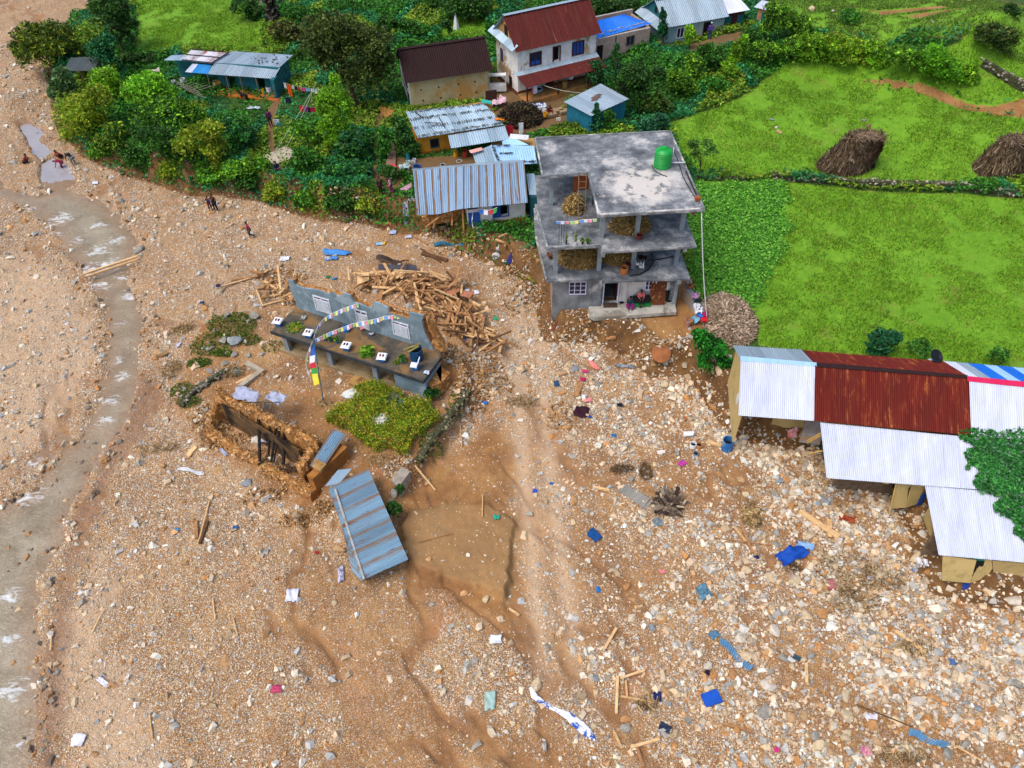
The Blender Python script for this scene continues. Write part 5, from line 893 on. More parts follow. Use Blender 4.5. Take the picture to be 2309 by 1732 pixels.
plant('garden_shrub', 'dark blue green squash leaves heaped beside the dirt path', 'shrub', 'b', (760,1330), [(740,1180,120,100),(680,1260,110,90),(800,1290,90,90)], 3200, .34, BG_+LG, 222, trunk=False)
plant('garden_shrub', 'low leafy shrub between path and ochre house near the ground heap', 'shrub', 'b', (985,1330), [(970,1180,60,60),(980,1260,60,60),(960,1100,50,50)], 1500, .24, LG, 223, trunk=False)
plant('conifer_shrub', 'feathery green shrub against the left wall of the ochre house', 'shrub', 'b', (1190,1300), [(1150,1130,70,90),(1200,1230,80,70),(1110,1030,60,60),(1120,1230,50,60)], 3200, .22, MG+('4a8040',), 224, tilt=1.1)
plant('garden_shrub', 'tangled shrub on the bank edge by the two standing people', 'shrub', 'b', (1100,1480), [(1060,1440,90,50),(1160,1470,60,50)], 1500, .24, MG, 225, trunk=False)
plant('conifer_tree', 'dark green conifer right beside the farmhouse porch', 'tree', 'c', (880,740), [(870,640,75,80),(900,540,50,50)], 2600, .2, BG_+DG, 230, tilt=1.1)
plant('conifer_tree', 'pointed green conifer behind the brown patched shed roof', 'tree', 'c', (1080,800), [(1060,620,90,90),(1060,480,45,60),(1070,400,20,40)], 3000, .2, MG+BG_, 231, tilt=1.1)
plant('broadleaf_tree', 'dense dark tree between the patched shed and the vine hedges', 'tree', 'c', (1260,930), [(1220,640,130,110),(1340,700,110,110),(1240,800,110,100),(1160,720,80,90),(1420,620,70,70)], 7800, .24, DG+MG, 232)
plant('broadleaf_tree', 'brown tinged leafy tree at the field edge behind the patched shed', 'tree', 'c', (1440,960), [(1400,860,100,80),(1470,900,70,60),(1330,880,80,80)], 3400, .24, OL+MG, 233)
plant('conifer_tree', 'small dark pine standing in front of the patched shed', 'tree', 'c', (905,1110), [(905,1040,65,60),(905,960,40,50),(903,890,18,40)], 2200, .18, BG_, 234, tilt=1.1)
plant('conifer_tree', 'small lighter pine at the right corner of the patched shed', 'tree', 'c', (1030,1110), [(1030,1030,60,60),(1010,960,40,50)], 2000, .18, MG+LG, 235, tilt=1.1)
plant('garden_shrub', 'blue green shrub right behind the concrete roof corner', 'shrub', 'c', (1400,1130), [(1330,1040,90,60),(1430,1020,70,70),(1290,1080,60,40)], 2800, .24, BG_+('4c8a66',), 236, trunk=False)
plant('garden_shrub', 'yellow green weeds between compost heap and patched shed', 'shrub', 'c', (680,1110), [(640,1070,90,45),(560,1090,80,40),(720,1060,50,40)], 2600, .22, VINE+OL, 237, trunk=False)
plant('squash_vine', 'light green squash vine spilling onto the concrete roof edge and low store', 'vines', 'c', (430,1150), [(420,1120,70,35),(350,1180,60,45),(330,1250,70,40),(480,1110,50,30)], 2200, .28, LG+('6fae4a',), 238, trunk=False)
plant('conifer_tree', 'slender blue green conifer at the corner of the grey blue house', 'tree', 'c', (1455,400), [(1455,260,42,90),(1455,150,26,60),(1450,90,10,35)], 2200, .2, BG_, 239, tilt=1.1)
hed = [('c',(1690,410),[(1680,290,45,70),(1670,240,30,30)],1600,VINE,'bright vine column below the white window of the grey blue house'),
       ('c',(1720,700),[(1720,560,80,90),(1700,490,50,40),(1750,640,70,60)],3600,VINE+MG,'tall vine shrouded stump in the middle of the hedge band'),
       ('c',(1620,800),[(1600,680,100,80),(1680,740,80,60),(1560,620,60,50)],3600,MG+VINE,'sprawling vine hump near the hedge corner of the field'),
       ('c',(1880,600),[(1860,450,100,80),(1900,560,70,60),(1800,420,60,50)],3600,MG,'dark hedge clump under the dirt lane'),
       ('c',(1860,760),[(1880,680,90,50),(1780,790,90,50),(1960,730,70,50)],3400,LG,'leafy green weeds along the field edge below the hedge'),
       ('c',(2080,560),[(2090,420,60,110),(2050,500,60,70),(2130,340,35,60)],3400,VINE,'cone shaped vine covered bush with a wooden prop'),
       ('c',(2030,660),[(2020,600,60,60),(1980,560,50,50)],1700,VINE,'small round vine bush at the field boundary'),
       ('d',(480,300),[(470,130,80,100),(450,60,60,50),(560,150,70,70),(400,200,50,60),(640,200,80,80)],6500,VINE+MG,'tallest vine draped tree beside the tiny brown hut'),
       ('d',(300,330),[(290,260,70,60),(350,300,80,50)],2200,MG,'rounded bush just below the tiny brown hut'),
       ('d',(430,440),[(380,360,110,70),(500,370,90,60),(600,340,90,70)],4200,VINE+MG,'hanging vine band above the field far corner'),
       ('d',(760,440),[(720,370,100,60),(820,390,90,50),(680,290,80,60),(760,300,80,60)],4600,VINE,'bright vine wave at the top of the big field'),
       ('d',(950,470),[(930,300,100,60),(980,400,110,50),(1040,330,90,60),(1100,430,100,45),(870,270,70,50)],5600,YV+VINE,'yellow green vine bank along the terrace edge'),
       ('d',(1200,460),[(1170,340,70,50),(1180,430,80,45)],2200,VINE,'low vine hump left of the big rounded bushes'),
       ('d',(1380,520),[(1350,400,110,80),(1440,420,70,60),(1290,380,60,50)],4200,LG+VINE,'rounded dark green bush in the hillside row'),
       ('d',(1620,570),[(1600,400,110,80),(1660,480,120,80),(1560,480,80,70),(1720,520,100,60)],6000,('5a9a18','6cac24','4a8414'),'largest bright rounded bush at the right end of the hedge row'),
       ('d',(1850,590),[(1830,500,50,80),(1860,560,40,40)],1700,VINE,'small pointed bush ending the hedge row')]
for i, (rg, bs_, bl, n, cs, lb) in enumerate(hed): plant('vine_covered_bush', lb, 'bush', rg, bs_, bl, n, .25, cs, 250+i, trunk=False, tilt=.9, group='vine covered bushes along the field edge')
plant('round_bush', 'dark round bush standing alone on the right hillside', 'bush', 'd', (2020,370), [(2020,260,130,90),(1960,230,80,60),(2080,300,80,70)], 4500, .26, DG+OL, 280, trunk=False)
plant('round_bush', 'fresh green low bush on the hillside near the pale boulder', 'bush', 'd', (990,165), [(990,120,80,45)], 1500, .24, LG, 281, trunk=False)
plant('round_bush', 'dark bush at the upper right corner of the hillside', 'bush', 'd', (2130,110), [(2120,80,70,40)], 1000, .26, DG, 282, trunk=False)
plant('banana_plant', 'banana plant with big pale leaves beside the dirt lane', 'plant', 'd', (345,270), [(345,215,45,40)], 60, 1.0, ('4f9a5c', '6ab07a', '3c8048'), 283, tw=.06, limbs=False)
plant('sapling', 'thin young tree growing from the stone wall behind the concrete roof', 'tree', 'c', (1750,1490), [(1790,1230,100,80),(1720,1200,50,50),(1860,1260,60,50),(1760,1300,70,40)], 900, .2, ('4f7a2c', '3c6420', '6a9440'), 284, tw=.05, tilt=1.1)
plant('garden_shrub', 'dark glossy shrub at the left end of the long patched shed', 'shrub', 'l', (1340,340), [(1290,90,80,70),(1350,160,100,70),(1330,250,90,70),(1420,260,60,60),(1250,50,50,50)], 4200, .22, ('1f6a1c', '2d8424', '174c16', '3c9a2c'), 285, trunk=False)
plant('garden_shrub', 'dark green shrub behind the rusty roof of the long shed', 'shrub', 'i', (1060,180), [(1050,80,90,70),(1110,60,60,50),(1020,130,70,50)], 2200, .2, BG_, 286, trunk=False)
plant('garden_shrub', 'thin pale shrub between the dark shrub and the satellite dish', 'shrub', 'i', (1290,190), [(1280,120,70,50)], 450, .2, MG+LG, 287, trunk=False)
plant('garden_shrub', 'faint low shrub behind the blue striped end of the long shed', 'shrub', 'i', (1790,220), [(1780,170,60,45)], 320, .2, MG+LG, 288, trunk=False)
plant('garden_shrub', 'small dark bush at the right corner of the ruined house', 'shrub', 'g', (1390,1180), [(1380,1120,60,50)], 1300, .18, ('2a5c20', '357028', '1f4a18'), 289, trunk=False)
plant('creeper', 'dark green plants at the foot of the fallen blue roof', 'plant', 'h', (1350,880), [(1350,820,45,60),(1390,700,25,50)], 800, .16, MG, 290, trunk=False)
# palm like trunk at the top edge
B = G('a', 1945, 165); m = MB(); tp = cp(B, 'a', 1905, -160); e = empty('dead_palm', B, 0, 'dark shaggy dead palm trunk wrapped in hanging fronds at the top edge', 'tree'); m.tube([(0,0,-.2), (tp-B)*.5, tp-B], [.3, .38, .3], 8); m.build('trunk', DWOOD, e)
r_ = np.random.RandomState(8); n = 420; t_ = r_.uniform(0, 1, n); pt = (tp-B)[None]*t_[:, None]+np.stack([r_.normal(0, .33, n), r_.normal(0, .33, n), 0*t_], -1); leaves('hanging_frond', pt, r_.uniform(.4, .9, n), pal(('3a3430', '56504a', '2a2622', '6b6358'), n, r_), MV('leaf', .6, .3, .15), r_, 1.5, e)['kind'] = 'stuff'
# backdrop hedges and garden beds, still single clumps
for i, (u, v, n) in enumerate(((165,300,1500),(225,335,1800),(300,352,1800),(375,378,1800),(455,388,1800),(540,402,1600),(600,425,1400),(665,440,1500),(735,446,1400),(800,452,900))):
    plant('hanging_vine', ('yellow green','leaf green','dark green')[i % 3]+' vine tuft hanging over the bank edge '+('above the pool women','below the yellow green mound','below the leafy shrub','left of the two boys','above the two boys','right of the two boys','under the beige tarpaulin','right of the beige tarpaulin','below the vine strangled tree','beside the garden rubble')[i], 'vines', 'D', (u, v), [(u, v-14, 30, 16), (u+14, v+2, 16, 20), (u-16, v-2, 18, 18)], n, .22, (YV, VINE[:2]+LG, MG)[i % 3], 330+i, trunk=False, tilt=.9)
bk = [('c',(1000,160),[(950,60,120,80),(1080,90,110,70),(860,40,80,60),(1180,60,90,60)],6500,DG,'dark evergreen tree behind the bright blue roof'),
      ('b',(1700,170),[(1560,60,130,70),(1720,90,110,70),(1650,30,140,60),(1800,40,80,70)],6500,DG+MG,'dark tree mass behind the white farmhouse gable'),
      ('b',(1400,60),[(1380,20,90,50),(1300,40,80,40)],2800,MG,'green shrub at the top edge above the light green plot'),
      ('b',(1020,300),[(1010,200,90,70),(960,260,80,60)],3000,MG,'medium green shrub right behind the huge olive tree'),
      ('b',(1230,300),[(1180,230,100,60),(1290,260,90,50),(1340,310,60,40)],3400,LG+MG,'leafy shrub between huge tree and cream house roof'),
      ('b',(1510,330),[(1500,230,35,70),(1530,290,25,45)],900,DG,'thin dark shrub in front of the white paper cone'),
      ('b',(330,180),[(300,120,120,60),(420,160,110,60)],3400,MG+LG,'green weedy thicket beyond the teal long house'),
      ('b',(200,330),[(160,250,120,70),(280,290,110,60)],3200,OL+('a08a4c',),'half dry maize thicket above the teal long house'),
      ('b',(700,90),[(620,50,130,50),(800,70,110,50)],3400,MG+LG,'garden thicket with orange flowers at the top edge'),
      ('a',(1750,140),[(1740,60,90,60),(1820,110,70,60)],2600,DG+MG,'dark shrub beside the dead palm trunk'),
      ('a',(960,440),[(940,400,90,30),(1080,410,90,30),(1180,420,60,30)],2200,DG,'dark scrub line behind the roof of the teal long house'),
      ('a',(2120,420),[(2140,400,60,50),(2170,480,50,60)],1500,MG,'leafy shrub right of the teal long house wall'),
      ('b',(330,440),[(300,460,60,60),(340,560,70,60)],2200,LG,'broad leaved garden patch right of the teal long house'),
      ('c',(1950,-20),[(1900,-30,120,50)],1500,DG,'dark tree crown behind the grey blue house')]
for i, (rg, bs_, bl, n, cs, lb) in enumerate(bk): plant('garden_thicket', lb, 'shrub', rg, bs_, bl, n, .28, cs, 300+i, trunk=i in (0, 1))
# ---- low leafy ground cover too dense to count
r_ = np.random.RandomState(55); x, y = pts_in((-62, 45), (44, 130), 1300000, r_); k = vis(x, y); x, y = x[k], y[k]; k = r_.uniform(size=len(x)) < np.clip(1.1-.009*(y-44), .3, 1); x, y = x[k], y[k]; Zz = zones(x, y)
md = np.clip(fbm(x*.45, y*.45, 61)*1.6-.35, 0, 1); clr = np.zeros(len(x))
for rg_, cx_, cy_, rd_ in (('y',1100,930,2.2),('y',1500,940,2.2),('y',1800,900,1.6),('b',125,1300,2.2),('b',60,1400,1.5),('t',150,450,1.6),('t',380,480,2.0),('t',60,640,1.5),('e',700,760,2.5),('e',300,900,2.0),('t',1310,1000,1.6),('b',100,900,1.2)):
    q = G(rg_, cx_, cy_); clr = np.maximum(clr, np.exp(-(((x-q[0])**2+(y-q[1])**2)/rd_**2)**1.5))
md = md*(1-clr); k = r_.uniform(size=len(x)) < (1-.75*clr)*Zz['veg']*(.38+.55*md)+.8*Zz['bank']*Zz['vil']*(sdf(POLY['vil'], x, y) > -.2)*(y > 48)*(x < 3); x, y, md = x[k], y[k], md[k]; n = len(x); print('cover', n)
hz_ = H(x, y, False)+.06+1.0*md**1.5*r_.uniform(.3, 1, n)+.15*r_.uniform(size=n); pk = vn(x*.25, y*.25, 63); ca = pal(('2c641c', '3a7a24', '4f8f2c', '225018', '357028'), n, r_, .3); cb = pal(('5f8a20', '7a9c28', '49721c', '8a9430'), n, r_, .3); cc = pal(('1f6030', '2a7440', '3c8850'), n, r_, .3)
col = np.where((pk < .42)[:, None], ca, np.where((pk < .62)[:, None], cc, cb))*(.8+.8*vn(x*1.1, y*1.1, 64))[:, None]
tag(leaves('undergrowth', np.stack([x, y, hz_], -1), r_.uniform(.16, .4, n)*(.8+.004*y), col, LEAFM, r_, .6), kind='stuff')
# island weeds
r_ = np.random.RandomState(56); xs, ys_ = [], []
for (u, v, rx, ry, n) in ((500,700,1.6,1.2,1500),(455,745,1.5,.9,900),(540,735,.8,.5,300),(430,785,.9,.4,500),(480,765,.7,.3,400),(395,845,.9,.6,400),(590,750,.8,.6,160),(410,870,.8,.5,300),(985,870,.5,.7,260),(930,960,.7,.7,320)):
    c0 = G('D', u, v); a = r_.uniform(0, 6.28, n); q = np.sqrt(r_.uniform(0, 1, n)); xs.append(c0[0]+rx*q*np.cos(a)); ys_.append(c0[1]+ry*q*np.sin(a))
x, y = np.concatenate(xs), np.concatenate(ys_); n = len(x); tag(leaves('weeds', np.stack([x, y, H(x, y)+.03+.2*r_.uniform(size=n)], -1), r_.uniform(.08, .2, n), pal(('4a6a1c', '5c7a24', '3a5618', '6f8a30', '7f7440'), n, r_, .3), LEAFM, r_, .9), kind='stuff')
# ---- overgrown platform in the courtyard
c4 = [at('g', *q, 1.6) for q in ((790,1010),(1320,1190),(1430,1300),(1140,1580),(980,1560),(510,1310))]; bc = np.array([*np.mean(c4, 0)[:2], .9]); e = empty('overgrown_shelter', bc, 0, 'low square shelter roof smothered in yellow green flowering creeper in the courtyard', 'shelter')
m = MB(); m.prism([((p[0]-bc[0])*.88, (p[1]-bc[1])*.88) for p in c4][::-1], -.2, .6); m.build('base', BROWN, e)
r_ = np.random.RandomState(57); pl = np.array([p[:2] for p in c4]); x, y = pts_in((pl[:, 0].min()-.6, pl[:, 0].max()+.6), (pl[:, 1].min()-.6, pl[:, 1].max()+.6), 90000, r_); sd_ = sdf(pl, x, y)+.3*(vn(x*2, y*2, 3)-.5)
bare = np.zeros(len(x)); 
for (gx_, gy_, rr) in ((950,1340,.38),(1050,1170,.35),(760,1270,.3),(1110,1210,.3),(700,1130,.4)):
    q = at('g', gx_, gy_, 1.6); bare = np.maximum(bare, np.exp(-((x-q[0])**2+(y-q[1])**2)/(rr*1.35)**2))
sd_ = sd_-.2+.5*(vn(x*1.1, y*1.1, 13)-.5); k = (sd_ > -.35) & (r_.uniform(size=len(x)) > bare*.93) & (r_.uniform(size=len(x)) < .55); x, y, sd_ = x[k], y[k], sd_[k]; n = len(x); z = .52+.55*vn(x*1.3, y*1.3, 4)+.15*r_.uniform(size=n)-np.where(sd_ < .12, r_.uniform(0, .8, n), 0)
leaves('creeper', np.stack([x-bc[0], y-bc[1], z], -1), r_.uniform(.07, .17, n), pal(('7f9c20', '94ac28', '5f8a1c', 'b8ae2c', '6f9a24', '4a7418', 'd0ba30'), n, r_, .3)*(.7+.5*vn(x*1.5, y*1.5, 8))[:, None], LEAFM, r_, .8, e)['kind'] = 'stuff'
for (gx_, gy_, sx_, sy_, mt) in ((950,1340,.62,.5,'cfd0cc'),(700,1130,.55,.4,'d4d6d0'),(1050,1170,.5,.6,'5a5a58'),(1110,1210,.35,.45,'4a6a80')):
    q = at('g', gx_, gy_, 1.58)-bc; m = MB(); pr2 = [(q[0]+sx_*(.8+.3*r_.uniform())*math.cos(t/9*6.283), q[1]+sy_*(.8+.3*r_.uniform())*math.sin(t/9*6.283)) for t in range(9)]; m.prism(pr2, .6, .66); m.build('cover_sheet', M('sheet_'+mt, mt, None, 4, .7), e)
# ---- creeper lying over the white roofs of the long shed
pl = [(1500,668),(1560,668),(1640,700),(1940,690),(2060,720),(2060,1350),(1920,1245),(1880,1180),(1790,1110),(1760,1060),(1800,1030),(1690,1015),(1640,985),(1650,900),(1600,850),(1560,800),(1490,850),(1520,790),(1600,740)]
B = at('i', 1800, 850, 3.2); w_ = np.array([at('i', *q, 3.3) for q in pl])[:, :2]; x, y = pts_in((w_[:, 0].min(), w_[:, 0].max()+.5), (w_[:, 1].min(), w_[:, 1].max()), 26000, r_)
k = (sdf(w_, x, y)+.8*(vn(x*1.7, y*1.7, 6)-.45) > 0) & (r_.uniform(size=len(x)) < .6); x, y = x[k], y[k]; n = len(x)
pa, pb, pc = at('i', 705, 935, 2.9), at('i', 665, 588, 3.5), at('i', 1405, 1415, 2.3); yl = pa[1]; dsl = (3.5-2.9)/(pb[1]-pa[1])
def roofz(x, y):
    f_ = FSH; lx = (x-f_.a[0])*f_.d[0]+(y-f_.a[1])*f_.d[1]; ly = (x-f_.a[0])*f_.n[0]+(y-f_.a[1])*f_.n[1]; s = f_.l(pa)[1]; s2 = f_.l(pb)[1]; s3 = f_.l(pc)[1]
    return np.where(ly > s2, 3.6+(ly-s2)*.45, np.where(ly > s, 2.9+.6*(ly-s)/(s2-s), 2.3+.52*(ly-s3)/(s-s3)))
z = roofz(x, y)+.06+.16*r_.uniform(size=n); e = empty('roof_creeper', B, 0, 'dark green heart leaved creeper sprawling over the white roofs at the right edge', 'vines')
leaves('foliage', np.stack([x-B[0], y-B[1], z-B[2]], -1), r_.uniform(.12, .24, n), pal(('2f7a34', '3f8f40', '256428', '57a04c'), n, r_, .3)*(.7+.6*vn(x*2.5, y*2.5, 9))[:, None], LEAFM, r_, .55, e)['kind'] = 'stuff'
REG.update(A=(1350, 640, 6.32), B=(620, 580, 5.821), E=(1000, 540, 3.6615))
# ---------------------------------------------------------------- roofless shell of the stone building
f = FR(at('s', 170, 640, .7), at('s', 1480, 1500, .3), .5, 'stone_ruin', 'roofless ruin of a brown stone and mud building with charred beams inside', 'ruin'); o = f.o
def rough_wall(name, a, b, th, prof, par, mat=BROWN, z0=-.6, seed=1, n=26):
    """crumbled wall from a to b (local xy), prof: list of (t, top)"""
    a = np.array(a, float); b = np.array(b, float); d = b-a; L = np.linalg.norm(d); d /= L; nn = np.array([-d[1], d[0]]); r_ = np.random.RandomState(seed); ts = np.linspace(0, 1, n); tz = np.interp(ts, [p[0] for p in prof], [p[1] for p in prof])+r_.normal(0, .07, n)
    ks = 6; V = []
    for i in range(n):
        q = a+d*L*ts[i]
        for s_, h in ((-.5, 0), (-.5, .35), (-.52, .7), (-.42, .97), (.1*r_.normal(), 1.03), (.42, .95), (.52, .65), (.5, .3), (.5, 0)):
            w_ = s_*th*(1+.10*r_.normal()); p = q+nn*w_; V.append((p[0], p[1], z0+(tz[i]-z0)*h*(1+.02*r_.normal())))
    m = MB(); k = 9; m.add(V, [(i*k+j, i*k+j+1, (i+1)*k+j+1, (i+1)*k+j) for i in range(n-1) for j in range(k-1)]+[tuple(range(k)), tuple(range((n-1)*k, n*k))[::-1]]); w_ = m.build(name, mat, par)
    cnt = int(L*th*190); x_ = r_.uniform(0, 1, cnt); y_ = r_.uniform(-.5, .5, cnt)*th; zz_ = np.interp(x_, ts, tz); ps = np.stack([a[0]+d[0]*L*x_+nn[0]*y_, a[1]+d[1]*L*x_+nn[1]*y_, zz_-.02], -1)
    c_ = scatter('wall_stone', ps, r_.uniform(.035, .085, cnt), small, pal(('a67a48', 'b98c58', '8a6236', 'c8a474', '745030'), cnt, r_, .25), mstone, r_, tilt=.8, parent=w_); c_['kind'] = 'stuff'; return w_
rough_wall('rear_wall', (-.3, 1.5), (7.2, 2.0), .62, [(0, 2.3), (.08, 1.95), (.3, 2.1), (.55, 2.0), (.62, 1.85), (.7, 2.0), (1, 1.95)], o, seed=1)
rough_wall('end_wall', (-.45, .0), (-.45, 1.7), .45, [(0, .5), (.5, 1.3), (1, 2.2)], o, seed=2, n=12)
rough_wall('front_wall', (-.3, -.1), (8.4, .0), .6, [(0, .45), (.2, .05), (.45, .0), (.6, .15), (.72, .1), (.88, .5), (1, .5)], o, seed=3)
rough_wall('cross_wall', (6.9, .5), (7.2, 1.9), .6, [(0, 1.1), (.5, 1.6), (1, 1.9)], o, seed=4, n=12)
m = MB(); m.prism([(8.0, .2), (8.45, .2), (8.5, 2.9), (7.3, 2.9), (7.3, 2.4), (8.05, 2.4)], -.4, 1.45); m.build('clay_end', M('orange_clay', 'a06a30', '7c4e24', 1.5, .95, bmp=.5), o)
m = MB(); m.bb(.2, 6.6, 1.05, 1.155, .0, 1.75); m.build('inner_plaster', M('dark_blotched_plaster', '6b5232', '33261a', 1.2, .95, c3='1c1612', s3=.9), o)  # brown plaster with near-black blotches
def rr(nm, p1, p2, r0, mt=None): m = MB(); m.tube([p1, p2], r0, 6); return m.build(nm, mt or M('charred_timber', '1c1613', '120e0c', 4, .8), o)
for (a, b, r0) in ((( 760,480,2.3),(780,1035,.75),.09),((905,560,2.2),(890,950,.8),.07),((985,600,2.2),(925,1040,.75),.08),((1030,640,2.1),(955,1045,.75),.06),((1090,640,2.2),(1085,1080,.7),.09)):
    rr('charred_beam', f.px('s', *a), f.px('s', *b), r0)
for (a, b) in (((510,270,2.5),(515,470,2.1)),((575,270,2.5),(595,455,2.1)),((650,290,2.5),(615,455,2.1)),((835,280,2.5),(785,460,2.2)),((620,420,2.4),(780,355,2.5)),((940,280,2.5),(900,360,2.4)),((745,280,2.5),(730,310,2.45))): rr('broken_batten', f.px('s', *a), f.px('s', *b), .045, OLDWOOD)
rr('iron_rod', f.px('s', 495, 268, 2.6), f.px('s', 1040, 268, 2.7), .02)
for (a, b) in (((750,1070,.7),(870,1000,.9)),((1030,1120,.7),(1300,1160,.8)),((1060,1050,.75),(1200,1120,.8)),((1410,1230,1.0),(1490,1150,1.6))): rr('broken_beam', f.px('s', *a), f.px('s', *b), .06, DWOOD if a[0] < 1400 else WOOD)
heap('interior_rubble', [(500,950,1.2,.5,.12,0),(550,985,1.2,.5,.12,0),(600,1020,1.2,.5,.1,0),(650,1055,1.2,.5,.1,0),(690,1100,.9,.5,.12,0),(480,920,.8,.5,.12,0),(460,960,.8,.5,.1,0),(560,1070,1.5,.5,.1,0),(640,1120,1.2,.4,.1,0)], 3000, .05, ('9a7044', 'a87c4c', '7c5832', 'c0a074', '5e4426'), 63)
S = [f.px('s', *q) for q in ((1720,610,2.25),(1890,690,2.2),(1560,1170,2.1),(1420,1080,2.1))]; sheet('tin_strip', S[1], S[0], S[3], S[2], T_FALL, o, pitch=.13, amp=.03)
S = [f.px('s', *q) for q in ((1500,1010,2.2),(1640,1080,2.15),(1560,1170,2.2),(1460,1110,2.2))]; m = MB(); m.hexa([p+(0, 0, -.1) for p in S][::-1], [p+(0, 0, .12) for p in S][::-1]); m.build('clay_lump', MUD, o)
# fallen roof
def pt(reg, x, y, z): return at(reg, x, y, z)
def sheet_thing(name, label, cat, pts, mat, group=None, **k):
    c0 = np.mean(pts, 0); e = empty(name, c0, 0, label, cat, group); sheet('metal_sheet', *[p-c0 for p in pts], mat, e, **k); return e
c0 = at('h', 1200, 900, .3); e = empty('fallen_roof', c0, 0, 'fallen blue corrugated roof with rust stripes lying beside the stone ruin', 'roof')
q = [(945,690,1.9),(1190,570,2.1),(1440,1140,1.2),(1150,1270,1.0)]; q = [at('h', *p)-c0 for p in q]; sheet('roof_slope', q[0], q[3], q[2], q[1], T_FALL, e, pitch=.13, amp=.035, curl=lambda U, V: .10*np.sin(U*3))
q2 = [(945,690,1.88),(1150,1270,.98),(1090,1205,.25),(1000,800,.9)]; q2 = [at('h', *p)-c0 for p in q2]; sheet('roof_slope', q2[0], q2[1], q2[2], q2[3], T_FALL, e, pitch=.13, amp=.035)
q3 = [at('h', *p)-c0 for p in ((1000,580,1.8),(1090,570,1.9),(1010,665,1.95),(920,680,1.8))]; sheet('loose_sheet', *q3, T_OLD, e, pitch=.13)
a, b = at('h', 985, 700, 1.98)-c0, at('h', 1165, 1262, 1.08)-c0; m = MB(); m.tube([a, b], .07, 6); m.build('ridge_roll', M('muddy_tin', '8d7a60', 'a5b0b4', 3, .7), e)
for p0, p1 in (((1160,1250,.9),(1160,1265,-.1)),((1430,1130,1.1),(1440,1150,-.1)),((1260,800,1.4),(1300,830,.1))): m = MB(); m.tube([at('h', *p0)-c0, at('h', *p1)-c0], .05, 6); m.build('rafter', DWOOD, e)
# concrete remnants
def blk(name, label, cat, pts, z, th, mat):
    P_ = [at(*p, z) for p in pts]; c0 = np.mean(P_, 0); m = MB(); m.prism([(p[0]-c0[0], p[1]-c0[1]) for p in P_], -th, 0); return tag(m.build(name, mat, None, c0, jit=.02), label, cat)
blk('concrete_block', 'tilted grey concrete block with a sheared face east of the stone ruin', 'block', [('h',1330,640),('h',1400,560),('h',1450,590),('h',1380,690)], 1.1, 1.0, M('split_concrete', 'a39a8c', '7c7468', 2, .9, bmp=.8))
blk('concrete_footing', 'pale L shaped concrete footing lying in the courtyard weeds', 'footing', [('o',950,1495),('o',1200,1320),('o',1040,1250),('o',1085,1205),('o',1280,1310),('o',1030,1500)], 1.15, .2, M('pale_concrete', 'b0a592', '8f846f', 3, .9, bmp=.5))
# ---------------------------------------------------------------- haystacks and straw heaps
def hay(name, label, reg, bl, br, tl, tr, dep, seed, n=2600, cs=('6e5a44', '84705a', '54432f', '9a8468', '42342a')):
    B = G(reg, *bl); A_ = G(reg, *br); mid = (B+A_)/2; z = min(B[2], A_[2]); e = empty(name, (mid[0], mid[1]+dep/2, z), 0, label, 'haystack'); o_ = np.array(e.location); hw = np.linalg.norm(A_-B)/2
    T1 = cp((B+A_)/2, reg, *tl, dep*.45); T2 = cp((B+A_)/2, reg, *tr, dep*.45); r_ = np.random.RandomState(seed); k = 22; rows = []
    for i, t in enumerate(np.linspace(0, 1, 7)):
        cx_ = (B[0]+A_[0])/2*(1-t)+(T1[0]+T2[0])/2*t; ww = hw*(1-t)+abs(T2[0]-T1[0])/2*1.05*t; bulge = 1+.10*math.sin(t*3.1)
        rows.append([(cx_-o_[0]+ww*bulge*math.cos(a)*(1+.05*r_.normal()), dep/2*(1-.45*t)*bulge*math.sin(a)*(1+.05*r_.normal()), -.1+(max(T1[2], T2[2])-z)*t*(1-.0*t)+.04*r_.normal()) for a in np.linspace(0, 2*np.pi, k, endpoint=False)])
    m = MB(); m.add([p for r0 in rows for p in r0], [(i*k+j, i*k+(j+1) % k, (i+1)*k+(j+1) % k, (i+1)*k+j) for i in range(6) for j in range(k)]+[tuple(range(6*k, 7*k))]); m.build('core', M('hay_core', cs[0], cs[4], 6, .95, bmp=1.2), e)
    i = r_.uniform(0, 5.99, n); j = r_.randint(0, k, n); R0 = np.array(rows); fl = i.astype(int); fr_ = (i-fl)[:, None]; ps = R0[fl, j]*(1-fr_)+R0[fl+1, j]*fr_; jj = r_.uniform(0, 1, n)[:, None]; ps = ps*jj+(R0[fl, (j+1) % k]*(1-fr_)+R0[fl+1, (j+1) % k]*fr_)*(1-jj)
    top_ = int(n*.25); c_ = R0[6].mean(0); u_ = r_.uniform(0, 1, top_)[:, None]; ps[:top_] = R0[6][j[:top_]]*u_+c_*(1-u_)
    V = np.array([(-.04,0,-.5),(.04,0,-.5),(.025,0,.5),(-.025,.02,.5)]); an = np.arctan2(ps[:, 1], ps[:, 0])+np.pi/2; L = r_.uniform(.3, .9, n); lean = r_.normal(0, .35, (n, 2)); lean[:top_] *= 3
    q = ps[:, None, :]*1.03+np.stack([np.cos(an)[:, None]*V[:, 0]+lean[:, :1]*V[:, 2]*L[:, None], np.sin(an)[:, None]*V[:, 0]+lean[:, 1:]*V[:, 2]*L[:, None], V[:, 2][None]*L[:, None]*(np.arange(n) >= top_)[:, None]+.05], -1)
    npmesh('stalks', q.reshape(-1, 3), np.arange(n*4).reshape(-1, 4), np.repeat(pal(cs, n, r_, .35), 4, 0), MV('straw', .8, .1, .2), e)['kind'] = 'stuff'; return e
hay('haystack', 'big brown haystack with a flat top above the dry stone wall', 'd', (770,1220), (1170,1265), (1000,965), (1215,975), 2.6, 401)
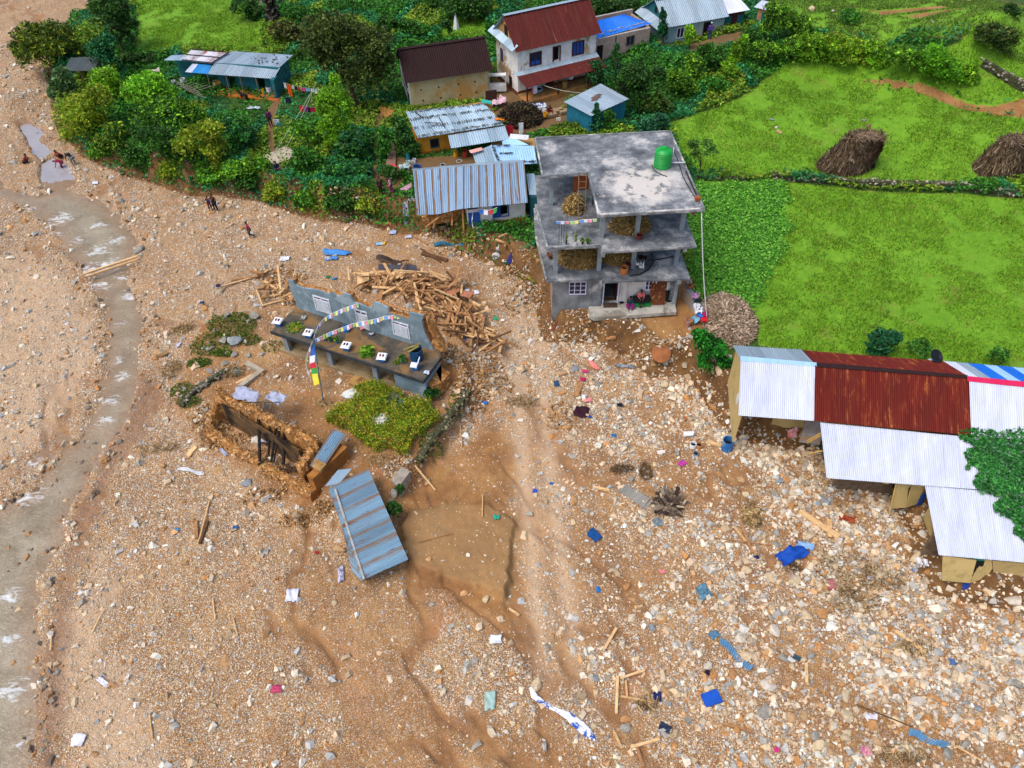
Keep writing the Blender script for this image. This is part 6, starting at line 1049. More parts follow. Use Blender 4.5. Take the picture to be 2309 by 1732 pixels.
hay('haystack', 'brown haystack cut by the right edge of the picture', 'd', (1890,1255), (2290,1270), (2060,1010), (2300,985), 2.6, 402)
r_ = np.random.RandomState(403)
def lying(name, label, reg, cx, cy, rx, ry, h, n, seed, cs, ln=.5, cat='straw heap', mt=None):
    c0 = G(reg, cx, cy); f_ = type('Q', (), {})(); f_.a = c0; f_.rz = 0; return straw(name, label, cat, f_, 0, 0, 0, rx, ry, h, n, seed, cs=cs, ln=ln, tilt=.7)
lying('straw_heap', 'flattened greyish heap of maize straw between the stone boundary and crop', 'A', 1840, 520, 1.75, 2.6, .7, 3200, 404, ('a08a72', 'b5a088', '8a745c', 'c4b098', '6e5a46'))
lying('compost_heap', 'dark manure heap topped with pale straw in front of the farmhouse', 'w', 790, 560, 1.9, 1.6, 1.2, 2600, 405, ('2c231b', '3a2f24', '201913', '6a5a38', '1a1410'), cat='compost heap')
lying('bent_grass_tuft', 'small tan grass tuft standing among stones near the crossed planks', 'l', 1640, 1430, .35, .45, .5, 350, 406, ('b59a6a', '9c8050', 'c4aa7a', '8a7048', '7a6040'), cat='grass tuft')
lying('firewood_stack', 'fan of thin grey firewood sticks beside the corrugated sheet', 'l', 1020, 1320, .65, .6, .35, 160, 407, ('8a7a68', '6a5a4a', 'a5937c', '544536', '3c3028'), 1.0, 'firewood')
for i, (rg, x, y, rx, ry, n, lb) in enumerate((('k',680,200,1.6,1.2,420,'long tangle of washed up roots and stalks below the blue tarpaulin'),('k',740,420,1.2,.8,300,'grey brown root mat beside the pink brick'),('k',950,260,1.3,.6,260,'drift of dry stalks under the bamboo walled shed corner'),('i',490,1500,.5,.3,200,'dark moss like clump under the blue tarpaulin'),('l',850,1080,.35,.75,420,'dark matted root clump above the corrugated sheet'),('l',670,1060,.7,.35,420,'dark matted root clump with an orange stone left of the other clump'),
        ('k',1180,760,.8,.4,200,'stalk drift around the long yellow log'),('h',1280,520,1.0,.5,160,'scattered dry straws between the tin strip and the concrete block'),('o',900,1350,.75,.45,320,'bundle of dry bamboo twigs inside the L shaped footing'),('g',490,1220,.5,.25,80,'spray of straws at the foot of the prayer flag pole'),('D',345,970,1.2,.4,160,'drift of dry stalks at the river side of the ruin'),('D',370,800,.6,.8,260,'brown weedy roots at the left corner of the courtyard'),('D',395,715,.8,.5,300,'tangled brown roots below the mossy boulder knoll'),('D',1130,870,1.0,.5,220,'brown brush snagged on the debris flow right of the courtyard'),('m',1290,230,.2,1.1,30,'driftwood branches on the gravel bar in front of the boys'),('k',1100,1560,1.2,.4,220,'bottom edge root drift below the crushed blue tin'),('j',1180,1190,.5,.3,120,'twig clump at the foot of the standing planks'),('D',1620,1100,.4,.5,120,'dried shrub remains near the boulders by the sheds'))):
    c0 = G(rg, x, y); r_ = np.random.RandomState(500+i); a = r_.uniform(0, 6.28, n); q = np.sqrt(r_.uniform(0, 1, n)); xx = rx*q*np.cos(a); yy = ry*q*np.sin(a); zz_ = H(c0[0]+xx, c0[1]+yy)-c0[2]+.05+.12*r_.uniform(size=n)
    stk = [(np.array([(-.5,-.012,0),(.5,-.008,.03),(.5,.01,.0),(-.5,.014,.01)]), np.array([(0,1,2,3)])), (np.array([(-.5,-.02,0),(-.05,-.02,.10),(.0,.02,.08),(-.5,.02,0)]), np.array([(0,1,2,3)]))]
    dk = i in (3, 4, 5); e = tag(scatter('root_tangle', np.stack([xx, yy, zz_], -1), r_.uniform(.25, .9, n)*(.5 if dk else 1), stk, pal(('4a3a22', '3a2c1a', '5a4a2c') if dk else ('9a7e56', '7a6040', 'b59c70', '5a4630', 'c9b080'), n, r_, .3), MV('dry_stalk', .9, 0, .2), r_, tilt=.45), lb, 'driftwood'); e.location = c0; 
# ---------------------------------------------------------------- dry stone walls
def stonewall(name, label, pts, th, h, seed, cs=('8a8478', 'a59c8a', '6e6a5c', '54543f', 'b5ab98', '4a5236'), size=.16):
    P_ = [G('D', *p) for p in pts]; c0 = P_[0]; r_ = np.random.RandomState(seed); e = empty(name, c0, 0, label, 'wall'); core = MB(); ps = []
    for a, b in zip(P_[:-1], P_[1:]):
        L = np.linalg.norm(b-a); core.beam(a-c0+(0, 0, h*.3), b-c0+(0, 0, h*.3), th*.8, h*1.1); n = int(L*42); t = r_.uniform(0, 1, n)[:, None]; q = a*(1-t)+b*t-c0; q[:, 0] += r_.normal(0, th*.33, n); q[:, 1] += r_.normal(0, th*.33, n); q[:, 2] += r_.uniform(0, h, n); ps.append(q)
    core.build('core', M('mossy_core', '4a4a34', '33361f', 4, .95), e); ps = np.concatenate(ps); n = len(ps); s_ = scatter('wall_stone', ps, r_.uniform(.4, 1.1, n)*size, small, pal(cs, n, r_, .25), mstone, r_, tilt=.5, parent=e); s_['kind'] = 'stuff'; return e
stonewall('dry_stone_wall', 'long mossy dry stone wall between the two bright fields', [(1665,386),(1760,392),(1850,402),(1960,405),(2080,408),(2160,420),(2240,428)], .45, .6, 601)
stonewall('field_stones', 'thin line of half buried stones continuing the field wall to the left', [(1500,383),(1560,384),(1620,385)], .25, .12, 602, size=.12)
stonewall('terrace_wall', 'weed grown stone terrace wall running along the courtyard edge', [(1012,850),(985,885),(955,925),(925,965),(905,1000)], .5, .4, 603, ('7a745c', '5c5c3c', '8a8468', '4a5230', '6e6448'))
stonewall('retaining_wall', 'low stone wall at the lower left side of the courtyard', [(392,880),(420,850),(455,825),(490,805)], .4, .35, 604)
stonewall('hill_wall', 'stone bank wall at the right edge below the hillside', [(2120,140),(2170,170),(2230,205)], .5, .6, 605)
stonewall('shed_stone_wall', 'dark ruined stone footing under the lean-to edge', [(1735,930),(1770,960),(1790,1000)], .4, .3, 606)
A_ = G('A', 1440, 470); A0 = at('A', 1250, 10, 2.6); A1 = at('A', 1460, 420, 1.9); e = empty('boundary_wall', (A0+A1)/2, 0, 'low cement topped boundary wall with drying clothes right of the concrete house', 'wall'); c0 = (A0+A1)/2
m = MB(); m.beam(A0-c0-(0, 0, .6), A1-c0-(0, 0, .6), .3, 1.2); m.build('wall', M('tan_render', 'b39a80'), e); m = MB(); m.beam(A0-c0+(0, 0, .04), A1-c0+(0, 0, .04), .36, .07); m.build('coping', CONC, e)
# ---------------------------------------------------------------- tank, barrels, vessels
c0 = at('f', 1128, 340, 9.8); e = empty('water_tank', c0, 0, 'bright green ribbed plastic water tank standing on the concrete roof', 'tank'); GRN = M('green_plastic', '0c9a3c', '0a8a34', 2, .4, bmp=0, spec=.5)
prof = [(.50, 0), (.54, .03)]; 
for k in range(7): z = .08+k*.13; prof += [(.55, z), (.55, z+.08), (.53, z+.10)]
prof += [(.55, 1.03), (.5, 1.1), (.36, 1.2), (.2, 1.24)]; m = MB(); m.lathe(prof, n=28); m.build('shell', GRN, e, smooth=False); m = MB(); m.lathe([(.17, 1.24), (.17, 1.3), (.12, 1.32), (.05, 1.33)], n=20); m.build('lid', GRN, e)
for k in range(4): a = k*1.57+.4; m = MB(); m.beam((.2*math.cos(a), .2*math.sin(a), 1.26), (.5*math.cos(a), .5*math.sin(a), 1.13), .1, .05); m.build('lid_rib', GRN, e)
def tubeobj(name, label, cat, pts, r, mat, n=6):
    c0 = np.array(pts[0], float); m = MB(); m.tube([np.array(p)-c0 for p in pts], r, n); return tag(m.build(name, mat, None, c0, smooth=True), label, cat)
def arc(a, b, sag, n=10, side=(0, 0, -1)): a = np.array(a, float); b = np.array(b, float); return [a+(b-a)*t/n+np.array(side)*sag*4*(t/n)*(1-t/n) for t in range(n+1)]
WP = M('white_plastic', 'dfe2e6', 'cdd0d6', 3, .5, bmp=0); BP = M('black_pipe', '1c1e20', '121314', 3, .5, bmp=0); tubeobj('water_pipe', 'white water pipe from the green tank over the roof edge', 'pipe', [at('f', 1190, 312, 10.0), at('f', 1318, 312, 10.0)], .035, WP)
tubeobj('vent_pipe', 'thin upright white vent pipe beside the green tank', 'pipe', [at('f', 1210, 312, 9.9), at('f', 1225, 190, 11.2)], .02, WP)
tubeobj('hose', 'black hose curling over the concrete roof from the green tank', 'hose', [at('f', x, y, 9.84) for x, y in ((1045,325),(1055,360),(1085,390),(1130,412),(1170,425))], .025, BP)
tubeobj('hose', 'black cable running along the right rim of the concrete roof', 'hose', [at('f', x, y, 9.84) for x, y in ((1225,215),(1260,300),(1300,430),(1350,520),(1400,600))], .025, BP)
tubeobj('hose', 'black hose bent in a long arc on the first floor slab', 'hose', [at('f', x, y, 4.56) for x, y in ((865,1232),(950,1220),(1020,1180),(1062,1110),(1048,1048))], .05, BP); tubeobj('hose', 'straight black hose lying behind the front pillar of the first floor', 'hose', [at('f', x, y, 4.56) for x, y in ((1010,1108),(1110,1100),(1225,1072))], .04, BP)
a, b = at('f', 1450, 680, 9.85), G('A', 1555, 575); tubeobj('service_cable', 'long white cable falling from the concrete roof corner to the ground', 'cable', arc(a, b, .5), .03, WP)
m = MB(); c0 = at('f', 1415, 615, 9.85); m.bb(-.15, .15, -.12, .12, 0, .2); tag(m.build('brick_block', M('red_bricks', 'a4532c'), None, c0), 'red brick stack holding the white cable at the roof corner', 'brick')
m = MB(); m.tube([at('f', 1320, 380, 9.9)-at('f', 1320, 380, 9.9), at('f', 1405, 570, 9.9)-at('f', 1320, 380, 9.9)], .04, 5); tag(m.build('steel_angle', DWOOD, None, at('f', 1320, 380, 9.9)), 'rusty steel angle resting on the right rim of the roof', 'steel bar')
# ladder
L0, L1 = at('f', 448, 800, 7.2), at('f', 452, 388, 10.1); L0b, L1b = at('f', 500, 780, 7.2), at('f', 515, 395, 10.1); e = empty('ladder', L0, 0, 'grey bamboo ladder leaning up through the notch of the concrete roof', 'ladder')
for a, b in ((L0, L1), (L0b, L1b)): m = MB(); m.tube([a-L0, b-L0], .035, 6); m.build('rail', OLDWOOD, e)
for k in range(8): t = (k+.5)/8; m = MB(); m.tube([L0+(L1-L0)*t-L0, L0b+(L1b-L0b)*t-L0], .025, 5); m.build('rung', OLDWOOD, e)
def barrel(name, label, c0, r, h, mat, open_=True, tilt=(0, 0), cat='barrel', n=20, cl=None):
    e = empty(name, c0, 0, label, cat); e.rotation_euler = (tilt[0], tilt[1], 0); m = MB(); pr = [(r*.94, 0), (r, .04*h), (r, .3*h), (r*1.03, .33*h), (r, .36*h), (r, .64*h), (r*1.03, .67*h), (r, .7*h), (r, .97*h), (r*1.02, h), (r*.9, h), (r*.88, h*.96), (r*.86, h*(.5 if open_ else .97))]
    m.lathe(pr, n=n); m.build('body', mat, e, smooth=False)
    if open_: m = MB(); m.lathe([(r*.85, h*.5), (r*.85, h*.52)], n=n); m.build('inside_shade_disc', cl or DARK, e)  # near-black disc paints the shade deep in the vessel
    return e
BLP = M('blue_plastic', '2a6fb0', '225f9c', 4, .5, c3='8a9aa0', s3=2.5)
barrel('plastic_barrel', 'open blue plastic barrel standing in the mud left of the white roofs', G('l', 1455, 905), .33, .85, BLP, tilt=(.0, -.05))
barrel('plastic_barrel', 'dark blue covered barrel on the ruined house balcony beside the rubble', FRU.w((9.65, 1.5, 2.0)), .4, .85, M('dark_blue_plastic', '12456e', '0e3858', 3, .5))
m = MB(); c0 = FRU.w((9.65, 1.5, 2.88)); m.box((-.2, .05, .08), (1.1, .14, .05), rot('Z', .5)); m.box((-.1, -.12, .05), (.8, .14, .04), rot('Z', .7)); tag(m.build('lid_board', M('moss_board', '8a8048', '6a6438', 4), None, c0), 'mossy boards laid across the dark blue barrel', 'board')
# ---------------------------------------------------------------- balcony planters and plants
PLW = M('white_planter', 'e4e6ea', 'd0d3da', 3, .5, bmp=0); PLB = M('blue_planter', '2f6fae', '28609a', 3, .6, bmp=0)
for i, (x, y, lb, tl) in enumerate(((510,925,'square blue tub bearing two red shoes at the far left balcony corner',0),(1015,1120,'square blue tub under a white lid next to the flag pole top',0),(1640,1330,'square tub with white flared lid and dark shoes at the middle balcony edge',0))):
    c0 = at('q', x, y+55, 3.0); e = empty('planter_box', c0, FRU.rz+.2, lb, 'tub'); m = MB(); m.hexa([(-.17,-.17,0),(.17,-.17,0),(.17,.17,0),(-.17,.17,0)], [(-.22,-.22,.38),(.22,-.22,.38),(.22,.22,.38),(-.22,.22,.38)]); m.build('tub', PLB, e)
    m = MB(); m.hexa([(-.3,-.3,.36),(.3,-.3,.36),(.3,.3,.36),(-.3,.3,.36)], [(-.25,-.25,.43),(.25,-.25,.43),(.25,.25,.43),(-.25,.25,.43)]); m.build('lid', PLW, e)
    for s in (-.09, .09):
        m = MB(); m.prism([(s-.03, -.1), (s+.03, -.1), (s+.04, .02), (s+.025, .1), (s-.025, .1), (s-.04, .02)], .433, .49); q = m.build('shoe', M('shoe_red', '7a3c30', '5a2a24', 5) if i < 2 else M('shoe_dark', '1c1e2c', '14141c', 5), e)
for x, y, lb, op in ((385,1035,'square blue tub with white lid and brown shoes right of the spiky plant',0),(845,1150,'blue tub with its white lid tipped open near the balcony right end',1)):
    c0 = at('r', x, y+30, 3.0); e = empty('planter_box', c0, FRU.rz+.3, lb, 'tub'); m = MB(); m.hexa([(-.17,-.17,0),(.17,-.17,0),(.17,.17,0),(-.17,.17,0)], [(-.22,-.22,.38),(.22,-.22,.38),(.22,.22,.38),(-.22,.22,.38)]); m.build('tub', PLB, e); m = MB()
    if op: m.box((.18, 0, .55), (.06, .55, .5), rot('Y', .35)); m.box((-.05, -.1, .42), (.4, .4, .05), rot('Y', .1))
    else: m.hexa([(-.3,-.3,.36),(.3,-.3,.36),(.3,.3,.36),(-.3,.3,.36)], [(-.25,-.25,.43),(.25,-.25,.43),(.25,.25,.43),(-.25,.25,.43)])
    m.build('lid', PLW, e)
    if not op:
        for s in (-.09, .09): m = MB(); m.prism([(s-.03, -.1), (s+.03, -.1), (s+.04, .02), (s+.025, .1), (s-.025, .1), (s-.04, .02)], .433, .49); m.build('shoe', M('shoe_red', '7a3c30'), e)
def potplant(lb, c0, r, h, n, cs, seed, ln=.3, pot=None):
    r_ = np.random.RandomState(seed); e = empty('potted_plant', c0, 0, lb, 'plant'); ph = .2 if pot else .03; m = MB(); m.lathe([(r*.4, 0), (r*.55, ph), (r*.45, ph), (.02, ph*.9)], n=12); m.build('pot', pot or MUD, e)
    q = r_.normal(size=(n, 3)); q /= np.linalg.norm(q, axis=1)[:, None]; q[:, 2] = abs(q[:, 2]); leaves('foliage', q*[r, r, h]*r_.uniform(.4, 1, (n, 1))+(0, 0, ph), ln*r_.uniform(.6, 1.3, n), pal(cs, n, r_, .25), LEAFM, r_, .9, e)
potplant('round yellow green succulent cluster near the left balcony tub', at('q', 780, 1040, 3.0), .6, .28, 260, ('8aa820', '9cbc28', '6a8a18'), 1, .14)
for i, (x, lb) in enumerate(((1270,'first small green pot plant right of the flag pole'),(1370,'second small green pot plant between the flag pole and white tub'),(1480,'largest of three small pot plants left of the middle white tub'))): potplant(lb, at('q', x, 1225+i*25, 3.0), .2+.05*(i == 2), .25, 90, ('5a8a20', '7aa82c', '3f6a18'), 2+i, .13, BLP)
potplant('spiky green lily plant in the middle of the balcony edge', at('B', 1210, 1260, 3.0), .42, .5, 150, ('6a9a28', '86b434', '4a7a20'), 6, .45); potplant('small rounded plant on the balcony right third', at('r', 575, 1100, 3.0), .2, .22, 90, ('7a9a24', '5a7a1c'), 7, .12); potplant('leafy plant in a blue pot next to the open tub', at('r', 670, 1085, 3.0), .28, .45, 130, ('4a7a30', '64963c', '365c20'), 8, .18, BLP)
for x, lb in ((348,'tall stemmed plant in dark pot on the concrete terrace edge'),(425,'thin yellow plant in white pot on the concrete terrace edge'),(480,'low reddish pot plant on the concrete terrace edge'),(525,'bushy green pot plant at the end of the terrace row')): potplant(lb, at('f', x, 975, 7.15), .16 if x > 450 else .1, .3 if x > 450 else .9, 60, ('5a8a20', '8a9a30', '3f6a18'), x, .13, WP if x == 425 else DWOOD)
def thing_box(name, label, cat, c0, dims, mat, rz=0, rx=0, bev=.02):
    import bmesh
    bm = bmesh.new(); bmesh.ops.create_cube(bm, size=1); bmesh.ops.scale(bm, vec=dims, verts=bm.verts); bmesh.ops.bevel(bm, geom=bm.edges[:], offset=min(bev, min(dims)*.3), segments=2, affect='EDGES'); bmesh.ops.translate(bm, vec=(0, 0, dims[2]/2), verts=bm.verts)
    me = bpy.data.meshes.new(name); bm.to_mesh(me); bm.free(); o_ = link(name, me, mat, None, c0); o_.rotation_euler = (rx, 0, rz); return tag(o_, label, cat)
barrel('bucket', 'small blue bucket against the upper wall on the ruined balcony', at('q', 1635, 1080, 3.0), .22, .4, BLP, cat='bucket'); 
def rag(name, label, cat, c0, a, b, rz, col, seed, h=.12, crump=1.0, holes=False, c2=None):
    r_ = np.random.RandomState(seed); nu, nv = 14, 10; U, V_ = np.meshgrid(np.linspace(-.5, .5, nu), np.linspace(-.5, .5, nv)); jag = 1+.25*(vn(np.arctan2(V_, U)*2+5, 0*U, seed)-.5)*crump
    X = U*a*jag+crump*.25*a*(fbm(U*3+seed, V_*3, seed)-.5); Y = V_*b*jag+crump*.3*b*(fbm(U*3, V_*3+seed, seed+1)-.5); Zz_ = h*(fbm(U*4+seed, V_*4, seed+2)*1.6)*crump; cs_, sn = math.cos(rz), math.sin(rz); XX_ = X*cs_-Y*sn; YY_ = X*sn+Y*cs_
    zg_ = (H(c0[0]+XX_.ravel(), c0[1]+YY_.ravel()).reshape(X.shape)-c0[2]) if abs(hz(c0[0], c0[1])-c0[2]) < .2 else 0
    T = np.stack([XX_, YY_, Zz_+zg_+.04], -1).reshape(-1, 3); Bt = T-(0, 0, .015); n_ = nu*nv; I = lambda i, j: i*nu+j; F_ = [(I(i,j), I(i,j+1), I(i+1,j+1), I(i+1,j)) for i in range(nv-1) for j in range(nu-1)]; F_ += [tuple(n_+q for q in f_[::-1]) for f_ in F_]
    F_ += [(I(i,0), I(i+1,0), n_+I(i+1,0), n_+I(i,0)) for i in range(nv-1)]+[(I(i,nu-1), n_+I(i,nu-1), n_+I(i+1,nu-1), I(i+1,nu-1)) for i in range(nv-1)]+[(I(0,j), n_+I(0,j), n_+I(0,j+1), I(0,j+1)) for j in range(nu-1)]+[(I(nv-1,j), I(nv-1,j+1), n_+I(nv-1,j+1), n_+I(nv-1,j)) for j in range(nu-1)]
    m = MB(); m.add(np.concatenate([T, Bt]), F_); o_ = m.build(name, M('cloth_'+col+(c2 or ''), col, c2, 6 if c2 else 3, .8, bmp=.2), None, c0, smooth=True); return tag(o_, label, cat)
rags = [('B',1175,935,3.05,.5,.35,.2,'b01830','e0a0a0','cloth','red and white cloth bundle at the foot of the ruined upper wall'),('B',380,810,3.02,.3,.3,0,'9aa0a0',None,'lid','round grey pan lid on the muddy left part of the balcony'),('B',1990,1530,3.02,.35,.3,0,'b8c4d8',None,'plastic sheet','pale plastic scrap on the right corner of the balcony'),('B',1270,1020,3.02,.3,.2,0,'6a80a8','c0c8d0','plastic scrap','blue white plastic litter on the balcony floor'),
 ('s',1000,250,2.35,1.1,.8,-.5,'a8aec4',None,'tarpaulin','dirty lilac plastic sheet behind the rear wall of the stone ruin'),('s',620,200,2.35,1.6,.9,-.4,'a5abc2',None,'tarpaulin','bigger pale lilac tarpaulin draped behind the stone ruin'),('s',720,770,.9,.45,.5,0,'c8c0b4',None,'sack','pale sack lying among rubble inside the ruin'),('s',845,755,.9,.4,.5,0,'b4b4c8',None,'sack','lilac sack lying beside the charred beams inside the ruin')]
for i, (rg, x, y, z, a, b, rz, c1, c2, cat, lb) in enumerate(rags): rag(cat.replace(' ', '_'), lb, cat, at(rg, x, y, z), a, b, rz, c1, 600+i, c2=c2, h=.12 if cat != 'tarpaulin' else .3)
gr = [('l',365,640,.9,.85,-.2,'30081c',None,'blanket','square dark maroon blanket lying flat on the stones'),('l',455,280,1.1,.35,-1.0,'e08a80','c87068','cloth','long salmon pink cloth lying on the stones'),('l',395,330,.4,.3,0,'b8406a',None,'cloth','dusty rose rag under the salmon cloth'),('l',380,390,.35,.3,0,'b0105a',None,'cloth','bright magenta rag near the brown root'),('l',415,545,.5,.3,0,'d88a8a',None,'cloth','faded pink rag between magenta rag and maroon blanket'),
 ('l',430,668,.25,.2,0,'1a4a9a',None,'plastic','tiny blue plastic scrap right of the maroon blanket'),('l',655,580,.35,.3,0,'14142c',None,'shoe','navy curled rag among stones in the middle of the flow'),('l',610,810,.28,.2,0,'1a70b0',None,'plastic','small azure plastic lid in the middle of the stone field'),('l',1150,680,.35,.3,0,'5a1040','d09020','cloth','purple and yellow rag near the white canister'),('l',1120,1020,.4,.35,.5,'d81878','2a4aa0','cloth','hot pink rag with a blue corner below the canister'),
 ('l',965,935,.55,.25,0,'d8d0c8',None,'sack','whitish crumpled bag left of the pink rag'),('l',465,1560,.55,.75,.6,'0c4a8a','0a3a6a','cloth','deep blue jacket lying crumpled on the stones'),('l',940,1460,.6,.4,.3,'54585c','7a8a90','plastic','grey crumpled plastic sheet below the firewood fan'),('l',145,1170,.2,.15,0,'1a60b0',None,'plastic','tiny blue scrap at the edge of the vehicle track'),('l',20,1225,.25,.2,0,'2a50c0',None,'plastic','blue wrapper on the vehicle track'),
 ('l',180,420,.3,.5,0,'1c4a6c',None,'plastic','dark blue strip of plastic near the two large boulders'),('l',700,290,1.3,.25,-.2,'a0a4a8','3a4048','plastic','torn grey plastic strip on the stones below the house bank'),('j',825,330,.2,.35,0,'1470b8',None,'plastic','small azure cloth piece under the mud terrace tip'),('j',1610,350,.7,.7,.4,'2a5a70','6a8a9a','plastic','crumpled teal plastic sheet with folds on the rubble'),('j',60,700,.6,.4,0,'d8dce4',None,'plastic bag','white plastic bag near the lower middle mud patch'),
 ('j',1300,195,.3,.2,0,'d88088',None,'cloth','small pink rag above the crumpled teal sheet'),('j',1640,950,.25,.25,0,'101838',None,'shoe','single dark blue shoe near the blue board'),('j',1325,1360,.5,.35,-.5,'10142c','2a3a50','cloth','dark navy cloth in the lower muddy channel'),('j',1265,1130,.35,.4,0,'14245a',None,'cloth','navy rag knotted on the standing planks'),('j',15,1170,.5,.8,0,'8aa8a0','a0b8b0','plastic','pale green plastic sheet at the lower middle'),('j',1690,670,.5,.35,.5,'3a6a88','5a7a90','plastic','blue plastic fragment at the head of the crushed tin'),
 ('k',840,1535,.45,.4,0,'a0107a','d0b090','cloth','magenta knotted rag at the lower right corner'),('k',880,1300,.6,.5,0,'d8d4e0',None,'plastic bag','white crumpled plastic under the big orange boulder'),('k',865,245,.3,.2,0,'d0d4e8',None,'plastic','white pebble like plastic on the root tangle'),('k',165,1530,.25,.2,0,'c83a7a',None,'cloth','pink scrap at the bottom edge'),('k',320,840,.35,.25,-.6,'2a4a58',None,'plastic','dark teal bottle scrap between boulders'),('k',1480,870,.3,.3,0,'4a6a9a',None,'plastic','blue grey plastic scrap in the right hand boulders'),
 ('k',1580,300,.3,.3,0,'1a3a8a',None,'cloth','dark blue rag below the bamboo walled shed'),('k',1200,180,.35,.25,.5,'20284a','c0c4cc','shoe','striped dark shoe left of the white ducks'),('i',490,670,.55,.35,0,'c81c20','d8d0d0','cloth','red and white cloth under the rusty shed roof'),('i',830,1195,.8,.4,-.3,'6a1c10','a04a20','cloth','dark red brown sacking under the lean-to'),('i',560,975,.25,.2,0,'7a98b0',None,'plastic','pale blue scrap in front of the lean-to'),
 ('i',265,1435,.25,.2,0,'101a50',None,'cloth','tiny dark blue rag left of the blue tarpaulin'),('i',500,1560,.4,.3,0,'b0a0a0',None,'plastic bag','pale bag on a boulder below the blue tarpaulin'),('D',727,547,2.0,.7,-.1,'3a7ac0','4a8ac8','tarpaulin','bright blue sheet above the timber pile'),('D',570,597,0.1,.1,0,'20a080',None,'plastic','turquoise cap'),('D',598,1490,.5,.4,0,'c04868','903050','cloth','dusty pink rag alone on the lower left gravel'),
 ('g',1665,480,.35,.85,.2,'b8bcc8','dcdfe6','plastic','white crumpled sheet at the right end of the timber pile'),('g',1665,690,.6,.3,0,'6a7aa0',None,'plastic','blue grey scrap under the long pale beam'),('g',160,20,.7,.5,0,'d8dce4',None,'plastic','white crumpled plastic above the left timber frames'),('g',545,15,.9,.4,0,'4a84c8',None,'plastic','blue plastic scraps above the timber pile'),('g',570,185,.35,.25,0,'1480b8',None,'plastic','azure can in the rubble behind the upper wall'),('g',520,175,.3,.2,0,'1a7040',None,'plastic','green bottle in the rubble behind the upper wall'),('g',1775,590,.25,.25,0,'1a9050',None,'plastic','green bottle at the right end of the timber pile'),('g',1910,520,.25,.2,0,'2aa878',None,'plastic','turquoise cup on the mud beyond the timber pile'),
 ('g',1820,1220,.35,.2,0,'1a6ac0',None,'plastic','blue scrap on the terrace edge rubble'),('g',1750,300,.4,.3,0,'e4e8f0',None,'paper','white paper sheet on the mud beyond the timber pile'),('g',1670,285,.35,.3,0,'dfe4ee',None,'paper','second white paper sheet closer to the timbers'),('g',1650,225,.4,.25,0,'d4dae4',None,'paper','crumpled white paper above the two flat sheets'),('o',970,1345,.4,.5,.4,'0c7a98','10688a','plastic','turquoise plastic basin scrap on the twig bundle'),('o',280,1030,.3,.4,0,'b8bcd0',None,'cloth','pale lilac rag below the brown roots'),
 ('m',715,115,.5,.3,0,'d0d4dc',None,'plastic bag','white bag on the gravel right of the pool'),('m',290,300,.4,.2,0,'7a3050',None,'cloth','wine red rag in the rapids'),('n',495,1490,.6,.5,0,'dcdce8',None,'plastic bag','white plastic bag on the lower left gravel'),('n',650,1130,.7,.25,-.6,'d4d6e0',None,'plastic','white plastic strip on the lower left gravel'),('n',1470,165,.3,.2,0,'0c5a9a',None,'plastic','dark azure scrap beside the three planks'),('n',1105,175,.25,.2,0,'2a80b8',None,'plastic','light blue cap left of the three planks'),
 ('h',725,1370,.6,.7,0,'d8dcf0',None,'plastic bag','white rounded plastic bag below the fallen roof'),('h',1020,1230,.3,.9,.2,'c8ccd8','4a3a6a','cloth','white and violet rag at the foot of the fallen roof'),('h',870,1100,.2,.15,0,'b01c20',None,'plastic','red cap left of the fallen roof'),('h',85,590,1.5,.25,-.2,'d8dadf',None,'plastic strip','long white plastic strip on the gravel left of the ruin'),('h',290,475,.8,.2,-.8,'a0a8c0',None,'plastic strip','bluish torn strip snagged on the drift line'),('h',1990,880,.35,.3,0,'20a088',None,'plastic','sea green scrap on the flow right of the mud terrace'),
 ('p',30,730,.5,.3,0,'8ac0e0',None,'plastic','pale blue sheet on the gravel below the bank'),('p',90,725,.25,.3,0,'e0a810',None,'bottle','yellow oil bottle on the gravel below the bank'),('p',200,590,.6,.5,0,'c0c8dc','5a6a90','plastic','white and blue bag on rubble below the tin roof house'),('p',390,640,.5,.4,0,'b8c0d8',None,'plastic','pale bag in the rubble left of the long teal sheet'),('p',1640,960,.5,.3,0,'2a2a7a',None,'cloth','indigo rag in the bank left of the concrete house'),('p',1490,880,.5,.3,0,'c8ccd4',None,'board','white board scrap under the yard bank'),('p',370,400,.5,.5,0,'b0b4c8','3a3a50','cloth','white and dark bundle under the left eave rubble'),
 ('E',435,660,.25,.2,0,'20a060',None,'plastic','green cup below the paper sheets'),('E',490,675,.25,.2,0,'e0e0e8',None,'plastic','white cup next to the green cup'),('E',920,730,.3,.2,0,'b01850',None,'cloth','crimson rag at the wall corner of the concrete house'),('A',1610,770,.4,.35,0,'a8b4c8',None,'plastic bag','pale plastic bag caught in the glossy shrub'),('a',1000,450,.8,.4,0,'2a5a9a','a02020','cloth','blue and red clothes on the terrace behind the teal house')]
for i, (rg, x, y, a, b, rz, c1, c2, cat, lb) in enumerate(gr):
    if a < .15: continue
    rag(cat.replace(' ', '_'), lb, cat, G(rg, x, y), a, b, rz, c1, 700+i, c2=c2, h=.08+.06*min(a, b))
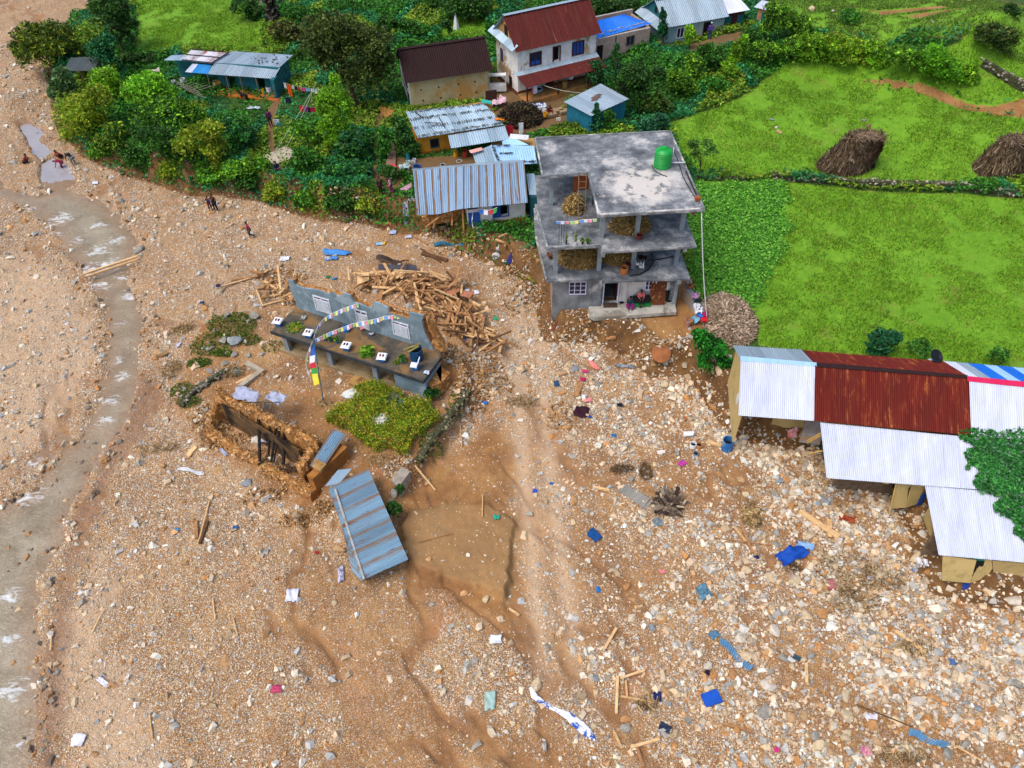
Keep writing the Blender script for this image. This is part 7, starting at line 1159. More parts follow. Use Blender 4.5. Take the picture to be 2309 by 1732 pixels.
# long blue and white banner, blue tarp, ropes
def ribbon(name, label, cat, pts, w_, col, c2=None, seed=1, ws=None):
    P_ = [np.array(p) for p in pts]; c0 = P_[0]; m = MB(); V = []; r_ = np.random.RandomState(seed)
    for i, p in enumerate(P_):
        d = P_[min(i+1, len(P_)-1)]-P_[max(i-1, 0)]; n_ = np.array([-d[1], d[0], 0]); n_ /= np.linalg.norm(n_); ww = (ws[i] if ws else w_)
        for s, h in ((-.5, 0), (-.25, .08), (0, .02), (.25, .10), (.5, 0)): V.append(p-c0+n_*s*ww+(0, 0, h*min(1, ww*2)+.05+.03*r_.uniform()))
    k = 5; n0 = len(V); V += [v-np.array((0, 0, .02)) for v in V]; F_ = [(i*k+j, i*k+j+1, (i+1)*k+j+1, (i+1)*k+j) for i in range(len(P_)-1) for j in range(k-1)]; F_ += [tuple(n0+q for q in f_[::-1]) for f_ in F_]; m.add(V, F_); return tag(m.build(name, M('ribbon_'+col+(c2 or ''), col, c2, 2.2, .7, bmp=.3, lo=.45, hi=.52), None, c0, smooth=True), label, cat)
ribbon('banner', 'long torn blue and white banner twisted downhill from a pale boulder', 'banner', [G('j', x, y) for x, y in ((315,1050),(345,1120),(420,1180),(520,1230),(600,1270),(680,1340),(750,1400),(805,1455))], .3, '1a4a9c', 'dce0ec', ws=(.1,.3,.22,.2,.35,.5,.4,.08))
rag('tarpaulin', 'crumpled bright blue tarpaulin with a pale blue end among the boulders', 'tarpaulin', G('i', 490, 1420), 1.7, .75, .35, '0c4aa8', 790, .35, c2='0a3c90'); rag('plastic_sheet', 'pale blue plastic sheet above the bright blue tarpaulin', 'plastic', G('i', 570, 1365), .9, .45, -.3, '8ab0dc', 791, .15)
rag('tarpaulin', 'square beige tarpaulin spread on the vegetated bank', 'tarpaulin', G('b', 125, 1300), 2.3, 2.0, .7, 'b5aa98', 792, .15, .4)
thing_box('blue_board', 'flat bright blue rectangular board lying on the lower stones', 'board', G('j', 1668, 1150)+(0, 0, .17), (.85, .62, .1), M('blue_board', '0c4fb4', '0a46a0', 2, .6), .28)
thing_box('brick_slab', 'single pink brick slab amid the root tangle', 'brick', G('k', 575, 290), (.35, .6, .15), M('pink_brick', 'a86a68', '96585a', 4, .9), -.3)
thing_box('small_table', 'low salmon coloured wooden bench half sunk below the bank', 'bench', G('p', 160, 490), (1.1, .35, .22), M('salmon_wood', 'b5765a', '9c6048', 3, .8), -.1)
# ---------------------------------------------------------------- loose metal sheets
sheet_thing('corrugated_sheet', 'grey corrugated sheet with a rust red end beside the firewood fan', 'metal sheet', [G('l', *q)+(0, 0, .12) for q in ((700,1170),(905,1300),(845,1365),(640,1220))], TIN('grey_sheet', '8a8880', 'a5a298', .3, '5a1c14', '7a4030'), pitch=.14, amp=.03)
sheet_thing('corrugated_sheet', 'narrow crushed blue corrugated sheet lying at lower right', 'metal sheet', [G('k', *q)+(0, 0, .12) for q in ((1160,1370),(1460,1490),(1400,1520),(1145,1420))], TIN('crushed_blue', '5a8cb0', '7aa8c8', .2), pitch=.12, amp=.04, curl=lambda U, V: .15*np.sin(U*9))
sheet_thing('corrugated_sheet', 'rolled blue corrugated sheet pointing down right across boulders', 'metal sheet', [G('j', *q)+(0, 0, .15) for q in ((1740,690),(1980,910),(1950,945),(1730,740))], TIN('crushed_blue', '5a8cb0'), pitch=.12, amp=.04, curl=lambda U, V: .12*np.sin(U*7))
sheet_thing('metal_sheet', 'long dark teal bent sheet lying below the tin roof house', 'metal sheet', [G('p', *q)+(0, 0, .15) for q in ((700,735),(1080,710),(1075,755),(720,770))], TIN('dark_teal', '22607c', '2c7490', .1), pitch=2, amp=.0, curl=lambda U, V: .2*np.sin(U*6))
sheet_thing('metal_sheet', 'long nearly black bent sheet on top of the timber pile', 'metal sheet', [G('p', *q)+(0, 0, .5) for q in ((40,1040),(500,1050),(510,1110),(30,1110))], TIN('black_sheet', '2a2c38', '3a3c4a', .1), pitch=2, amp=0, curl=lambda U, V: .2*np.sin(V*3.1))
sheet_thing('metal_sheet', 'burnt brown curled sheet above the black sheet', 'metal sheet', [G('p', *q)+(0, 0, .35) for q in ((0,905),(420,985),(400,1000),(0,965))], TIN('burnt_sheet', '4a3c34', '2a2420', .3), pitch=2, amp=0, curl=lambda U, V: .15*np.sin(U*8))
sheet_thing('corrugated_sheet', 'pink striped corrugated sheet on the bank left of the tin roof house', 'metal sheet', [G('e', *q)+(0, 0, .3) for q in ((290,1180),(440,1100),(440,1150),(345,1225))], TIN('pink_tin', 'b08a9a', 'c4a0ae', 0), pitch=.14, amp=.03)
sheet_thing('corrugated_sheet', 'small red corrugated sheet in the garden strip by the path', 'metal sheet', [G('t', *q)+(0, 0, .3) for q in ((1305,1150),(1340,1135),(1390,1170),(1350,1185))], TIN('red_tin', 'b83a44', 'c44a50', 0), pitch=.14, amp=.02)
sheet_thing('metal_sheet', 'brown flat sheet along the garden strip beside the dirt path', 'metal sheet', [G('t', *q)+(0, 0, .25) for q in ((1285,830),(1320,830),(1375,960),(1330,975))], M('brown_board', '5a4438', '463429', 3), pitch=2, amp=0)
sheet_thing('metal_sheet', 'pinkish old door lying in the garden strip', 'metal sheet', [G('t', *q)+(0, 0, .25) for q in ((1300,975),(1375,985),(1370,1160),(1255,1150))], M('pinkish_board', '8a6a5c', '705446', 3), pitch=2, amp=0)
sheet_thing('metal_sheet', 'grey bent sheet at the lower end of the garden strip', 'metal sheet', [G('t', *q)+(0, 0, .25) for q in ((1290,1190),(1360,1180),(1360,1250),(1260,1250))], T_GREY, pitch=2, amp=0)
# ---------------------------------------------------------------- timbers
TM = [M('pale_timber', 'd0aa7a', 'b58d5c', 5, .85, bmp=.3), M('yellow_timber', 'dcb888', 'c09a68', 5, .85, bmp=.3), M('brown_timber', 'ac8054', '8c6440', 5, .85, bmp=.3), M('dark_old_timber', '6e4e32', '4c3420', 5, .85, bmp=.3)]
def plank(name, label, a, b, w_, th, mat, cat='timber', group=None):
    a = np.array(a, float); b = np.array(b, float); c0 = (a+b)/2; m = MB(); m.beam(a-c0, b-c0, w_, th); return tag(m.build(name, mat, None, c0, jit=.012), label, cat, group)
r_ = random.Random(77); tones = ('pale', 'yellowish', 'brown', 'dark'); ln_w = lambda L: 'short' if L < 1.1 else 'long' if L > 2.2 else 'medium length'
def dirw(a): a = a % math.pi; return 'level' if a < .35 or a > 2.8 else 'upright' if 1.2 < a < 1.95 else 'right leaning' if a < 1.2 else 'left leaning'
PT = []
pile = [((830,600),(1000,640),82,.55),((760,610),(880,640),30,.35),((900,650),(1040,700),62,.6),((950,700),(1080,745),34,.35),((560,600),(640,640),20,.3),((1010,720),(1100,760),22,.3),((1040,500),(1110,560),5,.15)]
zn = ('near the black sheet', 'behind the middle of the ruined upper wall', 'at the right side of the pile', 'at the lower right tail of the pile', 'at the left timber frames', 'in the small right hand bundle', 'beside the yard bank')
for zi, ((u0, v0), (u1, v1), n, h) in enumerate(pile):
    for i in range(n):
        u = r_.uniform(u0, u1); v = v0+(v1-v0)*((u-u0)/(u1-u0))*.75+r_.uniform(-.25, .6)*(v1-v0)
        g_ = G('D', u, v); L = r_.choice((.6, .8, 1.0, 1.2, 1.5, 1.9, 2.5))*(1.0 if zi < 5 else .8); a = r_.gauss(.7, 1.0) if zi not in (2, 3) else r_.gauss(2.1, .6); el = r_.gauss(0, .22); z = .12+h*r_.uniform(.1, 1)
        d = np.array([math.cos(a)*math.cos(el), math.sin(a)*math.cos(el), math.sin(el)])*L/2; t = r_.randrange(4); t = 3 if r_.random() < .12 else min(t, 2); c = g_+(0, 0, z+abs(d[2]))
        plank('timber_plank', f'{ln_w(L)} {tones[t]} {dirw(a)} timber {zn[zi]}', c-d, c+d, r_.uniform(.08, .2), r_.uniform(.05, .1), TM[t], group='broken timbers of the collapsed house')
for k, (p, q, w_, t, lb) in enumerate(((('g',1470,360),('g',1590,650),.14,0,'long pale rafter slanting over the right end of the timber pile'),(('g',1500,380),('g',1790,640),.14,0,'longest pale rafter reaching down right from the pinkish boards'),(('g',1500,655),('g',1820,700),.16,1,'straight pale beam lying level in front of the rafters'),(('g',1560,540),('g',1615,660),.1,2,'third slanting rafter under the long ones'),(('g',1660,540),('g',1665,670),.09,0,'upright rafter above the level beam'),(('g',1700,540),('g',1750,680),.09,0,'slanting rafter at the far right of the frame'),(('g',740,310),('g',870,200),.07,2,'thin pole lying on the square tan board'),(('g',690,130),('g',700,230),.12,1,'stubby post stuck upright at the left of the pile'),(('g',1300,140),('g',1315,330),.12,1,'light upright board in the pile centre'),(('g',900,140),('g',960,260),.14,0,'pale board standing under the black sheet'))): plank('rafter', lb, G(*p)+(0, 0, .55), G(*q)+(0, 0, .4), w_, .09, TM[t])
for k, (pts_, lb) in enumerate(((((770,200),(870,195),(870,260),(775,300)),'square tan board lying in the left of the pile'),(((1470,320),(1600,300),(1620,350),(1540,400)),'pinkish plywood board at the right of the pile'),(((1650,350),(1740,360),(1700,410),(1620,390)),'second pinkish board hanging over the pile end'),(((1560,260),(1630,240),(1610,310),(1570,310)),'crumpled tan carton on the pile'),(((1050,200),(1140,170),(1180,200),(1100,250)),'bright tan board in the centre of the pile'))):
    P_ = [G('g', *q)+(0, 0, .75) for q in pts_]; c0 = np.mean(P_, 0); m = MB(); m.hexa([p-c0 for p in P_][::-1], [p-c0+(0, 0, .05) for p in P_][::-1]); tag(m.build('board', M('pink_ply', 'b5785c', '9c6448', 3) if 0 < k < 3 else TM[1], None, c0), lb, 'board')
for k, (rg, p, q, w_, t, lb) in enumerate((('o',(790,355),(1270,215),.09,1,'longest bamboo pole pointing left from the frames'),('o',(870,325),(1330,200),.08,2,'second long pole above the longest one'),('o',(900,280),(1300,230),.08,2,'third thin pole above the dark printed rock'),('o',(1230,490),(1460,450),.09,1,'lower rail of the skeletal timber frame'),('o',(1190,400),(1260,590),.11,1,'left upright of the skeletal timber frame'),('o',(1265,580),(1500,515),.1,1,'bottom rail of the skeletal timber frame'),('o',(1340,320),(1400,480),.09,1,'left stile of the little ladder'),('o',(1405,270),(1470,465),.09,1,'right stile of the little ladder'),('o',(1370,350),(1420,340),.07,1,'upper rung of the little ladder'),('o',(1385,405),(1440,395),.07,1,'lower rung of the little ladder'),('o',(1440,330),(1545,480),.12,0,'wide board right of the little ladder'),('o',(1220,390),(1480,290),.1,2,'brown beam crossing behind the frame'),('o',(1280,330),(1400,170),.1,2,'brown beam slanting over the timber frames'),('o',(1410,190),(1490,90),.12,2,'forked log pointing up from the frames'),
      ('i',(530,1150),(775,1310),.3,1,'wide pale plank with white end in front of the lean-to'),('i',(715,1200),(720,1310),.25,0,'short whitish board across the wide plank'),('i',(160,1210),(240,1410),.14,2,'brown post stuck slantwise by the crossed rod'),('i',(125,1245),(200,1340),.09,0,'white batten crossing the brown post'),('i',(0,1315),(350,1360),.05,2,'long thin rod lying left of the blue tarpaulin'),('k',(1050,640),(1275,800),.2,1,'smooth honey coloured log at the right'),('k',(740,210),(1110,370),.06,2,'long thin pole under the white plastic'),('k',(760,1190),(1180,1360),.05,3,'dark thin branch crossing toward the crushed blue tin'),('k',(1500,1500),(1700,1615),.06,1,'thin bamboo pole right of the crushed tin'),('k',(385,880),(390,1030),.12,1,'upright pale stick among boulders'),('k',(650,1460),(680,1700),.08,2,'thin slanting stick at the bottom edge'),
      ('j',(970,980),(960,1260),.12,1,'upright weathered plank of the broken frame'),('j',(1030,1010),(1040,1130),.09,0,'short grey upright beside the weathered plank'),('j',(990,995),(1170,935),.1,1,'upper slanting rail of the broken frame'),('j',(990,1130),(1240,1175),.1,0,'grey lower rail of the broken frame'),('j',(1065,1510),(1285,1450),.14,1,'pale squared timber near the bottom edge'),('j',(1755,1330),(1990,1400),.14,2,'grey driftwood log in the muddy channel'),('j',(1110,1500),(1160,1659),.12,2,'narrow board running off the bottom edge'),('j',(870,775),(960,620),.13,1,'bleached forked branch on the stones'),('j',(945,1400),(1000,1520),.12,0,'white crooked branch near the bottom'),('j',(160,475),(235,525),.1,1,'orange stick by the mud patch'),
      ('n',(1225,125),(1230,235),.2,2,'left brown plank of the cluster on the left gravel'),('n',(1300,125),(1250,265),.14,3,'dark plank leaning right in the left gravel cluster'),('n',(1310,0),(1240,265),.07,0,'long thin grey pole over the plank cluster'),('n',(655,675),(575,830),.05,1,'thin straw coloured stick on the left gravel'),('n',(330,825),(320,930),.05,1,'thin stick at the water edge'),('n',(935,1320),(955,1480),.05,1,'thin upright stick on the lower gravel'),('n',(1330,610),(1345,740),.05,1,'short cane in the middle left gravel'),('n',(1455,725),(1485,840),.05,1,'cane right of the short one'),
      ('h',(1480,560),(1610,715),.07,1,'long cane dipping into the muddy hollow'),('h',(1765,310),(1775,440),.05,1,'thin cane on the mud right of the terrace wall'),('h',(1905,740),(1900,880),.05,1,'thin cane beside the vehicle track'),('h',(1500,1040),(1720,980),.04,2,'curved root lying on the mud terrace'),('h',(70,500),(120,440),.3,1,'thick orange log on the gravel left of the ruin'),('h',(370,50),(470,0),.2,0,'short squared grey beam behind the ruin'),('l',(580,80),(620,75),.16,2,'orange log below the house bank'),('l',(460,1200),(580,1225),.12,1,'tan branch left of the corrugated sheet'),('l',(325,520),(365,420),.3,2,'dark orange splintered stump on the stones'),('l',(1310,860),(1410,890),.22,1,'pale forked log left of the blue barrel'),
      ('D',(185,600),(300,562),.16,1,'upper plank of the makeshift footbridge'),('D',(190,606),(302,568),.16,0,'lower plank of the makeshift footbridge'),('p',(545,790),(800,960),.1,3,'black pole lying on the gravel below the teal sheet'),('p',(400,600),(630,740),.08,2,'brown pole under the collapsed bank'),('p',(560,850),(880,940),.3,3,'charred log beneath the black pole'),('A',(110,800),(240,780),.25,2,'reddish log at the foot of the house bank'),('o',(660,650),(665,770),.07,1,'upright stake on the mossy knoll'))):
    G1, G2 = G(rg, *p), G(rg, *q); up = .65 if 'footbridge' in lb else .12+.0*k
    if 'footbridge' in lb: up = .35
    plank('log' if 'log' in lb or 'branch' in lb else 'plank', lb, G1+(0, 0, up), G2+(0, 0, up), w_, min(w_, .12), TM[t])
# ---------------------------------------------------------------- boulders one could point at
big = [rock_mesh(900+i) for i in range(10)]; bm_ = []
SMAT = {}
for nme, c1, c2 in (('cream', 'c8b698', 'a8926e'), ('tan', 'b59672', '967650'), ('grey', '98948a', '7a766c'), ('blue grey', '8c9294', '70767a'), ('orange', 'b58a5c', '94683c'), ('white', 'cdc5b8', 'b0a592'), ('brown', '80644a', '604a34')): SMAT[nme] = M('boulder_'+nme.replace(' ', '_'), c1, c2, 3, .9, bmp=.5, bsc=12)
rmesh = {}
def boulder(label, c0, s, tone, i, rz=0, group=None, name='boulder', sq=(1, 1, 1)):
    k = (i % 10, tone)
    if k not in rmesh:
        V, F_ = big[i % 10]; o_ = npmesh(name, V, F_, None, SMAT[tone], None, False); me = o_.data; bpy.data.objects.remove(o_); rmesh[k] = me
    o_ = bpy.data.objects.new(name, rmesh[k]); C.objects.link(o_); o_.location = (c0[0], c0[1], c0[2]+s*.3); o_.scale = (s*sq[0], s*sq[1], s*sq[2]); o_.rotation_euler = (0, 0, rz); return tag(o_, label, 'boulder' if s > .25 else 'stone', group)
hero = [('l',215,350,.62,'tan','large tan boulder left of the blue grey boulder'),('l',315,310,.5,'blue grey','blue grey boulder right of the large tan one'),('l',985,430,.6,'cream','larger half of the split cream boulder'),('l',1040,440,.5,'cream','right half of the split cream boulder'),('l',285,820,.5,'cream','solitary cream boulder in the stone field'),('l',1340,590,.55,'orange','orange boulder left of the long patched shed'),('m',765,400,.55,'orange','wet orange boulder at the right side of the rapids'),('m',550,240,.5,'orange','flat orange boulder just below the pool'),('m',1045,610,.85,'grey','dark banded boulder beside the footbridge'),('m',1205,1390,.95,'tan','huge tan boulder at the left corner of the courtyard'),
 ('o',775,395,.6,'cream','pale boulder with a dark cloth on the courtyard edge'),('o',590,600,.5,'orange','orange flat rock with dark clothes on top'),('o',540,530,.45,'white','white rock above the orange flat rock'),('k',890,1340,.62,'orange','biggest orange boulder at lower right'),('k',920,1470,.5,'tan','long tan boulder under the biggest orange one'),('k',500,1490,.6,'cream','pale flat boulder left of the magenta rag'),('k',680,1270,.58,'cream','speckled cream boulder in the lower right group'),('k',75,1240,.6,'grey','grey angular boulder at the lower middle right'),('k',110,1050,.6,'white','whitish boulder above the grey angular one'),('k',685,1120,.6,'cream','broad cream boulder pair in the lower right'),('k',1350,1140,.5,'orange','honey boulder with a white vein at right'),('k',1220,1170,.52,'white','white blocky boulder beside the honey one'),('k',1510,970,.55,'cream','egg shaped grey cream boulder at right'),('k',1650,750,.52,'white','whitish boulder standing in the right mud'),('k',1940,420,.75,'white','long pale slab under the bamboo shed at the right edge'),('k',1910,540,.6,'orange','orange boulder below the long pale slab'),('k',510,495,.55,'orange','peach boulder in the middle right group'),('k',390,525,.5,'cream','cream boulder next to the peach one'),('k',310,260,.5,'cream','pinkish pale boulder left of the pink brick'),('k',1240,510,.48,'grey','squared grey boulder right of the root tangle'),('k',1210,90,.65,'cream','wide cream boulder behind the white ducks'),('k',150,640,.55,'white','white boulder at the left of the lower right group'),('k',265,1290,.5,'tan','golden elongated boulder left of the root drift'),('k',1140,1500,.6,'cream','round cream boulder under the crushed blue tin'),('k',1440,1545,.5,'grey','grey boulder holding the crushed blue tin'),('k',1940,1030,.6,'grey','striped grey slab at the right edge'),
 ('i',205,1040,.42,'cream','round cream boulder alone in the mud left of the lean-to'),('i',410,955,.5,'blue grey','grey boulder in front of the lean-to'),('i',170,945,.42,'tan','tan round boulder near the lean-to'),('i',265,950,.4,'tan','second tan boulder right of the tan round one'),('i',690,1080,.55,'blue grey','big blue grey boulder under the lean-to post'),('i',640,1095,.4,'blue grey','smaller blue grey boulder beside it'),('i',590,1300,.6,'cream','pale round boulder next to the wide plank'),('i',835,1265,.5,'white','white angular boulder right of the wide plank'),('i',1305,1285,.5,'white','white boulder at the torn bamboo panel'),('i',395,1275,.45,'grey','grey round boulder above the blue tarpaulin'),('i',550,840,.4,'tan','tan angular boulder left of the lean-to corner'),('i',280,745,.4,'tan','brown boulder cluster right of the blue barrel'),('i',110,535,.42,'cream','pale boulder by the bamboo end wall foot'),('i',535,1260,.42,'orange','orange rounded boulder beside the white board'),('i',500,1580,.52,'cream','pale boulder bearing the plastic bag'),
 ('j',365,1045,.55,'cream','angular pale boulder pinning the blue banner'),('j',640,775,.42,'white','white egg stone at the edge of the mud patch'),('j',1225,610,.42,'blue grey','blue grey angular boulder mid lower'),('j',1320,560,.4,'orange','orange cube like boulder mid lower'),('j',1460,500,.4,'tan','peach pointed stone mid lower'),('j',1880,680,.5,'white','large white angular block near the rolled sheet'),('j',1940,825,.5,'cream','cream round boulder touching the rolled sheet'),('j',1830,970,.45,'orange','honey boulder above the blue board'),('j',1035,1300,.5,'orange','honey slab boulder under the broken frame'),('j',1310,975,.5,'cream','elongated cream boulder right of the broken frame'),('j',800,990,.36,'blue grey','blue grey egg stone left of the broken frame'),('j',1030,1370,.45,'grey','lilac grey stone near the bottom'),('j',795,1340,.36,'cream','cream stone left of the banner end'),('j',1185,1085,.45,'tan','pinkish flat slab in the broken frame'),('j',920,185,.32,'cream','peach rounded stone below the mud terrace'),('j',750,110,.38,'white','white slab stone below the mud terrace'),('j',1035,305,.4,'orange','flat orange stone in the muddy strip'),('j',1930,180,.45,'cream','cream slab at the upper right of the lower middle'),
 ('h',1560,660,.5,'tan','tan egg boulder in the muddy hollow behind the terrace'),('h',1010,1080,.58,'tan','tan boulder beside the left edge of the fallen roof'),('h',430,665,.5,'blue grey','tall blue grey slab standing below the ruin'),('h',1920,1390,.42,'cream','cream boulder under the tip of the mud terrace'),('h',980,1410,.34,'cream','cream stone below the fallen roof'),('h',1010,1020,.3,'white','white stone at the fallen roof foot'),('h',1350,720,.55,'grey','grey angular block below the concrete block'),('h',1330,790,.45,'grey','grey stones at the terrace foot'),('h',1910,180,.34,'grey','pale rock on the rubble near the terrace wall'),('g',1560,770,.35,'white','white painted chunk right of the ruined house'),('n',480,265,.3,'white','white flat stone by the river mud'),('n',865,135,.32,'tan','tan flat stone on the upper left gravel'),('n',470,1250,.35,'cream','grey cream slab on the lower left gravel'),('n',770,1000,.25,'orange','bright orange stone on the left gravel'),('n',1200,1630,.5,'cream','cream slab at the bottom edge'),
 ('d',720,70,.75,'cream','large pale boulder at the head of the green hillside'),('d',870,80,.35,'white','small pale rock right of the large hillside boulder'),('d',1565,155,.4,'grey','square grey rock on the hillside slope'),('d',1820,5,.45,'cream','pale rock at the top edge of the hillside'),('d',440,845,.35,'blue grey','blue grey stone of the small cairn in the bright field'),('d',470,900,.35,'white','white stone of the small cairn in the bright field'),('d',490,935,.45,'tan','tan slab of the small cairn in the bright field'),('d',1085,850,.35,'grey','mossy stone of the lone heap above the haystack'),('d',1120,890,.4,'brown','brown stone of the lone heap above the haystack'),('d',1725,1345,.35,'cream','pale stone fallen from the field wall'),('a',205,60,.5,'white','white slab on the upper left gravel bank'),
 ('o',830,700,.6,'grey','grey slab boulder on the mossy knoll'),('o',1160,690,.75,'grey','striped grey boulder right of the mossy knoll'),('o',800,980,.65,'grey','grey boulder under the mossy knoll'),('o',930,990,.75,'blue grey','blue grey boulder right of the grey one under the knoll'),('o',690,870,.4,'grey','small grey boulder in the knoll weeds'),('o',640,1080,.5,'grey','weathered grey stone left of the knoll boulders'),('o',920,1145,.42,'grey','rounded grey stone on the courtyard path'),('o',1090,1160,.4,'grey','round grey stone above the L shaped footing'),('o',970,1540,.45,'tan','flat tan stone under the L shaped footing'),('o',820,1240,.45,'grey','grey stone at the twig bundle'),('o',630,1330,.5,'grey','grey stone of the low courtyard wall'),('o',340,1560,.5,'grey','mossy grey stone at the lower courtyard corner'),('o',200,1260,.4,'cream','pale rock right of the huge tan boulder'),('b',1135,0,.1,'grey','x')]
for i, (rg, x, y, s, tone, lb) in enumerate(hero[:-1]): boulder(lb, G(rg, x, y)-(0, 0, s*.12), s*.78, tone, i, rz=i*1.7)
LM = [((1500,130+870),'near the blue barrel'),((1220,760),'below the concrete house bank'),((1300,1130),'left of the corrugated sheet'),((1560,1300),'below the crumpled teal sheet'),((1700,1450),'near the blue board'),((1850,1330),'under the root tangle'),((2050,1450),'in the lower right corner'),((1900,1550),'at the bottom right edge'),((1400,1550),'at the bottom middle'),((1150,1380),'below the mud terrace'),((900,1400),'below the fallen roof'),((600,1400),'on the lower left gravel'),((300,1500),'on the lower left gravel bar'),((250,1150),'beside the brown river flats'),((450,1150),'below the stone ruin'),((270,650),'at the river edge below the footbridge'),((350,450),'on the gravel right of the rapids'),((120,650),'on the gravel left of the river'),((500,560),'on the gravel above the courtyard'),((700,500),'below the vegetated bank'),((1150,620),'left of the concrete house'),((1180,950),'beside the vehicle track'),((60,180),'on the upper left gravel'),((200,450),'in the rapids'),((150,380),'around the pool rim'),((1800,1200),'in front of the lean-to')]
r_ = random.Random(99); tn = ('cream', 'tan', 'grey', 'blue grey', 'orange', 'white', 'cream', 'white'); cnt = 0
for zu, zv, su, sv, n, s0 in ((1950,1480,260,150,70,.3),(1650,1420,200,180,36,.24),(1300,830,220,90,36,.24),(1500,950,200,80,22,.22),(1700,1130,150,90,20,.22),(1250,1480,180,120,20,.2),(330,470,120,80,14,.22),(180,520,140,70,14,.24),(250,720,80,160,12,.2),(120,385,70,40,26,.2),(50,160,55,110,34,.34),(900,1480,200,120,10,.18),(1130,620,60,60,16,.24),(620,470,160,30,8,.22)):
    for i in range(int(n*.46)):
        u, v = r_.uniform(zu-su, zu+su), r_.uniform(zv-sv, zv+sv)
        if zu == 120:
            a = r_.uniform(0, 6.28); u, v = 125+47*math.cos(a), 378+40*math.sin(a)
        if not (2 < u < 2208 and 2 < v < 1655): continue
        q = G('D', u, v)
        if zones(q[0:1], q[1:2])['vil'][0] > .3: continue
        t = r_.choice(tn); s = s0*r_.choice((.7, .85, 1, 1.2, 1.5)); pl_ = min(LM, key=lambda L: (L[0][0]-u)**2+(L[0][1]-v)**2)[1]; szw = 'small' if s < .22 else 'middling' if s < .34 else 'large'
        boulder(f'{szw} {t} stone {pl_}', q, s*.75, t, r_.randrange(10), r_.uniform(0, 6), f'{szw} {t} stones {pl_}'); cnt += 1
print('boulders', cnt+len(hero))
# ---------------------------------------------------------------- prayer flags and pole
FC = [M('flag_'+n_, c_, None, 3, .7, bmp=0) for n_, c_ in (('blue', '2a60b8'), ('white', 'e4e6ee'), ('red', 'c8203c'), ('green', '3a9a40'), ('yellow', 'e4d83c'))]; FP = [M('faded_'+n_, c_, None, 3, .7, bmp=0) for n_, c_ in (('blue', '6a98dc'), ('white', 'dce0ee'), ('pink', 'e08aa0'), ('green', '9cc87c'), ('yellow', 'e4dc8a'))]
def flags(name, label, pts, n, sz, mats, seed=1, skip=0):
    c0 = np.array(pts[0], float); e = empty(name, c0, 0, label, 'prayer flags'); m = MB(); m.tube([np.array(p)-c0 for p in pts], .012, 4); m.build('cord', WP, e); P_ = np.array(pts)-c0; sl = np.concatenate([[0], np.cumsum(np.linalg.norm(np.diff(P_, axis=0), axis=1))]); r_ = random.Random(seed)
    for i in range(n):
        a, b = [np.array([np.interp(sl[-1]*t_, sl, P_[:, k]) for k in range(3)]) for t_ in ((i+.08)/n, (i+.92)/n)]; dn = np.array([r_.uniform(-.1, .1), -.45+r_.uniform(-.2, .2), -.85])*sz; m = MB(); th = np.array([0, .01, 0]); c_ = b+dn*r_.uniform(.8, 1.1); d_ = a+dn*r_.uniform(.8, 1.1); m.hexa([a, b, c_, d_], [a+th, b+th, c_+th, d_+th]); m.build('flag', mats[i % 5], e)
    return e
zt_ = 4.7; top_ = at('q', 1085, 1200, 3.7)
arc1 = [at('q', x, y, z) for x, y, z in ((1085,1200,3.7),(1110,1100,3.85),(1170,970,4.0),(1270,860,4.15),(1400,780,4.4),(1560,710,4.7),(1700,660,5.0),(1830,620,5.2))]; flags('prayer_flag_string', 'upper curved string of faded prayer flags rising to the broken wall top', arc1, 24, .26, FP)
arc2 = [at('q', 1085, 1230, 3.7), at('q', 1350, 1100, 3.8), at('q', 1720, 960, 4.1), at('q', 2150, 870, 4.5), at('r', 400, 450, 4.9), at('r', 620, 430, 5.1)]; flags('prayer_flag_string', 'lower straight string of faded prayer flags crossing in front of the wall', arc2, 30, .26, FP, 2)
c0 = G('g', 480, 1235); e = empty('flag_pole', c0, 0, 'leaning pole hung with one tall five coloured prayer banner in the courtyard', 'flag pole'); tp = at('g', 395, 680, 3.75); m = MB(); m.tube([(0, 0, -.2), (tp-c0)*.5, tp-c0], .035, 6); m.build('pole', M('teal_pole', '2a6a74', '1c4a54', 3), e)
bp = [(405,735),(405,810),(400,870),(415,915),(425,965),(440,1050)]; zz_ = [3.5, 3.1, 2.8, 2.55, 2.3, 1.85]
for i in range(5):
    a, b = at('g', *bp[i], zz_[i])-c0, at('g', *bp[i+1], zz_[i+1])-c0; w0, w1 = [(.1,.3),(.3,.28),(.28,.3),(.3,.32),(.32,.3)][i]; m = MB(); t_ = np.array([.03, .02, 0]); m.hexa([a-(w0, .05, 0), a+(.02, 0, 0), b+(.02, 0, 0), b-(w1, .1, .05)], [a-(w0, .07, 0), a+(.02, -.02, 0), b+(.02, -.02, 0), b-(w1, .12, .05)]); m.build('banner_panel', FC[i], e)
flags('prayer_flag_string', 'short vertical string of faded flags hanging left of the five coloured banner', [at('g', x, y, z) for x, y, z in ((385,700,3.6),(350,780,3.2),(330,850,2.8),(335,920,2.4),(360,960,2.1),(372,1030,1.7))], 9, .24, FP, 3)
flags('prayer_flag_string', 'short row of bright prayer flags under the rust striped eave', [at('e', x, y, z) for x, y, z in ((1270,1390,3.4),(1400,1405,3.3),(1500,1370,3.5))], 4, .35, FC, 4); flags('prayer_flag_string', 'vertical strand of small flags over the blue door', [at('e', x, y, z) for x, y, z in ((1190,1380,3.4),(1195,1450,3.0),(1180,1520,2.6),(1195,1600,2.2))], 5, .2, [FC[2], FC[4], FC[1], FC[3], FC[1]], 5)
flags('prayer_flag_string', 'string of prayer flags across the concrete terrace to the front pillar', [at('f', x, y, z) for x, y, z in ((265,790,7.7),(400,790,7.6),(500,775,7.7),(600,770,7.9))], 9, .2, FP, 6)
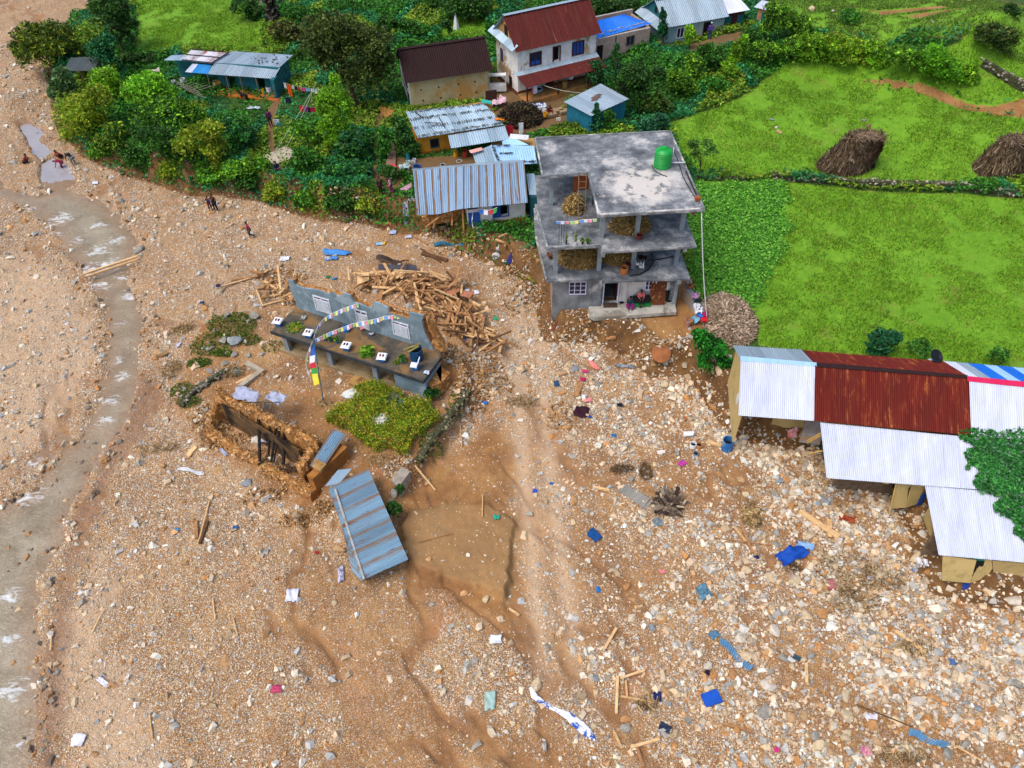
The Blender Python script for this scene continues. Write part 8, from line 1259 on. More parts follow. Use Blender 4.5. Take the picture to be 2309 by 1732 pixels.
# ---------------------------------------------------------------- washing on lines
def line(name, label, a, b, sag, items, seed, cord=True):
    pts = arc(a, b, sag, 12); c0 = np.array(pts[0]); e = empty(name, c0, 0, label, 'clothesline'); m = MB(); m.tube([p-c0 for p in pts], .012, 4); m.build('cord', M('green_cord', '6a9a7a', '5a8a6a', 2), e); P_ = np.array(pts)
    for i, (t0, t1, h, col) in enumerate(items):
        q = [np.array([np.interp(t_, np.linspace(0, 1, 13), P_[:, k]) for k in range(3)]) for t_ in (t0, t1)]; base = q[0]; m = MB(); n_ = 7; V = []
        for k in range(n_):
            p = q[0]+(q[1]-q[0])*k/(n_-1); 
            for hh in (0, .35, .7, 1): V.append(p-base+(0, .05*math.sin(k*1.9+hh*2)-.02*hh*0, -h*hh*(1+.06*math.sin(k*2.3))))
        k4 = len(V); V += [v+np.array((0, .02, 0)) for v in V]; F_ = [(k*4+j, k*4+j+1, (k+1)*4+j+1, (k+1)*4+j) for k in range(n_-1) for j in range(3)]; m.add(V, F_+[tuple(k4+z for z in f_[::-1]) for f_ in F_]); o_ = m.build('hanging_garment', M('garment_'+col, col, None, 3, .8), None, base, smooth=True)
        yield o_, col, i
NM = {'e4e8f0': 'white', '14182c': 'black', 'c81c38': 'red', 'd8508a': 'pink', 'dc5a1c': 'orange and cream', '141c3c': 'navy', 'a01c9a': 'purple', 'd02020': 'scarlet', 'c01c40': 'crimson', '8ab0d0': 'pale blue', '2a8a80': 'teal', 'd8d0c4': 'cream'}
for o_, col, i in line('clothesline', 'green washing line from the teal house corner to the vine covered tree', at('t', 95, 180, 4.2), at('t', 610, 248, 3.9), .25, [(0,.05,.5,'e4e8f0'),(.06,.15,1.2,'dc5a1c'),(.17,.22,.35,'e4e8f0'),(.23,.29,.4,'14182c'),(.3,.34,.5,'d02020'),(.36,.46,.35,'d8508a'),(.47,.57,.3,'8ab0d0'),(.58,.66,.32,'e4e8f0'),(.67,.73,.45,'e4e8f0'),(.75,.84,.35,'e4e8f0'),(.85,.93,.3,'d8508a')], 1): tag(o_, f'{NM[col]} garment number hung on the long line by the teal house, {["at its left end","second from left","third from left","fourth from left","fifth from left","sixth from left","seventh from left","eighth from left","ninth from left","tenth from left","at its right end"][i]}'.replace(' number', ''), 'garment')
for o_, col, i in line('clothesline', 'short line with bright clothes over the garden shrubs', at('t', 260, 430, 3.4), at('t', 480, 460, 3.3), .1, [(.05,.25,.75,'d02020'),(.3,.45,1.0,'a01c9a'),(.46,.58,.6,'141c3c'),(.58,.75,.5,'c01c40'),(.75,.88,.6,'c01c40'),(.9,1,.5,'141c3c')], 2): tag(o_, f'{NM[col]} garment over the garden shrubs, {["at the left end","second","in the centre left","in the centre right","fifth","at the right end"][i]} of the short line', 'garment')
for k, (p, col, w_, h, lb) in enumerate(((('t',10,600,2.9),'e4e8f0',.5,1.1,'white garment beside the person in purple'),(('t',45,640,2.8),'2a8a80',.3,1.2,'white and teal scarf hanging near the person in purple'),(('t',140,350,3.2),'141c3c',.5,.9,'navy garment below the orange and cream sheet'),(('w',620,655,3.6),'c81c38',.6,.9,'red cloth hanging beside the dark compost heap'),(('w',790,610,3.8),'e4e8f0',.35,1.1,'white and green scarf hanging in front of the compost heap'),(('w',1325,540,3.2),'d8d0c4',.4,.9,'pinkish scarf on the fence near the patched shed'),(('w',990,80,4.4),'e4e8f0',.35,.8,'white garment hanging under the farmhouse porch'),(('w',960,80,4.4),'d8508a',.2,.7,'magenta garment beside the white one under the porch'),(('c',695,610,4.6),'e4e8f0',.3,.6,'white shirt hanging at the right of the farmhouse porch'))):
    c0 = at(*p); m = MB(); m.hexa([(-w_/2, 0, -h), (w_/2, 0, -h*.9), (w_/2, .03, -h*.9), (-w_/2, .03, -h)], [(-w_/2, 0, 0), (w_/2, 0, 0), (w_/2, .03, 0), (-w_/2, .03, 0)]); tag(m.build('hanging_garment', M('garment_'+col, col), None, c0, jit=.03), lb, 'garment')
for k, (a, b, lb) in enumerate(((('t',0,960,2.4),('t',470,180,4.6),'long green guy rope climbing from the beige tarpaulin'),(('t',110,950,2.4),('t',440,250,4.4),'second guy rope right of the first'),(('a',1770,1400,.1),('a',1940,1130,2.2),'thin rope from the gravel up to the beige tarpaulin'),(('a',1840,1410,.1),('a',1960,1200,2.2),'second thin rope under the beige tarpaulin'),(('t',725,290,4.4),('t',900,195,5.2),'rope between the vine tree and the huge olive tree'),(('w',1060,60,4.6),('w',1640,185,4.6),'pink line stretched across the farmyard'))): tubeobj('rope', lb, 'rope', arc(at(*a), at(*b), .15), .022, M('pale_rope', 'a8b4a0', '94a08c', 2))
# ---------------------------------------------------------------- yard objects
TB = M('stone_top', '9a8466', '7c6a50', 3, .9)
def bucket(lb, c0, r, h, mat, cat='bucket'): return barrel(cat.replace(' ', '_'), lb, c0, r, h, mat, cat=cat, n=14)
bucket('white bucket left of the woman in red in the farmyard', at('w', 1030, 470, 3.05), .22, .4, WP); bucket('second white bucket nearer the woman in red', at('w', 1115, 475, 3.05), .2, .38, WP)
for x, y, w_, lb in ((1215,515,1.0,'stone slab bench before the woman in red'),(1290,460,1.2,'long stone slab behind the bench'),(1400,470,.8,'stone slab against the patched shed')): thing_box('stone_slab', lb, 'slab', at('w', x, y, 3.0), (w_, .55, .25), TB, .3)
bucket('yellow ochre jar on the yard bench', at('w', 1135, 520, 3.2), .2, .35, M('ochre_jar', 'c88a18', 'b07814', 2)); thing_box('wash_pile', 'heap of blue and white laundry in the farmyard', 'laundry', at('w', 1030, 395, 3.0), (1.5, .7, .3), M('laundry', '2a4a7a', 'd4dae4', 3, .8, lo=.45, hi=.55), .1, 0, .12)
rag('white_bag', 'white and pink rubbish bag pile beside the cream house corner', 'bag', at('w', 470, 370, 3.1), 1.3, 1.0, .3, 'c4c4cc', 811, .7, c2='d08a9a'); rag('white_rag', 'small white rag on the dark yard soil', 'cloth', G('w', 800, 385), .7, .3, 0, 'dce0e8', 812)
rag('turquoise_cloth', 'turquoise cloth on the upper right corner of the stone weighted roof', 'cloth', at('w', 300, 345, 4.9), .9, .6, -.3, '2aa8a0', 813, .2); rag('orange_cloth', 'orange cloth at the right rim of the stone weighted roof', 'cloth', at('w', 480, 580, 4.5), .8, .35, -.4, 'd87a18', 814); rag('pink_towel', 'pink towel spread on the patched roof beside the ochre house', 'towel', at('e', 1240, 665, 3.7), 1.1, .5, .4, 'e0a89c', 815, .08, .4)
rag('white_tray', 'round white tray of drying chillies near the squash vine', 'tray', at('w', 760, 820, 3.9), 1.6, .8, -.2, 'dfe2e8', 816, .1, .3); thing_box('rusty_panel', 'dark rusty panel leaning beside the cream house', 'panel', at('w', 370, 380, 3.1), (1.0, .08, 1.5), M('rusty_panel', '4a2c24', '38201a', 3), .2)
m = MB(); a = at('w', 330, 170, 3.3); m.bb(0, 1.6, 0, .5, 0, .6); m.bb(0, 1.6, .0, .5, 1.4, 1.5); m.bb(0, .1, .5, .6, 0, 1.5); m.bb(1.5, 1.6, .5, .6, 0, 1.5); tag(m.build('wash_stand', LIMEW, None, a), 'pale washing stand with dishes between cream house and farmhouse', 'stand')
for i, (x, y, r, h, c_, lb) in enumerate(((395,840,.2,.35,'b8d0c8','pale green bucket beside the blue basin'),(435,830,.14,.3,'c8c0a0','cream jug in the utensil row'),(470,820,.16,.4,'c8ccd8','white jug in the utensil row'),(500,880,.32,.22,'1a60b8','blue basin in front of the ochre house garden'),(985,740,.2,.5,'c89018','yellow hourglass stool in the ochre yard'),(1105,740,.22,.6,'a83a2c','red gas cylinder in the ochre yard'),(1025,800,.25,.08,'c8ccd0','metal dish on the ground by the ochre house post'),(820,845,.22,.08,'b0b8c0','metal pan by the garden plants'),(1890,1520,.42,.15,'c0d0dc','shallow metal basin at the tin roof house corner'))): bucket(lb, at('e', x, y, 2.25 if y < 1000 else 1.65), r, h, M('vessel_'+c_, c_, None, 3, .4, bmp=0), cat='stool' if 'stool' in lb else 'gas bottle' if 'cylinder' in lb else 'basin' if h < .25 else 'bucket')
rag('clothes_heap', 'crate of mixed white and teal clothes left of the tin roof house', 'clothes', G('e', 345, 910), .9, .8, 0, 'c4ccd4', 817, .35, c2='2a6a5a'); barrel('gas_jar', 'teal tall bottle left of the ochre house garden', at('e', 395, 790, 2.3), .17, .9, M('teal_plastic', '1c7a8a', '16687a', 2, .5), cat='bottle'); barrel('white_drum', 'white drum at the lower left corner of the tin roof house', at('e', 455, 1330, 1.8), .35, .8, WP, False, cat='drum')
bucket('blue bowl left of the farmhouse porch post', at('w', 1035, 150, 3.5), .4, .2, M('pale_blue_enamel', '9ac0dc', None, 3, .4, bmp=0), cat='bowl'); bucket('straw basket under the farmhouse porch', at('w', 1410, 110, 3.5), .25, .6, M('basket', 'a8844c', '8a6a38', 8), cat='basket')
# concrete house porch things
thing_box('storage_bench', 'green and black storage bench on the concrete porch', 'bench', at('A', 610, 300, 1.82), (1.15, .45, .3), M('green_bench', '14803a', '0f6c30', 2, .5), 0); thing_box('bench_cushion', 'black cushion pile on the green bench', 'cushion', at('A', 610, 245, 2.15), (1.2, .5, .35), M('black_cloth', '16181c', '0f1012', 3), 0, 0, .08); barrel('yellow_drum', 'yellow orange jerrican at the right end of the green bench', at('A', 702, 290, 1.82), .17, .55, M('yellow_plastic', 'd8a018', 'c08c14', 2, .5, bmp=0), False, cat='drum')
c0 = at('A', 830, 300, 1.82); m = MB(); m.box((0, .22, 1.0), (1.05, .05, 2.05), rot('X', -.2)); e = tag(m.build('door_panel', M('rusty_door_sheet', '6e3a20', '5c3018', 2, .8, c3='c09a60', s3=1.6), None, c0), 'loose rusty brown door leaf leaning against the porch wall', 'door')
for x, y, lb in ((325,268,'dark sandals left of the seated woman on the porch'),(595,325,'black sandals below the green bench'),(1005,245,'black and white slippers at the right end of the porch')): thing_box('sandals', lb, 'sandals', at('A', x, y, 1.82), (.28, .24, .06), M('black_cloth', '16181c'), .5)
thing_box('backpack', 'dark backpack hanging behind the leaning door leaf', 'bag', at('A', 958, 240, 1.9), (.3, .25, .9), M('black_cloth', '16181c'), 0, 0, .1)
bucket('conical clay jar on the first floor slab', at('f', 818, 1210, 4.52), .26, .5, M('terracotta', 'b5703c', '9c5c30', 2), cat='jar'); rag('white_sack', 'white sack standing by the third first floor pillar', 'sack', at('f', 940, 1190, 4.55), .5, .5, 0, 'dfe2e6', 821, .6); rag('maroon_bag', 'maroon bag behind the clay jar', 'bag', at('f', 855, 1165, 4.55), .35, .3, 0, '5a1838', 822, .3); bucket('brown pot at the foot of the second floor middle pillar', at('f', 943, 925, 7.15), .2, .25, M('red_pot', '7a2a24', '5a1e1a', 2), cat='pot'); rag('teal_clothes', 'teal clothes hanging by the ladder', 'clothes', at('f', 520, 640, 7.2), .4, .5, 0, '1c8a7a', 823, .5)
thing_box('rust_roll', 'rusty bent tin by the left rim of the first floor', 'metal scrap', at('f', 210, 1080, 4.55), (.15, .5, .25), M('rust_scrap', '7a3a1c', '5a2814', 3), .3); bucket('red basin on the wall outside the roof edge right', at('f', 1382, 725, 7.2), .15, .12, M('rose_plastic', 'c84a5c', None, 3, .4, bmp=0), cat='basin')
rag('broom_grass', 'dark broom head beside the white sack', 'broom', at('f', 970, 1100, 4.6), .5, .4, 0, '2c1a10', 824, .2)
cl = [(1270,15,2.55,'9a8a80','7a6a60','grey pot on the far end of the boundary wall'),(1300,80,2.4,'14182c','a06a2c','dark clothes with orange patch on the boundary wall'),(1375,215,2.2,'d8a0d0','14142c','pink and black clothes on the boundary wall'),(1395,290,2.1,'10141c','1c2430','black coat draped on the boundary wall'),(1390,370,2.0,'c8ccd4',None,'white shirt draped on the boundary wall'),(1415,430,1.9,'d4d8e0',None,'second white cloth on the boundary wall end'),(1440,490,1.7,'1c60c0','2a70cc','bright blue bundle at the boundary wall end'),(1495,490,1.7,'b01860',None,'magenta bundle beside the bright blue one'),(1490,550,1.65,'d01c28',None,'red bundle at the boundary wall foot')]
for i, (x, y, z, c1, c2, lb) in enumerate(cl): rag('clothes_bundle', lb, 'clothes', at('A', x, y, z), .45, .5, -.3, c1, 830+i, .35, c2=c2)
c0 = G('A', 1265, 610); e = empty('cane_basket', c0, 0, 'pinkish conical cane basket with a rope ring left of the blue bag', 'basket'); m = MB(); m.lathe([(.12, 0), (.26, .6), (.23, .6), (.1, .05)], n=14); m.build('body', M('pink_cane', 'c0907a', 'a07460', 8), e); m = MB(); m.tube([(.18*math.cos(a), .18*math.sin(a), .66) for a in np.linspace(0, 6.28, 10)], .02, 5); m.build('ring', OLDWOOD, e)
rag('blue_bag', 'pale blue plastic bag standing near the cane basket', 'bag', G('A', 1365, 575), .35, .5, 1.2, '7ab0cc', 840, .5); tubeobj('pipe', 'bent white pipe on the mud near the glossy shrub', 'pipe', [G('A', x, y)+(0, 0, .08) for x, y in ((1250,785),(1180,790),(1140,830),(1190,890),(1225,950))], .035, M('dirty_pipe', 'c4bcae', 'a89e90', 3))
c0 = G('l', 960, 215); m = MB(); m.lathe([(.62, 0), (.62, .12), (.55, .14), (.02, .16)], n=24); o_ = tag(m.build('round_table_top', M('rusty_round', '9c6238', '7c4a28', 2, .8), None, c0+(0, 0, .25)), 'round rusty brown disc leaning against the broken bank', 'disc'); o_.rotation_euler = (.5, 0, 0)
c0 = G('l', 1168, 805); m = MB(); m.tube([(-.3, 0, .16), (.3, 0.02, .16)], .16, 12); tag(m.build('canister', M('white_blue_canister', 'dfe4ea', '5a90c4', 1.5, .5, lo=.5, hi=.56), None, c0), 'white canister lying on its side with a blue end', 'canister'); bucket('upright white paint bucket among the stones', G('l', 1200, 890), .19, .34, WP); bucket('orange stone like pot beside the paint bucket', G('l', 1245, 890), .19, .3, M('orange_pot', 'c08a50', 'a87440', 3), cat='pot'); bucket('silver blue tin under the paint bucket', G('l', 1222, 950), .16, .2, M('silver_tin', 'a0b4c4', None, 3, .3, .6, 0), cat='tin')
# white ducks by the bamboo shed
for i, (x, y, rz, lb) in enumerate(((1225,128,1.0,'white duck on the left standing near the bamboo shed'),(1275,142,.9,'white duck on the right standing near the bamboo shed'))):
    c0 = G('k', x, y); sk = bpy.data.meshes.new('duck'); sk.from_pydata([(-.22,0,.24),(-.1,0,.2),(.08,0,.2),(.17,0,.28),(.2,0,.42),(.27,0,.44),(.33,0,.43),(.0,.06,.1),(.02,.06,.01),(.0,-.06,.1),(.02,-.06,.01)], [(0,1),(1,2),(2,3),(3,4),(4,5),(5,6),(2,7),(7,8),(2,9),(9,10)], []); o_ = bpy.data.objects.new('duck', sk); C.objects.link(o_); 
    mdf = o_.modifiers.new('s', 'SKIN'); 
    for v_, r0 in zip(sk.skin_vertices[0].data, (.03,.11,.12,.07,.045,.05,.015,.02,.015,.02,.015)): v_.radius = (r0, r0)
    sk.skin_vertices[0].data[1].use_root = True; o_.modifiers.new('d', 'SUBSURF').levels = 1; sk.materials.append(WP); o_.location = c0; o_.rotation_euler = (0, 0, rz+3.6); tag(o_, lb, 'duck')
# satellite dish behind the rust roof
c0 = at('i', 1375, 190, 4.4); e = empty('satellite_dish', c0, 0, 'black satellite dish on a short mast above the rusty shed roof', 'dish'); m = MB(); m.lathe([(.05, 0), (.25, .05), (.42, .14), (.4, .15), (.24, .07), (.04, .02)], n=20); d_ = m.build('reflector', M('black_dish', '14181c', '0e1114', 3, .4), e); d_.rotation_euler = (.5, .3, 0); d_.location = (0, 0, .15); m = MB(); m.tube([(0, 0, -1.2), (0, 0, .15)], .03, 6); m.tube([(0, 0, .2), (.1, -.1, .5)], .015, 5); m.build('mast', BP, e); m = MB(); m.bb(-.25, .25, -.1, .1, -.15, -.1); m.build('bracket', T_WHITE, e)
# white cone, goat, poles, tree stake near teal house
c0 = G('b', 1580, 240); m = MB(); m.lathe([(.38, 0), (.2, .9), (.03, 1.6)], n=5); tag(m.build('white_cone', WHITEW, None, c0), 'tall white pointed paper cone in the light green plot', 'cone')
c0 = at('y', 1250, 880, 2.5); sk = bpy.data.meshes.new('goat'); sk.from_pydata([(-.35,0,.5),(-.1,0,.48),(.25,0,.5),(.4,0,.62),(.52,0,.72),(.66,0,.66),(-.33,.09,.25),(-.33,.09,.02),(-.33,-.09,.25),(-.33,-.09,.02),(.25,.09,.25),(.25,.09,.02),(.25,-.09,.25),(.25,-.09,.02),(.5,.07,.8),(.5,-.07,.8),(-.45,0,.56)], [(0,1),(1,2),(2,3),(3,4),(4,5),(0,6),(6,7),(0,8),(8,9),(2,10),(10,11),(2,12),(12,13),(4,14),(4,15),(0,16)], []); o_ = bpy.data.objects.new('goat', sk); C.objects.link(o_); o_.modifiers.new('s', 'SKIN')
for v_, r0 in zip(sk.skin_vertices[0].data, (.14,.17,.15,.09,.08,.045,.05,.03,.05,.03,.045,.03,.045,.03,.02,.02,.025)): v_.radius = (r0, r0)
sk.skin_vertices[0].data[1].use_root = True; o_.modifiers.new('d', 'SUBSURF').levels = 1; sk.materials.append(M('black_goat', '161412', '0e0c0b', 5, .9)); o_.location = c0; o_.rotation_euler = (0, 0, 2.7); tag(o_, 'black goat standing below the orange veranda edge', 'goat')
e = empty('bamboo_trellis', at('y', 420, 720, 3.0), 0, 'grey bamboo lattice trellis left of the orange veranda', 'trellis'); c0 = np.array(e.location)
for k in range(6): m = MB(); m.tube([at('y', 180+k*70, 690+k*12, 3.2)-c0, at('y', 400+k*75, 600+k*15, 3.3)-c0], .03, 5); m.build('cane', M('grey_cane', '8a8478', '6e685c', 3), e)
for k in range(4): m = MB(); m.tube([at('y', 190+k*60, 590+k*45, 3.25)-c0, at('y', 530+k*50, 720+k*45, 3.15)-c0], .03, 5); m.build('cane', M('grey_cane', '8a8478'), e)
for k, (x, y) in enumerate(((240,790),(540,830),(200,690))): m = MB(); p = at('y', x, y, 3.15)-c0; m.tube([p, p-(0, 0, 1.6)], .04, 5); m.build('prop', M('grey_cane', '8a8478'), e)
for x, y, r, h, c_, lb in ((215,650,.2,.35,'d4d8dc','white bucket under the trellis'),(350,625,.25,.4,'c8d0d8','white basin stack near the teal doors'),(900,680,.2,.6,'d8a018','yellow jerrican at the left end of the orange veranda'),(840,680,.3,.5,'c4a878','straw basket beside the yellow jerrican'),(1520,760,.15,.3,'c8a818','small yellow can on the orange veranda'),(1615,755,.3,.5,'d0d8e4','white basin pile on the orange veranda'),(1690,745,.2,.45,'a8c0a8','pale green can at the right end of the veranda')): bucket(lb, at('y', x, y, 2.55), r, h, M('vessel_'+c_, c_, None, 3, .4, bmp=0))
rag('grey_rag', 'white and blue cloth lying on the grass below the orange veranda', 'cloth', G('y', 1375, 1015), 1.2, .4, -.1, 'b8c4d4', 850)
rag('white_sheet', 'striped white cloth left of the teal long house', 'cloth', G('a', 1110, 525), .9, .6, .3, 'c8bcb0', 851, .3)
rag('drying_grain', 'brown straw mat with grain beside the dirt path', 'mat', G('y', 1260, 1160), 1.3, 1.6, .2, 'a08a60', 852, .05, .5)
rag('firewood_pile', 'pile of split yellow firewood at the top of the dirt path', 'firewood', G('t', 1280, 570), 1.2, 1.4, .2, 'a87c3c', 853, .5, c2='7a5424')
for x, y, lb in ((50,455,'yellow stick on the path')  ,): plank('stick', lb, G('t', 45, 470)+(0, 0, .05), G('t', 90, 445)+(0, 0, .05), .06, .04, TM[1])
thing_box('shoe_pair', 'dark printed cloth on the pale boulder at the courtyard edge', 'cloth', G('o', 757, 385)+(0, 0, .42), (.34, .34, .03), M('navy_print', '14163a', '20244c', 6), .2); thing_box('shoe_pair', 'dark clothes on the orange flat rock', 'cloth', G('o', 565, 575)+(0, 0, .36), (.3, .24, .03), M('navy_print', '14163a'), .2)
# ---------------------------------------------------------------- people
SKIN = M('skin', '6e4630', '5c3826', 3, .7, bmp=0); HAIR = M('black_hair', '100c0a', '0a0807', 5, .6, bmp=0)
def skin_obj(name, vs, es, rad, mat, par, lv=1, root=0):
    me = bpy.data.meshes.new(name); me.from_pydata([tuple(map(float, v)) for v in vs], es, []); o_ = bpy.data.objects.new(name, me); C.objects.link(o_); me.materials.append(mat); o_.parent = par; o_.modifiers.new('skin', 'SKIN')
    for v_, r0 in zip(me.skin_vertices[0].data, rad): v_.radius = (r0, r0) if not isinstance(r0, tuple) else r0
    me.skin_vertices[0].data[root].use_root = True; s = o_.modifiers.new('sub', 'SUBSURF'); s.levels = lv; s.render_levels = lv; return o_
POSES = {   # facing +y; joints for a 1.65 m adult: pelvis, waist, chest, neck, head, head top ; L/R shoulder, elbow, wrist ; hip, knee, ankle, toe
 'stand': dict(pel=(0,0,.9), wa=(0,0,1.08), ch=(0,0,1.28), nk=(0,.01,1.43), hd=(0,.03,1.52), tp=(0,.02,1.6), el=(.24,-.03,1.08), wr=(.26,.05,.84), kn=(.1,.03,.48), an=(.1,-.01,.08), to=(.11,.14,.03)),
 'hug': dict(pel=(0,0,.9), wa=(0,0,1.08), ch=(0,0,1.28), nk=(0,.01,1.43), hd=(0,.03,1.52), tp=(0,.02,1.6), el=(.27,.02,1.12), wr=(.42,.08,1.2), kn=(.12,.03,.48), an=(.15,-.01,.08), to=(.16,.14,.03)),
 'bend': dict(pel=(0,-.12,.72), wa=(0,.03,.84), ch=(0,.22,.92), nk=(0,.36,.95), hd=(0,.45,.92), tp=(0,.53,.9), el=(.2,.38,.66), wr=(.15,.5,.42), kn=(.12,.05,.42), an=(.12,-.05,.08), to=(.12,.1,.03)),
 'squat': dict(pel=(0,-.15,.22), wa=(0,-.06,.4), ch=(0,.05,.56), nk=(0,.12,.7), hd=(0,.17,.78), tp=(0,.18,.87), el=(.22,.2,.46), wr=(.16,.4,.34), kn=(.16,.22,.42), an=(.13,.02,.08), to=(.13,.16,.03)),
 'sit': dict(pel=(0,0,.45), wa=(0,0,.62), ch=(0,.02,.82), nk=(0,.04,.98), hd=(0,.07,1.07), tp=(0,.06,1.15), el=(.22,.08,.66), wr=(.12,.28,.6), kn=(.12,.42,.46), an=(.12,.4,.08), to=(.12,.54,.03)),
 'floor': dict(pel=(0,0,.1), wa=(0,.0,.28), ch=(0,.04,.48), nk=(0,.08,.63), hd=(0,.11,.72), tp=(0,.11,.8), el=(.2,.14,.34), wr=(.1,.32,.3), kn=(.2,.36,.34), an=(.1,.5,.07), to=(.1,.64,.04)),
 'walk': dict(pel=(0,0,.9), wa=(0,.01,1.08), ch=(0,.03,1.28), nk=(0,.05,1.43), hd=(0,.08,1.52), tp=(0,.07,1.6), el=(.22,-.06,1.08), wr=(.24,.1,.88), kn=(.1,.1,.48), an=(.1,.0,.08), to=(.1,.14,.03))}
def person(label, c0, rz, pose, top, bottom, sc=1.0, sleeves=True, skirt=False, hair=True, headwear=None, lean=0):
    p = {k: np.array(v, float) for k, v in POSES[pose].items()}; e = empty('person', c0, rz, label, 'person'); e.scale = (sc, sc, sc); e.rotation_euler = (0, lean, rz); mr = np.array([-1, 1, 1]); shoulder = p['ch']+(.17, 0, .06); hip = p['pel']+(.09, 0, -.02)
    V = [p['pel'], p['wa'], p['ch'], p['nk'], p['hd'], p['tp']]; E = [(0,1),(1,2),(2,3),(3,4),(4,5)]; Rr = [(.13,.11), (.12,.095), (.14,.10), .05, (.075,.09), (.06,.07)]
    for s in (1, -1):
        f_ = lambda q: q if s == 1 else q*mr
        i0 = len(V); V += [f_(shoulder), f_(p['el']), f_(p['wr'])]; E += [(2, i0), (i0, i0+1), (i0+1, i0+2)]; Rr += [.055, .04, .027]
        wd = p['wr']-p['el']; wd /= np.linalg.norm(wd); sd_ = np.cross(wd, (0, 0, 1.01)); sd_ /= np.linalg.norm(sd_)+1e-6; pm = p['wr']+wd*.08; i1 = len(V); V.append(f_(pm)); E.append((i0+2, i1)); Rr.append(.03)
        for k, (o_, L) in enumerate(((-.03, .07), (-.01, .085), (.01, .08), (.03, .065))): V.append(f_(pm+sd_*o_+wd*L)); E.append((i1, len(V)-1)); Rr.append(.008)
        V.append(f_(p['wr']+wd*.05+sd_*-.06)); E.append((i0+2, len(V)-1)); Rr.append(.009)
        j = len(V); V += [f_(hip), f_(p['kn'] if not (pose == 'walk' and s == -1) else p['kn']+(0, -.05, 0)), f_(p['an'] if not (pose == 'walk' and s == -1) else p['an']+(0, -.3, .04)), f_(p['to'] if not (pose == 'walk' and s == -1) else p['to']+(0, -.3, 0))]; E += [(0, j), (j, j+1), (j+1, j+2), (j+2, j+3)]; Rr += [.085, .055, .035, .035]
        if s == 1: jl = j
    skin_obj('body', V, E, Rr, SKIN, e)
    g = 1.16; TV = [p['pel']+(0, 0, .02), p['wa'], p['ch'], p['ch']*.4+p['nk']*.6]; TE = [(0,1),(1,2),(2,3)]; TR = [(.155,.13), (.145,.115), (.165,.12), .065]
    for s in (1, -1):
        f_ = lambda q: q if s == 1 else q*mr
        i0 = len(TV); TV += [f_(shoulder), f_(p['el'] if sleeves else shoulder*.5+p['el']*.5)]; TE += [(2, i0), (i0, i0+1)]; TR += [.07, .052]
        if sleeves == 2: TV.append(f_(p['wr'])); TE.append((i0+1, i0+2)); TR.append(.038)
    skin_obj('shirt', TV, TE, TR, M('cloth_'+top, top, None, 5, .85), e)
    BV = [p['pel']]; BE = []; BR = [(.15,.135)]
    for s in (1, -1):
        f_ = lambda q: q if s == 1 else q*mr
        kn, an = p['kn'], p['an']
        if pose == 'walk' and s == -1: kn = kn+(0, -.05, 0); an = an+(0, -.3, .04)
        i0 = len(BV); BV += [f_(hip), f_(kn), f_(an*.9+kn*.1)]; BE += [(0, i0), (i0, i0+1), (i0+1, i0+2)]; BR += [.105 if not skirt else .13, .072 if not skirt else .12, .055 if not skirt else .12]
    skin_obj('skirt' if skirt else 'trousers', BV, BE, BR, M('cloth_'+bottom, bottom, None, 5, .85), e)
    import bmesh
    bm = bmesh.new(); bmesh.ops.create_uvsphere(bm, u_segments=14, v_segments=9, radius=.1)
    for v in bm.verts:
        if v.co.z < -.01 and v.co.y > .0: v.co *= .55
        v.co.x *= .92
    me = bpy.data.meshes.new('hair'); bm.to_mesh(me); bm.free(); q = p['hd']*.35+p['tp']*.65; h_ = link('headscarf' if headwear else 'hair', me, M('cloth_'+headwear, headwear) if headwear else HAIR, e, q+(0, -.018, .005)); me.polygons.foreach_set('use_smooth', [True]*len(me.polygons))
    hd = p['hd']
    for dx in (-.03, .03): fc = MB(); fc.box(hd+(dx, .088, .02), (.022, .012, .012)); fc.build('eye', HAIR, e)
    ns = MB(); ns.hexa([hd+(-.013,.08,-.03), hd+(.013,.08,-.03), hd+(.01,.115,-.03), hd+(-.01,.115,-.03)][::-1], [hd+(-.007,.08,.015), hd+(.007,.08,.015), hd+(.005,.095,.015), hd+(-.005,.095,.015)][::-1]); ns.build('nose', SKIN, e); mo = MB(); mo.box(hd+(0, .085, -.045), (.045, .012, .01)); mo.build('mouth', M('lips', '5a2a24', None, 3), e)
    return e
def pp(rg, x, y): return G(rg, x, y)
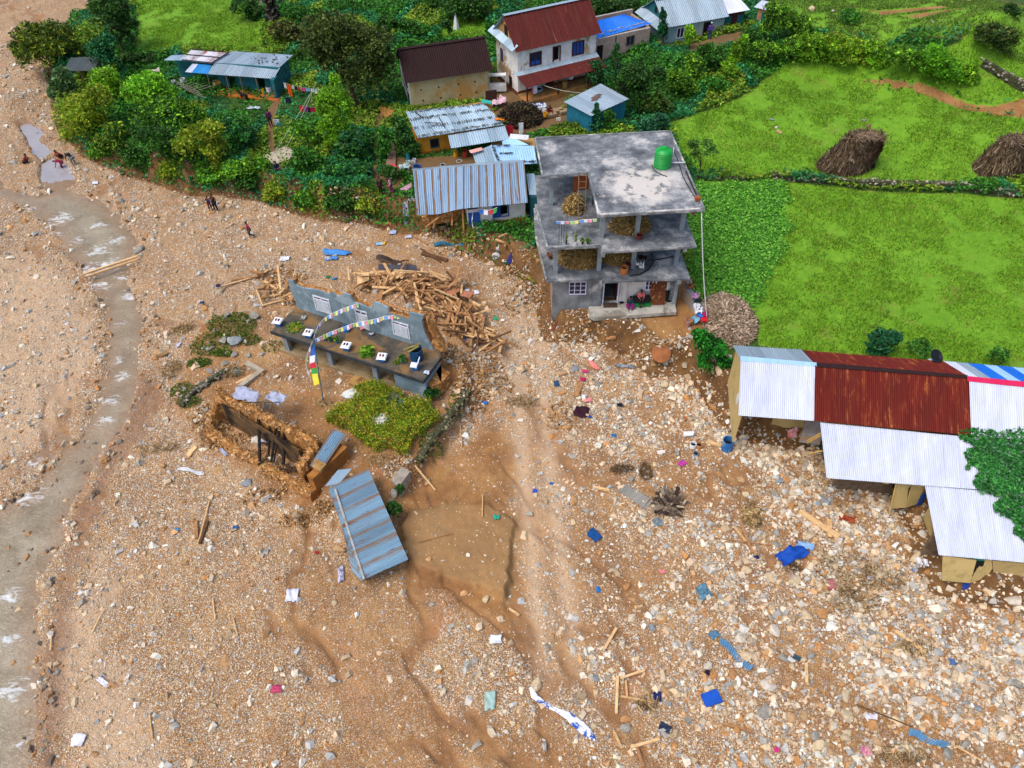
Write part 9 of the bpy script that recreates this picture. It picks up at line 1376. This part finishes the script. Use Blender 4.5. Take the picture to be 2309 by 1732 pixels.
person('smaller boy in blue shirt and dark red shorts hugged by the taller boy', pp('a', 1505, 1500), 3.3, 'hug', '1c2a7a', '4a1824', .82, False)
person('taller boy in black with an arm round the smaller boy on the gravel', pp('a', 1545, 1508), 2.9, 'hug', '141418', '181820', 1.0, False)
person('person in magenta shirt and grey trousers climbing the gravel alone', pp('m', 1880, 520), 2.2, 'walk', 'b01860', '3a4048', .95)
person('person in crimson bending over the water at the right pool edge', pp('a', 450, 1205), 1.9, 'bend', 'b01c48', '7a2040', .95)
person('woman in red squatting above the pool', pp('a', 430, 1130), 2.6, 'squat', 'a8202c', '4a1820', 1.0)
person('person in black top and grey blue trousers bending beside the pool stones', pp('a', 530, 1175), 1.2, 'bend', '14161c', '6a8088', 1.05)
person('woman in dark red squatting at the left of the pool', pp('a', 195, 1165), -1.2, 'squat', '8a2024', '2a1c1c', 1.0)
person('person in dark blue sitting at the lower corner of the beige tarpaulin', pp('a', 1975, 1210), 3.4, 'floor', '14203c', '28304a', 1.0, 2)
person('person in purple walking the garden path by the laundry', pp('a', 1935, 905), .4, 'walk', '5a1454', '1c1c28', 1.0, 2)
person('person in dark maroon standing at the end of the dirt path', pp('e', 55, 1210), 2.7, 'stand', '2a0c1c', '1c1014', 1.0, 2)
person('woman in pink and maroon walking right of the person in dark maroon', pp('e', 185, 1205), 1.5, 'walk', 'c88aa8', '7a2a58', .95, 2, True)
person('woman in dark red squatting with the washing in the farmyard', at('w', 1190, 490, 3.0), 3.4, 'squat', '7a1018', '5a1014', 1.0, 2)
person('person in purple with a light headscarf standing before the grey blue house', at('c', 1840, 330, 4.0), 2.9, 'stand', '5a3a9a', '1c3a6a', 1.0, 2, headwear='c8ccd8')
person('woman in teal top and magenta skirt on the porch floor of the concrete house', at('A', 440, 305, 1.82), 3.1, 'floor', '1c4a54', '7a1468', 1.0, 2, True)
person('person in salmon pink sitting on the green bench of the concrete porch', at('A', 590, 268, 1.95), 3.2, 'sit', 'd87070', '1c1a24', .95, 2)
